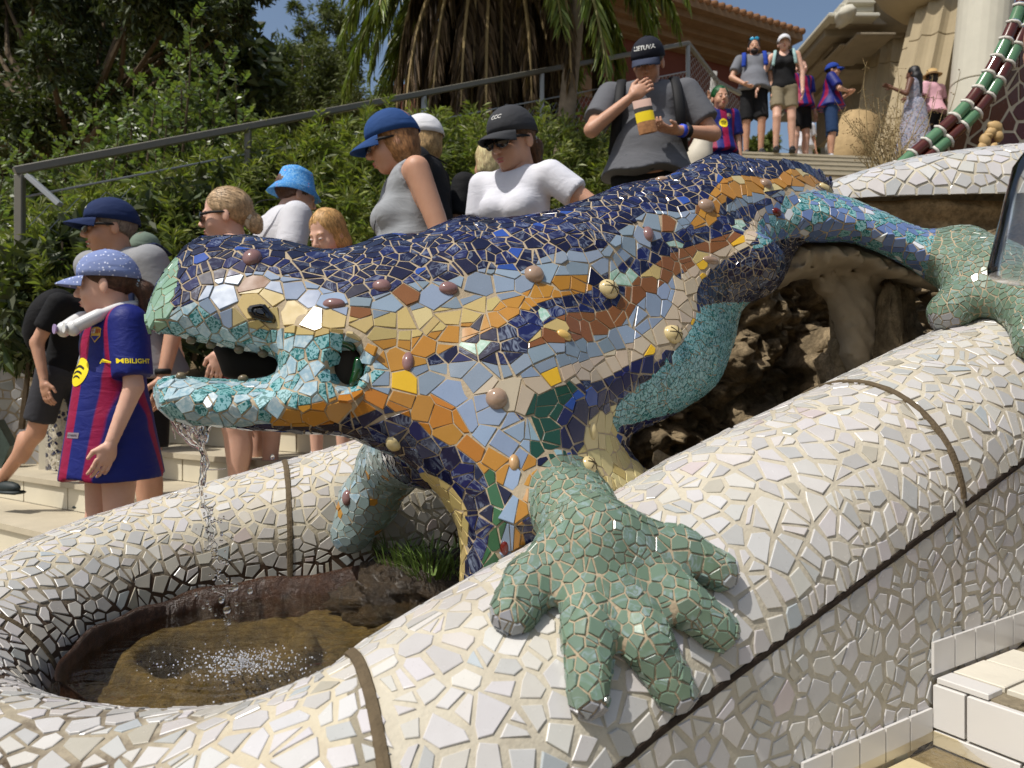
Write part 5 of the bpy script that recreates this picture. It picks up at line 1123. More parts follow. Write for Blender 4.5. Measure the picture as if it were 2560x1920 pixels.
# ================================================================= columned hall at the upper right
M_STONE = simple('tan_column_stone', (160, 146, 118), .85, .14, 3, .2, .3, 40); M_GREY = simple('grey_entablature_stone', (136, 126, 108), .9, .25, 4, .15, .4, 30); M_PALE = simple('pale_smooth_column', (188, 184, 168), .7, .1, 5, .2, .2, 40)
hall = empty('columned_hall', tuple(at(2250, 430, 13)), label='sandstone hall with leaning fluted columns and a stepped entablature at upper right', cat='building')
def column(pb, pt, Yb, Yt, rb, rt, name, mat, nfl=14, drum=.62, tw=.18):
    a = Vector(at(*pb, Yb)); b = Vector(at(*pt, Yt)); d = b - a; L = d.length; n = int(L / drum); q = d.to_track_quat('Z', 'Y').to_matrix()
    for k in range(n):
        z0 = L * k / n + .006; z1 = L * (k + 1) / n - .006; r0 = rb + (rt - rb) * k / n; r1 = rb + (rt - rb) * (k + 1) / n; V = []; F = []; N = nfl * 4
        for z, r, e in ((z0, r0, -.01), (z0 + .012, r0, 0), (z1 - .012, r1, 0), (z1, r1, -.01)):
            for i in range(N):
                an = 2 * math.pi * i / N; f = 1 - tw * .35 * math.sin(i % 4 / 4 * math.pi) ; V.append(a + q @ Vector(((r * f + e) * math.cos(an), (r * f + e) * math.sin(an), z)))
        for j in range(3):
            for i in range(N): p_ = j * N + i; s_ = j * N + (i + 1) % N; F.append((p_, s_, s_ + N, p_ + N))
        F.append(tuple(range(N - 1, -1, -1))); F.append(tuple(3 * N + i for i in range(N)))
        mesh(name, V, F, mat, hall)
column((2265, 520), (2385, -60), 13, 13.4, .66, .56, 'column_drum', M_STONE, 14, 1.25, .38)
column((2185, 480), (2245, 40), 15.5, 15.8, .55, .50, 'column_drum', M_STONE, 14, 1.25, .38)
column((2420, 500), (2470, -60), 12, 12.2, .42, .40, 'smooth_column_drum', M_PALE, 24, 1.4, .02)
rg = [(x, y) for x, y in ((2090, 470), (2130, 280), (2170, 190))]
MB().tube([Vector(at(2100, 470, 14)), Vector(at(2150, 300, 14.2))], [.42, .36], 12).build('rough_base', simple('rough_tan_rock', (158, 136, 100), .95, .4, 10, .1, 1., 30), hall, True)
def disc(px, py, Y, r, h, mat=M_STONE, name='capital'): MB().lathe(at(px, py, Y), [(r * .55, -h * 1.6), (r * .85, -h * .8), (r, -h * .15), (r * 1.0, 0), (r * .93, .02)], 28, 0).build(name, mat, hall, True)
disc(2245, 12, 15.4, .95, .42, M_GREY); disc(2172, 205, 19, .9, .42, M_GREY); disc(2330, -60, 13.4, 1.0, .4)
# stepped entablature: short boxes at the corner, receding
def eb(x0, x1, y0, y1, Y, dep, name='entablature_block', mat=M_GREY, rz=0):
    a = at(x0, y0, Y); b = at(x1, y1, Y); c = ((a[0] + b[0]) / 2, Y + dep / 2, (a[2] + b[2]) / 2); MB().box(c, (abs(b[0] - a[0]), dep, abs(a[2] - b[2])), rz, bev=.02).build(name, mat, hall)
for a in ((2075, 2280, 40, 62, 15.0, 3), (2062, 2260, 62, 92, 15.2, 3), (2082, 2250, 92, 120, 15.5, 3), (2100, 2240, 120, 140, 15.8, 3), (2112, 2235, 140, 175, 16.2, 3), (2130, 2230, 175, 300, 17, 2), (2100, 2190, 108, 114, 15.1, 1), (2142, 2240, 80, 88, 14.6, 1)): eb(*a)
for a in ((2042, 2170, 172, 190, 21, 3), (2035, 2160, 190, 214, 21.3, 3), (2110, 2190, 215, 250, 22, 2), (2120, 2190, 250, 420, 22.5, 2), (2150, 2192, 172, 182, 19.5, .6)): eb(*a)
for a in ((2072, 2200, 30, 41, 14.7, 3.2), (2100, 2185, 8, 30, 14.9, 3), (2120, 2190, -14, 8, 14.8, 3), (2036, 2110, 166, 173, 20.6, 3)): eb(*a, 'coping', M_PALE)
MB().ell(at(2112, 42, 14.6), (.16, .3, .17), None, 16, 0, .4, 3).build('gargoyle', M_PALE, hall, True); MB().ell(at(2095, 152, 17), (.14, .2, .16), None, 14, 0, .7, 4).build('gargoyle', M_PALE, hall, True)

# ================================================================= red ceramic grotto rim at the far right
cg = empty('ceramic_grotto', tuple(at(2420, 420, 3.55)), label='dark red mosaic grotto edged by green and brown roll tiles', cat='mosaic wall')
bp = spline([at(x, y, 3.45) for x, y in ((2205, 432), (2250, 392), (2305, 345), (2362, 295), (2415, 240), (2452, 185), (2488, 120), (2520, 50), (2545, -20), (2560, -80))], 200)
M_GT = simple('green_roll_glaze', (84, 122, 88), .12, .15, 25, .6); M_BT2 = simple('brown_roll_glaze', (76, 30, 16), .12, .25, 25, .6); nseg = 14
for k in range(nseg):
    i0 = int(k * 199 / nseg) + 1; i1 = int((k + 1) * 199 / nseg) - 2; seg = bp[i0:i1 + 1]
    for side in (0, 1):
        V = []; F = []; n_ = 9
        for i, p in enumerate(seg):
            tg = unit(seg[min(i + 1, len(seg) - 1)] - seg[max(i - 1, 0)]); sd_ = np.array((tg[2], 0, -tg[0])); o = p + sd_ * (.030 + .056 * side) 
            for j in range(n_): a = math.pi * j / (n_ - 1); V.append(o - sd_ * .028 * math.cos(a) + np.array((0, -1, 0)) * .026 * math.sin(a))
        m_ = len(seg); mesh('roll_tile', V, gridq(m_, n_), M_GT if k % 2 else M_BT2, cg, True)
    p = bp[min(i1 + 1, 199)]; tg = unit(bp[min(i1 + 2, 199)] - p); sd_ = np.array((tg[2], 0, -tg[0]))
    MB().tube([Vector(p + sd_ * x + np.array((0, -z, 0)) + np.array((0, 0, .003 * math.sin(x * 300)))) for x, z in ((-.004, .0), (.010, .020), (.03, .027), (.05, .020), (.058, .006), (.066, .020), (.086, .027), (.106, .020), (.12, 0))], .007, 6).build('grout_ridge', simple('white_grout', (206, 202, 192), .9, .1, 30, .1, .4, 80), cg, True)
def gf(a, b):
    c = bp[int(b * 199)]; xr = at(2640, 0, 3.6)[0]; x = c[0] + .10 + (xr + .3 - c[0]) * a; return (x, 3.50 + .12 * a + .05 * math.sin(a * 6), c[2] - .06 + .0 * a)
G = grid_mesh(gf, 24, 40)
patch_tiles(G, .068, .011, (0, -1, 0), lambda t: (vary(s2l((92, 34, 18)), .25) * .8, 0), simple('pale_net_grout', (190, 180, 160), .9, .2, 20, .1), cg, 200, .004, split=.15, jit=.1)
for k, (x, y, r) in enumerate(((2462, 352, 14), (2478, 330, 13), (2488, 318, 15), (2456, 372, 13), (2482, 368, 10), (2470, 340, 9), (2496, 340, 12))): MB().ell(at(x, y, 3.42), (r / 1848 * 3.42, .02, r * 1.3 / 1848 * 3.42), Matrix.Rotation(k, 3, 'Y'), 12, 0, .2, 2).build('shell', simple('shell_tan', (176, 146, 98), .6, .3, 20), cg, True)
# cream lump of parapet behind the eating man
lp = empty('stair_newel', tuple(at(1745, 460, 5.0)), label='smooth cream curved end of a stair parapet right of the man in the dark cap', cat='newel'); SN = SDF((.95, 4.6, 2.0), (1.6, 5.4, 3.6), .03)
SN.cap(at(1700, 560, 5), at(1745, 400, 5), .12, .085, .05); SN.cap(at(1745, 400, 5), at(1765, 330, 5), .085, .06, .05); v_, q_ = SN.mesh(); nn = vnormals(v_, q_)
if ((v_ - v_.mean(0)) * nn).sum() < 0: q_ = q_[:, ::-1].copy()
mesh('body', v_, q_, simple('cream_render', (196, 188, 170), .6, .15, 8, .3), lp, True)
# ================================================================= people
def cloth_mat(name, rgb, rough=.85, kind=None, rgb2=None, weave=900, var=.08):
    if name in _mc: return _mc[name]
    t = NT(name); a = t.n('Attribute', attribute_name='Col').outputs['Vector']; c = s2l(rgb); n1 = t.noise(a, 14, 4, .6)
    base = t.mix(n1, tuple(c * (1 - var)), tuple(np.minimum(c * (1 + var), .9)))
    if kind == 'dots': v = t.n('TexVoronoi', {'Vector': a, 'Scale': 62., 'Randomness': .55}).outputs['Distance']; base = t.mix(t.ramp(v, [(.18, 1.), (.24, 0.)]), base, tuple(s2l(rgb2)))
    if kind == 'flowers': v = t.n('TexVoronoi', {'Vector': a, 'Scale': 38., 'Randomness': 1.}).outputs['Distance']; base = t.mix(t.ramp(v, [(.14, 1.), (.2, 0.)]), base, tuple(s2l(rgb2))); v2 = t.noise(a, 60, 3, .6, 3); base = t.mix(t.ramp(v2, [(.52, 0.), (.56, .6)]), base, tuple(s2l((150, 200, 230))))
    if kind == 'print': v = t.noise(a, 16, 3, .6, 2); base = t.mix(t.ramp(v, [(.42, 0.), (.5, 1.)]), base, tuple(s2l(rgb2))); base = t.mix(t.ramp(t.noise(a, 24, 2, .5, 2), [(.6, 0.), (.64, .8)]), base, tuple(s2l((150, 110, 110))))
    if kind == 'jersey':
        x = t.n('SeparateXYZ', {0: a}); X_ = x.outputs[0]; Z_ = x.outputs[2]; wv_ = t.math('SINE', t.math('MULTIPLY', t.math('ADD', X_, .028), 42.0))
        st_ = t.ramp(t.math('ADD', t.math('MULTIPLY', wv_, .5), .5), [(.44, 0.), (.56, 1.)]); side = t.ramp(t.math('ABSOLUTE', X_), [(.150, 1.), (.156, 0.)])
        fade = t.math('ADD', t.math('MULTIPLY', t.noise(a, 5, 2), .35), .65); st_ = t.math('MULTIPLY', st_, side); base = t.mix(t.math('MULTIPLY', st_, fade), base, tuple(s2l(rgb2)))
    f = t.noise(a, weave, 1); big = t.noise(t.n('VectorMath', {0: a, 1: (7., 7., 16.)}, operation='MULTIPLY').outputs[0], 1.2, 3, .5, .8)
    b1 = t.n('Bump', {'Height': f, 'Strength': .25, 'Distance': .001}); b2 = t.n('Bump', {'Height': big, 'Strength': .3, 'Distance': .02, 'Normal': b1.outputs[0]}); t.t.links.new(b2.outputs[0], t.b.inputs['Normal'])
    _mc[name] = t.fin(base, rough, .25); return _mc[name]
def skin_mat(name, rgb):
    if name in _mc: return _mc[name]
    t = NT(name); p = t.pos(1); c = s2l(rgb); f = t.noise(p, 18, 4, .6); g = t.noise(p, 120, 3)
    base = t.mix(f, tuple(c * .86 * np.array((1, .95, .92))), tuple(np.minimum(c * 1.1, .9))); base = t.mix(t.ramp(g, [(.6, 0.), (.75, .25)]), base, tuple(c * np.array((.8, .6, .55)))); t.bump(g, .12, .002)
    t.fin(base, .5, .35); t.b.inputs['Subsurface Weight'].default_value = .12; t.b.inputs['Subsurface Radius'].default_value = (.012, .005, .003); t.b.inputs['Subsurface Scale'].default_value = .5
    _mc[name] = t.m; return t.m
def hair_mat(name, rgb):
    if name in _mc: return _mc[name]
    t = NT(name); a = t.n('Attribute', attribute_name='Col').outputs['Vector']; v = t.n('VectorMath', {0: a, 1: (150., 60., 22.)}, operation='MULTIPLY').outputs[0]; f = t.noise(v, 1.4, 4, .6, .6); c = s2l(rgb)
    base = t.ramp(f, [(.3, tuple(c * .35)), (.5, tuple(c)), (.7, tuple(np.minimum(c * 1.6, .8)))]); t.bump(f, .5, .003); _mc[name] = t.fin(base, .5, .35); return _mc[name]
SK = dict(light=skin_mat('light_skin', (208, 166, 144)), tan=skin_mat('tanned_skin', (188, 144, 118)), dark=skin_mat('dark_skin', (96, 62, 46)))
M_LENS = simple('dark_lens', (14, 12, 12), .06, .1, 5, .8); M_LIP = simple('lip', (168, 92, 84), .45, .1, 30, .4); M_EYE = simple('eye_white', (205, 200, 194), .2, .02, 5, .5); M_IRIS = simple('iris', (48, 36, 28), .1, .1, 5, .6); M_BLK = simple('matt_black', (20, 20, 21), .7, .2, 10, .3)
FUN = lambda S_, a, b, ra, rb: None
def flatcap(S, a, b, ra, rb, k=.015):
    a = np.asarray(a, float); b = np.asarray(b, float); r = max(ra, rb); sl = S._sub(np.minimum(a, b) - r, np.maximum(a, b) + r, k + .03)
    if sl is None: return
    X, Y, Z = np.meshgrid(*[S.ax[q][sl[q]] for q in range(3)], indexing='ij', sparse=True); u = unit(b - a); d = d_cap(X, Y, Z, a, b, ra, rb); e = (X - b[0]) * u[0] + (Y - b[1]) * u[1] + (Z - b[2]) * u[2]
    S.put(sl, np.maximum(d, e), k)
def rotm(yaw=0, pitch=0, roll=0): return np.array(Euler((R(pitch), R(roll), R(yaw)), 'XYZ').to_matrix())
def hand(curl=.5, side=1, spread=.0, h=.004):
    """wrist at the origin, fingers along -z, palm towards -x*side, thumb towards -y"""
    S = SDF((-.07, -.085, -.21), (.07, .07, .03), h); S.cap((0, 0, .02), (0, 0, -.02), .024, .026, .015); S.ell((0, .002, -.05), (.016, .040, .046), None, .02)
    for i, (y, L, r) in enumerate(((-.030, .072, .0088), (-.010, .080, .0092), (.011, .075, .0088), (.030, .058, .0078))):
        p = np.array((0, y, -.082)); d = np.array((0, y * 1.5 * (.5 + spread), -1.)); a = 0
        for s_ in range(3):
            a += curl * (.55 if s_ else .35); seg = L * (.45, .32, .23)[s_]; dd = unit(np.array((-math.sin(a) * side, d[1] * math.cos(a) * .6, -math.cos(a)))); q = p + dd * seg; S.cap(p, q, r * (1 - .08 * s_), r * (.93 - .08 * s_), .005); p = q
    S.cap((0, -.026, -.025), (-.012 * side, -.050, -.052), .014, .011, .012); S.cap((-.012 * side, -.050, -.052), (-.020 * side, -.056, -.082), .0105, .0085, .004)
    return S.mesh()
def orient(V, Q):
    n = vnormals(V, Q)
    return Q[:, ::-1].copy() if ((V - V.mean(0)) * n).sum() < 0 else Q
HANDS = {}
def person(px, Y, top, H=None, yaw=0, feet=None, skin='light', hs=1.0, head=(0, 0), lean=0, arms=None, legs=None, shirt=None, sleeve=.45, tank=False, hem=.93, shorts=None, shortlen=.62, dress=None, hair=None, hairc=(120, 90, 60), cap=None, glasses=False, bust=0, belly=0, label='', shoes=(40, 40, 42), wide=1.0, h=.011, extra=None, sock=None, loose=.012, smile=0, sw=1.0):
    x = (px - CX) / FPX * Y; zt = CAMZ + (CY - top) / FPX * Y; zf = feet if feet is not None else zt - H; H = H or zt - zf; s = H / 1.78
    Rz = np.array(Matrix.Rotation(R(yaw), 3, 'Z')); LR = rotm(0, lean); hc_ = np.array((0, 0, .95)) + LR @ np.array((0, -.005, .595)) + (0, -.012, .114 * (hs - 1))
    s = (zt - zf) / (hc_[2] + (.135 if cap else .124) * hs); o_ = (hc_ * s) @ Rz.T; T0 = np.array((x - o_[0], Y - o_[1], zf)); W = lambda V: (np.asarray(V) * s) @ Rz.T + T0
    root = empty('person', tuple(T0), label=label, cat='person'); hipc = np.array((0, 0, .95)); U = lambda p: hipc + LR @ (np.asarray(p, float) - hipc)      # upper body leans about the hips
    arms = arms or {}; A = {}
    for sd, nm in ((-1, 'R'), (1, 'L')):
        sh_ = U((sd * .172 * wide, .01, 1.385)); el_, wr_ = arms.get(nm, ((sd * .235, .02, 1.10), (sd * .235, -.05, .85))); el_ = np.array(el_, float); wr_ = np.array(wr_, float)
        if nm not in arms: el_ = U(el_) * (1, 1, 1); wr_ = el_ + (wr_ - (sd * .235, .02, 1.10))
        d = unit(el_ - sh_); el_ = sh_ + d * .285; wr_ = el_ + unit(wr_ - el_) * .255; A[nm] = (sh_, el_, wr_, sd)
    legs = legs or {}; Lg = {}
    for sd, nm in ((-1, 'R'), (1, 'L')):
        k_, a_ = legs.get(nm, ((sd * .10, -.01, .50), (sd * .105, .02, .085))); Lg[nm] = (np.array((sd * .088, .01, .91)), np.array(k_, float), np.array(a_, float), sd)
    lo = np.array((-.55, -.6, 0.)); hi = np.array((.55, .6, 1.62)); pts = np.array([p for a in A.values() for p in a[:3]] + [p for l in Lg.values() for p in l[:3]] + [U((0, -.2, 1.2)), U((0, .2, 1.2)), (0, -.2, .9), (0, .2, .9), U((0, 0, 1.5))]); lo = np.minimum(pts.min(0) - .13, (-.2, -.2, -.02)); hi = pts.max(0) + .13; hh = h / s
    Hc = U((0, -.005, 1.545)) if True else 0; hr = rotm(head[0], head[1]) ; Hc = Hc + np.array((0, -.012, 0)); HM = lambda V: (np.asarray(V) * hs) @ hr.T + Hc + np.array((0, 0, .114 * (hs - 1)))
    neck = U((0, .02, 1.40))
    def torso(S, inf, skinny=False):
        S.ell(U((0, .008, 1.265)), (.152 * wide + inf, .098 + inf, .17 + inf), LR, .03); S.cap(U((-.125 * wide, .012, 1.385)), U((.125 * wide, .012, 1.385)), .050 + inf, None, .05)
        S.ell(U((0, .005, 1.08)), (.132 * wide + .02 * belly + inf, .094 + inf, .17), LR, .05); S.ell((0, .012, .95), (.160 * wide + inf, .112 + inf, .125), None, .05)
        if belly: S.ell(U((0, -.045 * belly, 1.08)), (.135 * wide + inf, .10 + .03 * belly + inf, .15), LR, .05)
        if bust:
            for sd in (-1, 1): S.ell(U((sd * .068, -.075, 1.255)), (.062 + inf * .5, .052 * bust + inf, .058 + inf * .5), LR, .035)
    S = SDF(lo, hi, hh); torso(S, 0); S.cap(neck, Hc + hr @ np.array((0, .02, -.05)), .056, .050, .03)
    for sh_, el_, wr_, sd in A.values(): S.cap(sh_, el_, .050, .038, .03); S.cap(el_, wr_, .040, .0255, .015)
    for hp, kn, an, sd in Lg.values():
        S.cap(hp, kn, .086, .054, .03); S.cap(kn, an, .054, .036, .02); c = kn * .72 + an * .28; S.ell(c + (0, .022, 0), (.045, .048, .11), None, .03)
    V, Q = S.mesh(); parts = [(W(V), orient(V, Q), 0)]
    # head
    S = SDF((-.125, -.15, -.17), (.125, .13, .15), max(.0048, .004 / s)); S.ell((0, .012, .035), (.074, .093, .088), None, .02); S.ell((0, -.025, -.035), (.059, .066, .078), None, .03); S.ell((0, -.055, -.094), (.027, .022, .019), None, .03)
    for sd in (-1, 1): S.ell((sd * .033, -.056, -.042), (.026, .022, .028), None, .02)
    S.cap((-.03, -.079, .012), (.03, -.079, .012), .0105, None, .014)
    for sd in (-1, 1): S.ell((sd * .030, -.097, -.008), (.017, .013, .010), None, .008, carve=True); S.ell((sd * .076, .012, -.014), (.008, .018, .030), rotm(sd * -18), .006); S.ell((sd * .030, -.083, -.008), (.013, .0105, .0095), None, .003)
    S.cap((0, -.086, .002), (0, -.107, -.036), .0075, .0115, .012); S.ell((-.010, -.099, -.041), (.008,) * 3, None, .006); S.ell((.010, -.099, -.041), (.008,) * 3, None, .006)
    if smile: S.ell((0, -.092, -.074), (.017, .014, .008), None, .004, carve=True)
    S.ell((0, -.088, -.0665), (.021, .010, .0055), None, .005); S.ell((0, -.086, -.079 - .006 * smile), (.018, .010, .0060), None, .006); S.cap((0, .022, -.06), (0, .03, -.165), .050, .054, .02)
    Vh, Qh = S.mesh(); parts.append((W(HM(Vh)), orient(Vh, Qh), 0))
    # hands
    for nm, (sh_, el_, wr_, sd) in A.items():
        cu, roll = (arms.get(nm + 'h', (.55, 0))); key = (round(cu, 2), sd)
        if key not in HANDS: HANDS[key] = hand(cu, sd)
        Vn, Qn = HANDS[key]; q = Vector(unit(el_ - wr_)).to_track_quat('Z', 'Y').to_matrix(); Mh = np.array(q @ Matrix.Rotation(R(roll), 3, 'Z')); z = Mh[:, 2]; yv = np.array((0, 1., 0)); yv = unit(yv - z * (yv @ z)) if abs(z[1]) < .93 else unit(np.array((0, 0, 1.)) - z * z[2]); xv = np.cross(yv, z); B = np.stack((xv, yv, z), 1) @ np.array(Matrix.Rotation(R(roll), 3, 'Z'))
        parts.append((W(Vn * .98 @ B.T + wr_), orient(Vn, Qn), 0))
    off = 0; VV = []; QQ = []
    for V_, Q_, _ in parts: VV.append(V_); QQ.append(Q_ + off); off += len(V_)
    mesh('body', np.vstack(VV), np.vstack(QQ), SK[skin], root, True)
    def lm(name, V, Q, mat, sm=True, hd=False, parent=None):
        V = np.asarray(V, float); Vl = HM(V) if hd else V; cr_ = np.c_[V, np.ones(len(V))]; return mesh(name, W(Vl), Q, mat, parent or root, sm, colr=cr_)
    # shirt
    if shirt:
        S = SDF(lo - .03, hi + .03, hh); torso(S, loose)
        S.F = S.F + .0035 * (np.sin(np.meshgrid(*S.ax, indexing='ij', sparse=True)[2] * 34 + 3 * np.sin(np.meshgrid(*S.ax, indexing='ij', sparse=True)[0] * 13)) )
        if loose > .016: flatcap(S, U((0, 0, 1.12)), (0, .01, hem), .13 * wide + loose, .205 * wide + loose, .03)
        X, Y_, Z = np.meshgrid(*S.ax, indexing='ij', sparse=True)
        if tank:
            for sh_, el_, wr_, sd in A.values(): S.cap(sh_ + (0, 0, .03), el_, .068, .05, .012, carve=True); S.ell(sh_ + (sd * .02, 0, .02), (.075, .11, .07), None, .01, carve=True)
            S.ell(U((0, -.07, 1.45)), (.075, .09, .10), LR, .01, carve=True)
        else:
            for sh_, el_, wr_, sd in A.values(): flatcap(S, sh_, sh_ + (el_ - sh_) * (sleeve + .22), .056 + loose, .055 + loose, .02)
            S.ell(U((0, -.045, 1.475)), (.072, .075, .062), LR, .008, carve=True)
        S.F = np.maximum(S.F, hem - Z + .012 * np.sin(X * 22) + 0 * Y_); V, Q = S.mesh(); so_ = lm('shirt', V, orient(V, Q), shirt); SH = (V, Q)
    if shorts:
        S = SDF(lo - .03, hi + .03, hh)
        S.ell((0, .012, .93), (.168 * wide * sw, .122 * sw, .12), None, .03); S.ell((0, .01, 1.02), (.15 * wide * sw + .02 * belly, .112 * sw + .02 * belly, .06), None, .04)
        for hp, kn, an, sd in Lg.values():
            if shortlen <= .2: flatcap(S, hp, kn, .096, .072, .03); flatcap(S, kn, an + (0, 0, -.02), .070, .058, .02)
            else:
                L_ = (hp[2] - shortlen) / max(hp[2] - kn[2], .1); e_ = hp + (kn - hp) * min(L_, 1.15); flatcap(S, hp, e_, .098 * sw, .094 * sw, .03)
        V, Q = S.mesh(); lm('shorts' if shortlen > .2 else 'trousers', V, orient(V, Q), shorts)
    if dress:
        S = SDF(lo - .03, hi + .03, hh); flatcap(S, (0, .01, .98), (0, .01, .2), .17, .30, .05); V, Q = S.mesh(); lm('skirt', V, orient(V, Q), dress)
    for hp, kn, an, sd in Lg.values():
        m = MB(); c = an; m.ell(c + (0, -.06, -.04), (.042, .125, .042), None, 14); m.box(tuple(c + (0, -.06, -.070)), (.085, .25, .022), bev=.008); lm('shoe', np.array(m.V), m.F, simple('shoe_%d_%d_%d' % shoes, shoes, .6, .2))
        if sock: m = MB(); m.tube([Vector(c + (0, 0, -.04)), Vector(c + (0, 0, .07))], [.045, .043], 12); lm('sock', np.array(m.V), m.F, sock)
    # hair
    if hair:
        S = SDF((-.18, -.15, -.42), (.18, .26, .19), .0065); S.ell((0, .018, .036), (.082, .098, .094), None, .01)
        if hair == 'bob': S.ell((0, .030, -.035), (.084, .074, .088), None, .03)
        if hair == 'pony': S.cap((0, .10, .0), (0, .135, -.03), .026, .030, .02); S.cap((0, .135, -.03), (0, .13, -.20), .030, .012, .02)
        if hair == 'bun': S.ell((0, .035, .03), (.078, .088, .085), None, .02); S.ell((0, .125, -.045), (.038, .034, .048), None, .02)
        if hair == 'long': S.ell((0, .05, -.06), (.09, .07, .12), None, .04); S.cap((0, .07, -.08), (0, .10, -.33), .085, .055, .04)
        if hair == 'child': S.ell((0, .035, -.03), (.086, .075, .085), None, .03); S.cap((.05, .05, -.06), (.07, .04, -.15), .035, .018, .03); S.cap((-.05, .05, -.06), (-.07, .04, -.15), .035, .018, .03)
        X, Y_, Z = np.meshgrid(*S.ax, indexing='ij', sparse=True); S.F = S.F + .0012 * np.sin(X * 120 + 6 * np.sin(Z * 14))
        S.ell((0, -.085, -.045), (.066, .075, .105), None, .012, carve=True)
        if hair in ('short', 'bun', 'pony'): S.ell((0, -.02, -.075), (.12, .085 if hair == 'short' else .075, .075), None, .015, carve=True)
        S.ell((0, -.09, -.15), (.09, .12, .11), None, .01, carve=True)
        V, Q = S.mesh(); lm('hair', V, orient(V, Q), hair_mat('hair_%d_%d_%d' % hairc, hairc), True, True)
        if Y < 5:
            Vw = np.asarray(V); Qo = orient(V, Q); hb = BVHTree.FromPolygons([tuple(v) for v in Vw], [tuple(map(int, q)) for q in Qo]); Nv = vnormals(Vw, Qo); pick = rng.choice(len(Vw), 520); RV = []; RF = []
            for i_ in pick:
                p = Vector(Vw[i_]); 
                if p.z > .06 and cap: continue
                w0 = random.uniform(.0012, .0028); L_ = random.uniform(.03, .075) * (1.3 if hair in ('bob', 'child', 'long') else 1); b0 = len(RV); dr = Vector((random.gauss(0, .25), random.gauss(.25, .3), -1 if hair not in ('pony', 'bun') else -.45)); 
                if hair in ('pony', 'bun'): dr.y = 1
                for k_ in range(6):
                    nn_ = hb.find_nearest(p); n_ = nn_[1]; q_ = nn_[0] + n_ * (.002 + .0025 * k_ / 5 * random.random()); t_ = (dr - n_ * dr.dot(n_)).normalized(); sd_ = n_.cross(t_) * w0 * (1 - k_ / 6.5); RV += [tuple(q_ - sd_), tuple(q_ + sd_)]; p = q_ + t_ * L_ / 5
                RF += [(b0 + 2 * j, b0 + 2 * j + 1, b0 + 2 * j + 3, b0 + 2 * j + 2) for j in range(5)]
            if RV: st_o = lm('hair_strands', RV, RF, hair_mat('hair_%d_%d_%d' % hairc, hairc), True, True); st_o['kind'] = 'stuff'
        if hair == 'bun': m = MB(); m.tube([Vector((.03 * math.cos(a), .10 + .008 * math.sin(3 * a), -.03 + .035 * math.sin(a))) for a in np.linspace(0, 6.28, 14)], .012, 7, cap=False); lm('scrunchie', np.array(m.V), m.F, simple('cream_scrunchie', (200, 186, 160), .9, .3, 60), True, True)
        if hair == 'pony': m = MB(); m.tube([Vector((.026 * math.cos(a), .118, -.012 + .026 * math.sin(a))) for a in np.linspace(0, 6.28, 12)], .007, 6, cap=False); lm('hair_tie', np.array(m.V), m.F, simple('pale_tie', (170, 190, 196), .8), True, True)
    # brows, eyes, lips
    for sd in (-1, 1):
        m = MB(); m.tube([Vector((sd * (.014 + .032 * t), -.0895 + .016 * t * t, .011 + .006 * math.sin(t * 2.6))) for t in np.linspace(0, 1, 6)], [.002, .003, .003, .0028, .002, .001], 5); lm('eyebrow', np.array(m.V), m.F, hair_mat('hair_%d_%d_%d' % hairc, hairc), True, True)
        if not glasses: m = MB(); m.ell((sd * .030, -.0885, -.0085), (.0105, .006, .0050), None, 10, 0); m.ell((sd * .031, -.0925, -.0095), (.0046, .0030, .0042), None, 8, 1); V = np.array(m.V); mesh('eye', W(HM(V)), m.F, [M_EYE, M_IRIS], root, True, mi=m.M)
    m = MB(); m.ell((0, -.0925, -.067), (.019, .0065, .0042), None, 12); m.ell((0, -.0905, -.0785 - .006 * smile), (.016, .0065, .0048), None, 12); lm('lips', np.array(m.V), m.F, M_LIP, True, True)
    if smile: m = MB(); m.box((0, -.0875, -.0705), (.022, .006, .0045), bev=.001); lm('teeth', np.array(m.V), m.F, M_EYE, True, True)
    # cap
    if cap:
        kind, cm = cap[0], cap[1]; tilt = cap[2] if len(cap) > 2 else 0; CTn = CT = rotm(0, tilt)
        if kind == 'cap':
            V = []; F = []; n_ = 36; rg_ = [(r, z) for r, z in [(math.cos(a), math.sin(a)) for a in np.linspace(0, 1.5, 10)]]
            for sgn in (1, .96):
                for r, z in rg_:
                    for k in range(n_): a = 2 * math.pi * k / n_; g_ = 1 - .012 * (abs(math.sin(3 * a)) < .17); V.append((CTn @ np.array((.0915 * r * g_ * math.cos(a) * sgn, .113 * r * g_ * math.sin(a) * sgn, (.112 * z ** .85 if z > 0 else 0) * sgn))) + (0, .013, .020 - .016 * math.sin(a) * (1 - z)))
            for L_ in (0, 1):
                b = L_ * 10 * n_
                for i in range(9):
                    for k in range(n_): a_ = b + i * n_ + k; b_ = b + i * n_ + (k + 1) % n_; F.append((a_, b_, b_ + n_, a_ + n_) if L_ == 0 else (a_, a_ + n_, b_ + n_, b_))
            F.append(tuple(9 * n_ + k for k in range(n_)))
            for k in range(n_): F.append((k, 10 * n_ + k, 10 * n_ + (k + 1) % n_, (k + 1) % n_))
            crown = lm('cap', V, F, cm, True, True)
            V = []; F = []; nu, nv = 17, 7
            for dz in (0, -.004):
                for i in range(nu):
                    u = -1 + 2 * i / (nu - 1); a = -math.pi / 2 + u * .92
                    for j in range(nv):
                        v = j / (nv - 1); bx = .092 * math.cos(a); by = .113 * math.sin(a); ext = .078 * math.sqrt(max(1 - (u * .985) ** 2, 0)); V.append(CTn @ np.array((bx * (1 + .06 * v), by - ext * v * (1 - .12 * u * u), .004 - .020 * u * u * (.4 + v) - .016 * v * v + dz)) + (0, .013, .034))
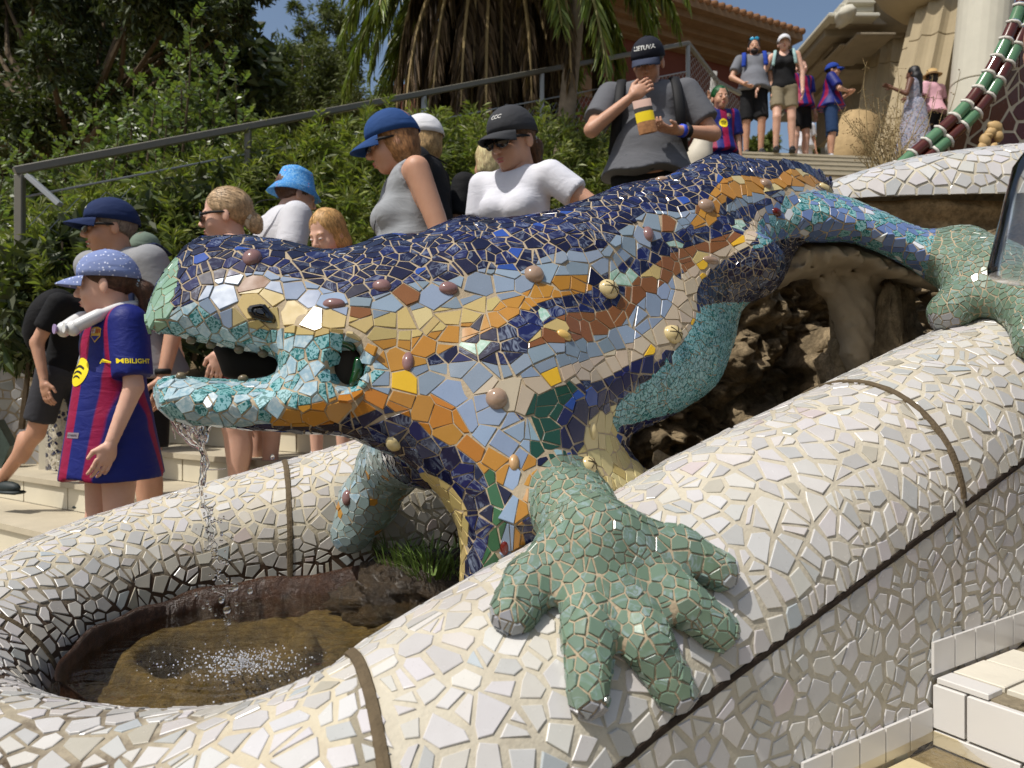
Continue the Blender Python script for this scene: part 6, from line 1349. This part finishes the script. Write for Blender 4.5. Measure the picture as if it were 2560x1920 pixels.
            for L_ in (0, 1):
                b = L_ * nu * nv
                for i in range(nu - 1):
                    for j in range(nv - 1): a_ = b + i * nv + j; q = (a_, a_ + 1, a_ + nv + 1, a_ + nv); F.append(q if L_ else q[::-1])
            for i in range(nu - 1): a_ = i * nv + nv - 1; F.append((a_, a_ + nv, a_ + nv + nu * nv, a_ + nu * nv))
            lm('brim', V, F, cap[3] if len(cap) > 3 else cm, True, True, parent=None); m = MB(); m.ell(CTn @ np.array((0, 0, .112)) + np.array((0, .013, .020)), (.008, .008, .004), None, 8); lm('button', np.array(m.V), m.F, cm, True, True)
            if len(cap) > 4 and cap[4]: label_text(root, cap[4], lambda V_: W(HM(V_)), crown, CT)
        else:
            prof_ = {'bucket': [(.0, .112), (.05, .112), (.070, .104), (.078, .08), (.094, .015), (.128, -.035), (.126, -.037), (.090, .012)], 'straw': [(.0, .12), (.055, .12), (.072, .11), (.088, .03), (.15, .01), (.149, .006), (.086, .024)]}[kind]
            m = MB(); m.lathe((0, 0, 0), prof_, 32, cap=False); V = np.array(m.V) * (1, 1.12, 1); V = V @ CT.T + (0, .01, .028); V[:, 2] += .004 * np.sin(np.arctan2(V[:, 1], V[:, 0]) * 3); lm('hat', V, m.F, cm, True, True)
            if kind == 'straw': m = MB(); m.lathe((0, 0, 0), [(.0885, .03), (.0855, .055), (.083, .056), (.083, .03)], 32, cap=False); lm('hat_band', np.array(m.V) * (1, 1.12, 1) @ CT.T + (0, .01, .028), m.F, simple('leopard_band', (90, 66, 40), .8, .8, 90), True, True)
    if glasses:
        gz, gy = (0, 0) if glasses is True else glasses
        for sd in (-1, 1):
            m = MB(); m.ell((sd * .032, -.100 + gy, -.008 + gz), (.031, .007, .024), rotm(sd * 16), 16); lm('lens', np.array(m.V), m.F, M_LENS if glasses is True else simple('blue_mirror_lens', (40, 150, 190), .06, .5, 60, .8), True, True)
            m = MB(); m.tube([Vector((sd * .058, -.094 + gy, -.002 + gz)), Vector((sd * .074, -.05 + gy, .002 + gz)), Vector((sd * .080, .005, 0 + gz)), Vector((sd * .080, .03, -.012 + gz))], [.0065, .006, .0045, .003], 6); lm('temple', np.array(m.V), m.F, M_BLK, True, True)
        m = MB(); m.tube([Vector((-.010, -.107 + gy, .0 + gz)), Vector((.010, -.107 + gy, .0 + gz))], .003, 6); lm('bridge', np.array(m.V), m.F, M_BLK, True, True)
    return dict(root=root, W=W, HM=HM, A=A, lm=lm, U=U, s=s, shirt=(so_ if shirt else None))
def bvh_of(o):
    me = o.data; og = np.array(origin(o)); V = np.empty(len(me.vertices) * 3); me.vertices.foreach_get('co', V); V = V.reshape(-1, 3) + og
    return BVHTree.FromPolygons([tuple(v) for v in V], [tuple(p.vertices) for p in me.polygons])
def decal(o, V, F, W, origin_l, U_, V_, D_, name, mat, parent, off=.002):
    """flat print laid on a surface: 2-d points spread from origin_l along U_,V_, pressed along D_ (local axes)"""
    B = bvh_of(o); out = []; ok = True
    for (a, b) in V:
        p = np.array(origin_l) + np.array(U_) * a + np.array(V_) * b; pw = W(p[None])[0]; pe = W((p + np.array(D_))[None])[0]; d = Vector(pe - pw).normalized(); h = B.ray_cast(Vector(pw) - d * .25, d, .8)
        out.append(np.array(h[0] - d * off) if h[0] is not None else None)
    good = [q for q in out if q is not None]
    if len(good) < len(out) * .6: return None
    F2 = [f for f in F if all(out[i] is not None for i in f)]; idx = {}; VV = []
    for i, q in enumerate(out): 
        if q is not None: idx[i] = len(VV); VV.append(q)
    return mesh(name, VV, [tuple(idx[i] for i in f) for f in F2], mat, parent)
def text2d(txt, size, cx_=True):
    cu = bpy.data.curves.new('t', 'FONT'); cu.body = txt; cu.size = size; cu.align_x = 'CENTER'; cu.align_y = 'CENTER'; cu.resolution_u = 2; cu.offset = size * .02; ob = bpy.data.objects.new('t', cu); col.objects.link(ob)
    bpy.context.view_layer.update(); dg = bpy.context.evaluated_depsgraph_get(); me = bpy.data.meshes.new_from_object(ob.evaluated_get(dg)); V = [(v.co.x, v.co.y) for v in me.vertices]; F = [tuple(p.vertices) for p in me.polygons]
    bpy.data.objects.remove(ob); bpy.data.curves.remove(cu); bpy.data.meshes.remove(me); return V, F
M_WPRINT = simple('white_print', (210, 210, 205), .7, .02); M_YPRINT = simple('yellow_print', (238, 214, 20), .6, .03); M_BPRINT = simple('black_print', (16, 16, 18), .6)
def label_text(root, txt, WW, crown, CT, size=.026):
    V, F = text2d(txt, size); lines = []
    decal(crown, V, F, WW, (0, -.2, .075), (1, 0, 0), (0, 0, 1), (0, 1, 0), 'cap_lettering', M_WPRINT, root, .0015)
def disk(r, ry=None, n=40, rings=5):
    ry = ry or r; V = [(0, 0)] + [(r * k / rings * math.cos(2 * math.pi * i / n), ry * k / rings * math.sin(2 * math.pi * i / n)) for k in range(1, rings + 1) for i in range(n)]
    F = [(0, 1 + i, 1 + (i + 1) % n) for i in range(n)] + [(1 + (k - 1) * n + i, 1 + k * n + i, 1 + k * n + (i + 1) % n, 1 + (k - 1) * n + (i + 1) % n) for k in range(1, rings) for i in range(n)]; return V, F
def arcs(spec, n=10):
    V = []; F = []
    for cx_, cy_, w_, sag, th in spec:
        b = len(V)
        for i in range(n + 1):
            t = -1 + 2 * i / n; V += [(cx_ + w_ * t, cy_ - sag * t * t - th / 2), (cx_ + w_ * t, cy_ - sag * t * t + th / 2)]
        F += [(b + 2 * i, b + 2 * i + 2, b + 2 * i + 3, b + 2 * i + 1) for i in range(n)]
    return V, F
def rect(x0, x1, y0, y1, nx=4, ny=4):
    V = [(x0 + (x1 - x0) * i / nx, y0 + (y1 - y0) * j / ny) for i in range(nx + 1) for j in range(ny + 1)]; return V, [(i * (ny + 1) + j, (i + 1) * (ny + 1) + j, (i + 1) * (ny + 1) + j + 1, i * (ny + 1) + j + 1) for i in range(nx) for j in range(ny)]
def jersey_print(P, k=1.0, cx_=0, sx=1, badge=(.075, 1.335), spot=(0, 1.245), sr=.052):
    W, o, r = P['W'], P['shirt'], P['root']; D = (0, 1, 0); a = lambda V, F, c, nm, m, off=.002: decal(o, V, F, W, (c[0], -.3, c[1]), (1, 0, 0), (0, 0, 1), D, nm, m, r, off)
    V, F = disk(sr); a(V, F, spot, 'round_sponsor_print', M_YPRINT); V, F = arcs([(0, sr * .42, sr * .62, sr * .20, sr * .17), (0, sr * .05, sr * .54, sr * .17, sr * .14), (0, -.27 * sr, sr * .44, sr * .14, sr * .12)]); a(V, F, spot, 'sponsor_stripes', M_BPRINT, .0035)
    bx, bz = badge; g = lambda pts: [(p[0] * .030, p[1] * .034) for p in pts]
    V = g([(-.9, .8), (-.3, 1), (.3, 1), (.9, .8), (.85, -.2), (0, -1), (-.85, -.2)]); a(V, [(0, 1, 2, 3, 4, 5, 6)], badge, 'crest', simple('crest_gold', (206, 168, 70), .6), .002)
    V = g([(-.75, .70), (-.05, .85), (-.05, .2), (-.75, .2)]); a(V, [(0, 1, 2, 3)], badge, 'crest_cross_field', M_WPRINT, .003); V, F = rect(-.0135, -.011, .007, .027, 1, 1); a(V, F, badge, 'crest_cross', simple('crest_red', (170, 20, 40), .6), .004); V, F = rect(-.022, -.003, .0155, .018, 1, 1); a(V, F, badge, 'crest_cross', simple('crest_red', (170, 20, 40), .6), .004)
    for q in range(3): V, F = rect(.003 + q * .008, .007 + q * .008, .007, .024, 1, 1); a(V, F, badge, 'crest_stripe', simple('crest_red', (170, 20, 40), .6), .003)
    V = g([(-.72, -.15), (.72, -.15), (0, -.82)]); a(V, [(0, 1, 2)], badge, 'crest_base', simple('crest_blue', (30, 40, 130), .6), .003)
def strap(P, pts, w_, mat, name='strap', thick=.008):
    m = MB(); p = spline([tuple(q) for q in pts], 16); m.tube([Vector(q) for q in p], w_ / 2, 8, flat=.35); return P['lm'](name, np.array(m.V), m.F, mat)
def backpack(P, mat, c=(0, .20, 1.20), r=(.15, .10, .22)):
    S = SDF(np.array(c) - np.array(r) - .05, np.array(c) + np.array(r) + .05, .014); S.ell(P['U'](c) if False else c, r, None, .02); S.ell(np.array(c) + (0, .07, -.08), (r[0] * .75, r[1] * .6, r[2] * .45), None, .02); V, Q = S.mesh(); V = np.array([P['U'](v) for v in V]); P['lm']('backpack', V, orient(V, Q), mat)
NAVYC = cloth_mat('navy_cap_cotton', (24, 40, 78)); GREYT = cloth_mat('grey_tee_cotton', (140, 141, 143)); BLKS = cloth_mat('black_short_cotton', (24, 24, 26)); JER = cloth_mat('jersey_polyester', (22, 32, 106), .55, 'jersey', (150, 10, 48)); WHT = cloth_mat('white_cotton', (196, 196, 200)); BLKT = cloth_mat('black_cotton', (18, 18, 20))
def girl_arms(): return {'L': ((.20, -.02, 1.10), (.17, -.12, .86)), 'R': ((-.21, 0, 1.1), (-.2, -.08, .86))}
p1 = person(275, 3.4, 492, H=1.74, yaw=-24, head=(-34, 4), lean=9, skin='tan', shirt=GREYT, shorts=BLKS, shortlen=.56, hair='short', hairc=(120, 110, 100), cap=('cap', NAVYC, 2, NAVYC, None), glasses=True, smile=1, loose=.02, hem=.88, arms={'L': ((.25, .03, 1.10), (.245, -.05, .84)), 'R': ((-.2, .08, 1.10), (-.16, .04, .84))}, label='man in navy cap, sunglasses, grey t-shirt and black shorts standing behind the girl', shoes=(60, 60, 60), wide=1.08)
V, F = text2d('Sabiwani', .014); decal([c for c in p1['root'].children if c.name.startswith('cap')][0], V, F, lambda v: p1['W'](p1['HM'](v)), (.0, -.2, .082), (1, 0, 0), (0, 0, 1), (0, 1, 0), 'cap_lettering', M_WPRINT, p1['root'], .0015)
strap(p1, [(.11, .1, 1.44), (.125, .0, 1.47), (.13, -.09, 1.40), (.13, -.115, 1.27), (.13, -.11, 1.12)], .055, cloth_mat('navy_webbing', (30, 40, 70))); m = MB(); w_ = p1['A']['L'][2]; m.lathe(tuple(w_ + (0, 0, .03)), [(.032, -.012), (.034, 0), (.032, .012)], 16); p1['lm']('wrist_band', np.array(m.V), m.F, M_BLK)
p2 = person(266, 2.6, 622, H=1.36, yaw=-40, hs=1.16, head=(-38, 4), shirt=JER, sleeve=.62, shorts=WHT, shortlen=.70, hair='pony', hairc=(74, 50, 34), cap=('cap', cloth_mat('dotted_chambray', (120, 134, 176), .85, 'dots', (215, 220, 235)), 4), arms={'L': ((.215, .01, 1.10), (.20, -.08, .86)), 'R': ((-.2, .07, 1.1), (-.17, .08, .85))}, hem=.70, loose=.026, sw=.74, label='girl in pale blue dotted cap and striped red and blue football jersey', shoes=(150, 150, 150), wide=.92)
jersey_print(p2, badge=(.085, 1.33), spot=(.012, 1.17), sr=.062); V, F = text2d('AMBILIGHT', .028); decal(p2['shirt'], V, F, p2['W'], (.35, -.015, 1.215), (0, 1, 0), (0, 0, 1), (-1, 0, 0), 'sleeve_lettering', M_YPRINT, p2['root'], .002)
V, F = rect(-.035, .035, -.012, .012, 3, 1); decal(p2['shirt'], V, F, p2['W'], (.045, -.3, .90), (1, 0, 0), (0, 0, 1), (0, 1, 0), 'hem_label', simple('grey_label', (130, 120, 130), .5), p2['root'], .002); V, F = text2d('AUTHENTIC', .011); decal(p2['shirt'], V, F, p2['W'], (.045, -.3, .90), (1, 0, 0), (0, 0, 1), (0, 1, 0), 'hem_lettering', M_BPRINT, p2['root'], .0035)
nf = MB(); pts = spline([(.055, -.165, 1.36), (.09, -.09, 1.41), (.098, .0, 1.455), (.06, .085, 1.475), (0, .105, 1.48), (-.06, .085, 1.475), (-.098, .0, 1.455), (-.09, -.09, 1.41), (-.055, -.165, 1.36)], 40); nf.tube([Vector(q) for q in pts], [.033 if (i < 7 or i > 32) else .024 for i in range(40)], 12, flat=.85)
M_FAN = simple('white_plastic', (212, 212, 210), .25, .03, 5, .5); fan = empty('neck_fan', tuple(p2['W'](np.array([(0, 0, 1.42)]))[0]), label='white plastic neck fan hanging round the neck of the girl', cat='fan'); mesh('housing', p2['W'](np.array(nf.V)), nf.F, M_FAN, fan, True)
for sx in (-1, 1):
    q = MB(); q.ell((sx * .055, -.17, 1.355), (.033, .028, .034), None, 16); mesh('fan_head', p2['W'](np.array(q.V)), q.F, M_FAN, fan, True); q = MB(); q.lathe((sx * .0555, -.20, 1.355), [(.018, 0), (.021, .003), (.021, .008)], 20, rot=Matrix.Rotation(R(90), 3, 'X')); mesh('grille', p2['W'](np.array(q.V)), q.F, simple('mauve_grille', (150, 130, 170), .4) if sx < 0 else M_FAN, fan)
p3 = person(232, 4.0, 660, H=1.62, yaw=70, lean=22, skin='tan', shirt=BLKT, shorts=cloth_mat('charcoal_short', (52, 52, 56)), shortlen=.6, hair='short', hairc=(60, 45, 35), shoes=(34, 44, 44), feet=.80, legs={'R': ((-.12, .12, .52), (-.14, .42, .20)), 'L': ((.1, -.1, .5), (.1, -.05, .085))}, label='person in black with a bulky black backpack striding behind the girl, dark clog raised', h=.014)
backpack(p3, BLKT, (0, .23, 1.18), (.17, .13, .24)); m = MB(); m.tube([Vector(p3['U']((.12 + .012 * math.cos(a), .10 , 1.36 + .035 * math.sin(a)))) for a in np.linspace(0, 6.28, 14)], .004, 6, cap=False); p3['lm']('carabiner', np.array(m.V), m.F, simple('blue_anodised', (60, 130, 190), .2, .1, 5, .6, metal=.8))
p4 = person(366, 4.4, 580, H=1.45, yaw=165, shirt=GREYT, shorts=BLKS, hair='short', hairc=(110, 90, 70), cap=('cap', cloth_mat('sage_cap', (104, 118, 104)), 0), label='person in a faded green cap half hidden behind the man in the navy cap', h=.014)
p5 = person(563, 3.65, 470, H=1.66, yaw=-74, hs=1.12, head=(-4, 6), lean=4, shirt=BLKT, tank=True, shorts=cloth_mat('dark_red_short', (86, 24, 26)), shortlen=.62, hair='bun', hairc=(176, 148, 112), glasses=True, bust=1, label='blonde woman in profile with sunglasses, hair bun and black strap top', loose=.008)
p6 = person(740, 4.0, 424, H=1.70, yaw=128, lean=14, head=(0, 8), shirt=WHT, shorts=cloth_mat('blue_denim', (60, 76, 110)), hair='short', hairc=(90, 62, 44), cap=('bucket', cloth_mat('blue_flower_print', (64, 138, 206), .8, 'flowers', (200, 110, 130)), 0), loose=.022, label='person in a bright blue flowered bucket hat and white t-shirt, seen from behind')
strap(p6, [(-.13, -.02, 1.46), (-.10, .09, 1.42), (.0, .135, 1.25), (.1, .13, 1.08)], .012, M_BLK, 'cross_body_strap')
p7 = person(818, 3.25, 524, H=1.17, yaw=-22, hs=1.28, head=(-8, 22), shirt=cloth_mat('pink_cotton', (190, 130, 140)), shorts=cloth_mat('pink_short', (180, 110, 120)), shortlen=.65, hair='child', hairc=(186, 146, 92), label='small blonde girl looking down behind the lizard head', wide=.9, sock=WHT)
p8 = person(980, 2.98, 272, H=1.68, yaw=-70, head=(-10, 16), lean=10, skin='tan', shirt=cloth_mat('heather_grey_vest', (142, 145, 148)), tank=True, shorts=cloth_mat('grey_trouser', (80, 80, 84)), shortlen=.1, hair='bob', hairc=(150, 108, 68), glasses=True, cap=('cap', cloth_mat('denim_blue_cap', (34, 66, 116)), 8), bust=1.15, belly=.8, loose=.014, wide=1.18, label='older woman in blue cap and grey sleeveless top leaning over the lizard', arms={'L': ((.25, .03, 1.10), (.24, -.12, .90)), 'R': ((-.24, -.02, 1.12), (-.2, -.2, .98))})
strap(p8, [(.10, .08, 1.44), (.11, -.02, 1.465), (.07, -.13, 1.34), (.0, -.19, 1.2), (-.07, -.16, 1.05)], .010, M_BLK, 'bag_strap')
p9 = person(1052, 3.85, 285, H=1.72, yaw=-100, head=(-4, 8), skin='tan', shirt=cloth_mat('black_polo', (26, 27, 31)), shorts=BLKS, hair='bob', hairc=(170, 140, 96), cap=('cap', cloth_mat('white_cap', (206, 206, 208)), 0), loose=.022, label='person in a white cap and black polo shirt behind the older woman')
p10 = person(1222, 4.25, 352, H=1.66, yaw=-150, skin='tan', shirt=BLKT, shorts=BLKS, hair='bob', hairc=(206, 186, 140), loose=.016, label='woman with pale blond bob and black top turned away, between two women')
p11 = person(1280, 3.15, 264, H=1.68, yaw=-32, hs=1.1, head=(-10, 16), lean=2, skin='tan', shirt=cloth_mat('bright_white_tee', (206, 206, 212)), sleeve=.28, shorts=cloth_mat('denim_short', (70, 84, 116)), hair='pony', hairc=(90, 62, 40), glasses=True, bust=1, cap=('cap', cloth_mat('charcoal_cap', (54, 55, 58)), 4), loose=.010, label='young woman in charcoal cap and white t-shirt, hand on hip, looking down', arms={'L': ((.42, .07, 1.18), (.22, -.02, 1.02)), 'R': ((-.22, .0, 1.1), (-.2, -.05, .86))})
V, F = text2d('CCC', .020); decal([c for c in p11['root'].children if c.name.startswith('cap')][0], V, F, lambda v: p11['W'](p11['HM'](v)), (.012, -.2, .085), (1, 0, 0), (0, 0, 1), (0, 1, 0), 'cap_lettering', M_WPRINT, p11['root'], .0015)
POLO = cloth_mat('grey_polo', (92, 93, 97))
p12 = person(1620, 4.45, 94, H=1.86, yaw=-8, head=(-14, 26), lean=4, skin='tan', shirt=POLO, sleeve=.5, shorts=BLKS, shortlen=.1, hair='short', hairc=(90, 76, 64), belly=1, wide=1.2, hem=.93, loose=.02, cap=('cap', cloth_mat('black_navy_cap', (26, 28, 38)), 6, cloth_mat('navy_brim', (52, 58, 76))), label='man in a dark cap and grey polo eating snacks from a yellow bag', arms={'R': ((-.30, -.16, 1.16), (.10, -.24, 1.44)), 'Rh': (1.0, 90), 'L': ((.35, -.06, 1.13), (-.04, -.34, 1.10)), 'Lh': (1.0, 0)})
cp12 = [c for c in p12['root'].children if c.name.startswith('cap')][0]; V, F = text2d('LIETUVA', .030); decal(cp12, V, F, lambda v: p12['W'](p12['HM'](v)), (0, -.2, .078), (1, 0, 0), (0, 0, 1), (0, 1, 0), 'cap_lettering', M_WPRINT, p12['root'], .0015)
for sx in (-1, 1): strap(p12, [(sx * .135, .12, 1.42), (sx * .14, .0, 1.475), (sx * .15, -.11, 1.38), (sx * .165, -.14, 1.22), (sx * .19, -.05, 1.05)], .055, M_BLK, 'backpack_strap')
backpack(p12, BLKT, (0, .22, 1.18), (.17, .12, .26)); m = MB(); w_ = p12['A']['L'][2]; e_ = p12['A']['L'][1]; d_ = Vector(e_ - w_).normalized()
m.tube([Vector(w_) + d_ * .03, Vector(w_) + d_ * .05], .034, 14); p12['lm']('wristband', np.array(m.V), m.F, simple('blue_band', (36, 66, 190), .5)); m = MB(); m.tube([Vector(w_) + d_ * .06, Vector(w_) + d_ * .085], .034, 14); p12['lm']('watch', np.array(m.V), m.F, M_BLK)
m = MB(); m.box((0, -.22, 1.40 - .42), (.16, .05, .10), bev=.02); p12['lm']('waist_bag', np.array(m.V) + (-.04, .06, 0), m.F, simple('dark_teal_pouch', (26, 40, 44), .6))
sb = empty('snack_bag', tuple(at(1614, 300, 4.13)), label='yellow and brown snack bag held in the hand of the eating man', cat='snack bag'); rot_ = Matrix.Rotation(R(-12), 3, 'Y')
def bagp(z0, z1, mat, nm, puff=.018):
    V = []; F = []; n_ = 8
    for f in (-1, 1):
        for i in range(n_ + 1):
            for j in range(n_ + 1): u = -1 + 2 * i / n_; v = z0 + (z1 - z0) * j / n_; w2 = puff * (1 - u * u) ** .5 * (1 - (2 * v / .24) ** 2 * .8); V.append(Vector(at(1614, 300, 4.12)) + rot_ @ Vector((u * .052, f * (w2 + .001), v)))
    for b in (0, (n_ + 1) ** 2):
        for i in range(n_):
            for j in range(n_): a_ = b + i * (n_ + 1) + j; F.append((a_, a_ + n_ + 1, a_ + n_ + 2, a_ + 1))
    mesh(nm, [tuple(v) for v in V], F, mat, sb, True)
bagp(.07, .115, simple('pink_cream_foil', (206, 172, 156), .35), 'torn_top'); bagp(.045, .07, simple('black_foil_print', (60, 56, 52), .35, .5, 90), 'name_panel'); bagp(-.01, .045, simple('yellow_foil', (236, 206, 30), .3), 'yellow_panel'); bagp(-.075, -.01, simple('nut_print', (170, 120, 78), .4, .7, 60), 'nut_panel')
# terrace visitors
KID = person(1800, 7.0, 214, H=1.40, yaw=8, hs=1.18, skin='tan', shirt=JER, sleeve=.6, shorts=cloth_mat('jersey_blue_short', (24, 34, 104)), hair='short', hairc=(16, 74, 34), loose=.024, label='boy with bright green hair in a striped football jersey holding up one arm', h=.015, arms={'R': ((-.27, -.10, 1.2), (-.24, -.22, 1.42))}); jersey_print(KID)
g = person(1885, 11.75, 96, feet=TZ, yaw=-12, skin='tan', shirt=cloth_mat('mid_grey_tee', (112, 114, 120)), shorts=BLKS, shortlen=.52, hair='short', hairc=(40, 32, 28), glasses=(.10, .03), belly=.8, wide=1.12, loose=.02, label='bearded man in grey t-shirt and black shorts with blue backpack straps on the terrace', h=.018, arms={'R': ((-.30, -.05, 1.14), (-.15, -.18, .98))}, legs={'L': ((.10, -.06, .50), (.09, -.02, .085))}, shoes=(60, 60, 66))
for sx in (-1, 1): strap(g, [(sx * .13, .10, 1.43), (sx * .135, -.02, 1.47), (sx * .14, -.10, 1.38), (sx * .15, -.12, 1.24)], .06, cloth_mat('royal_webbing', (30, 60, 150)), 'backpack_strap')
S = SDF((-.09, -.13, -.13), (.09, 0, .0), .006); S.ell((0, -.058, -.078), (.05, .048, .042), None, .01); S.ell((0, -.10, -.072), (.02, .02, .008), None, .004, carve=True); V, Q = S.mesh(); g['lm']('beard', V, orient(V, Q), hair_mat('hair_40_32_28', (40, 32, 28)), True, True)
g = person(1960, 11.6, 85, feet=TZ, yaw=-16, skin='light', shirt=BLKT, tank=True, shorts=cloth_mat('khaki_short', (128, 118, 96)), shortlen=.64, hair='pony', hairc=(110, 70, 46), cap=('cap', cloth_mat('white_cap', (206, 206, 208)), 0), bust=1, loose=.016, hem=.9, label='woman in white cap, black vest and khaki shorts walking down from the terrace', h=.018, arms={'R': ((-.29, -.03, 1.12), (-.36, -.14, .90)), 'L': ((.24, 0, 1.1), (.24, -.05, .86))}, legs={'R': ((-.10, -.10, .50), (-.11, -.04, .085))})
for sx in (-1, 1): strap(g, [(sx * .11, .08, 1.43), (sx * .115, -.02, 1.46), (sx * .13, -.10, 1.36), (sx * .15, -.10, 1.22)], .045, cloth_mat('mint_webbing', (150, 180, 178)), 'backpack_strap')
g = person(2003, 12.4, 150, feet=TZ, yaw=20, skin='light', shirt=JER, shorts=BLKS, hair='short', hairc=(86, 58, 38), loose=.024, label='man in dark jersey half hidden behind the woman in the white cap', h=.018)
g = person(2082, 12.2, 156, feet=TZ, yaw=68, skin='tan', shirt=JER, sleeve=.6, shorts=cloth_mat('blue_denim_short', (36, 58, 92)), shortlen=.5, hair='short', hairc=(30, 26, 24), cap=('cap', cloth_mat('royal_cap', (28, 58, 140)), 0), loose=.024, sock=WHT, shoes=(190, 190, 190), label='man in blue cap and jersey with folded arms looking right', h=.018, arms={'R': ((-.26, -.10, 1.16), (.0, -.24, 1.18)), 'L': ((.26, -.10, 1.14), (.02, -.26, 1.14))})
g = person(2010, 14.2, 278, feet=TZ, yaw=10, skin='tan', shirt=WHT, shorts=WHT, hair='long', hairc=(70, 48, 36), loose=.02, label='small distant woman in white with long brown hair and glasses', h=.02, glasses=True)
g = person(2120, 14.5, 290, H=1.5, yaw=80, lean=30, skin='tan', shirt=cloth_mat('pale_grey_tee', (150, 152, 152)), shorts=cloth_mat('pale_grey_short', (132, 134, 134)), hair='short', hairc=(80, 60, 44), label='distant person in pale grey bending forward behind the man with folded arms', h=.02, shortlen=.3)
g = person(2282, 12.2, 166, feet=TZ, yaw=-140, skin='dark', shirt=cloth_mat('faded_print_dress', (96, 104, 124), .85, 'print', (150, 150, 160)), tank=True, dress=cloth_mat('faded_print_dress', (96, 104, 124)), hair='long', hairc=(16, 14, 14), loose=.014, hem=.9, label='woman with long black hair in a faded print dress with her back to us', h=.018, arms={'L': ((.30, .0, 1.12), (.36, -.16, 1.24)), 'R': ((-.30, -.05, 1.12), (-.34, -.18, 1.22))})
g = person(2328, 12.5, 176, feet=TZ, yaw=-160, skin='dark', shirt=cloth_mat('pink_knit', (206, 160, 170)), shorts=BLKS, shortlen=.1, hair='bob', hairc=(30, 24, 22), cap=('straw', simple('straw_weave', (176, 146, 96), .8, .3, 90), 0), loose=.024, label='person in a straw hat with spotted band and pink top', h=.018)
# clear plastic bottle reaching in from the right edge
t = NT('clear_plastic'); t.t.nodes.remove(t.b); gl = t.n('BsdfGlossy', {'Color': (1, 1, 1, 1), 'Roughness': .08}); tr = t.n('BsdfTransparent', {'Color': (.86, .87, .87, 1)}); fr = t.n('Fresnel', {'IOR': 1.5}); mx = t.n('MixShader', {0: t.math('ADD', t.math('MULTIPLY', fr.outputs[0], 1.2), .04), 1: tr.outputs[0], 2: gl.outputs[0]}); t.t.links.new(mx.outputs[0], t.t.nodes['Material Output'].inputs[0]); M_CLR = t.m
bt = MB(); prf = [(.0, .0), (.030, .0), (.034, .004), (.0355, .012), (.0355, .09), (.0355, .15), (.02, .19), (.013, .20), (.013, .225), (0, .226)]
bo = empty('plastic_bottle', tuple(at(2545, 705, .98)), label='clear plastic water bottle held upright at the right edge of the photograph', cat='bottle'); bt.lathe(at(2540, 700, .98), prf, 32, rot=Matrix.Rotation(R(14), 3, 'Y'), cap=False); bt.build('shell', M_CLR, bo, True)
person(3240, 1.02, -1480, feet=1.035, yaw=8, skin='tan', shirt=GREYT, shorts=BLKS, hair='short', hairc=(70, 54, 40), loose=.02, label='passer-by on the near steps whose lowered hand holds the clear plastic bottle', arms={'Rh': (1.2, 0), 'R': ((-.30, -.02, 1.12), (-.38, -.06, .87))}, h=.015)
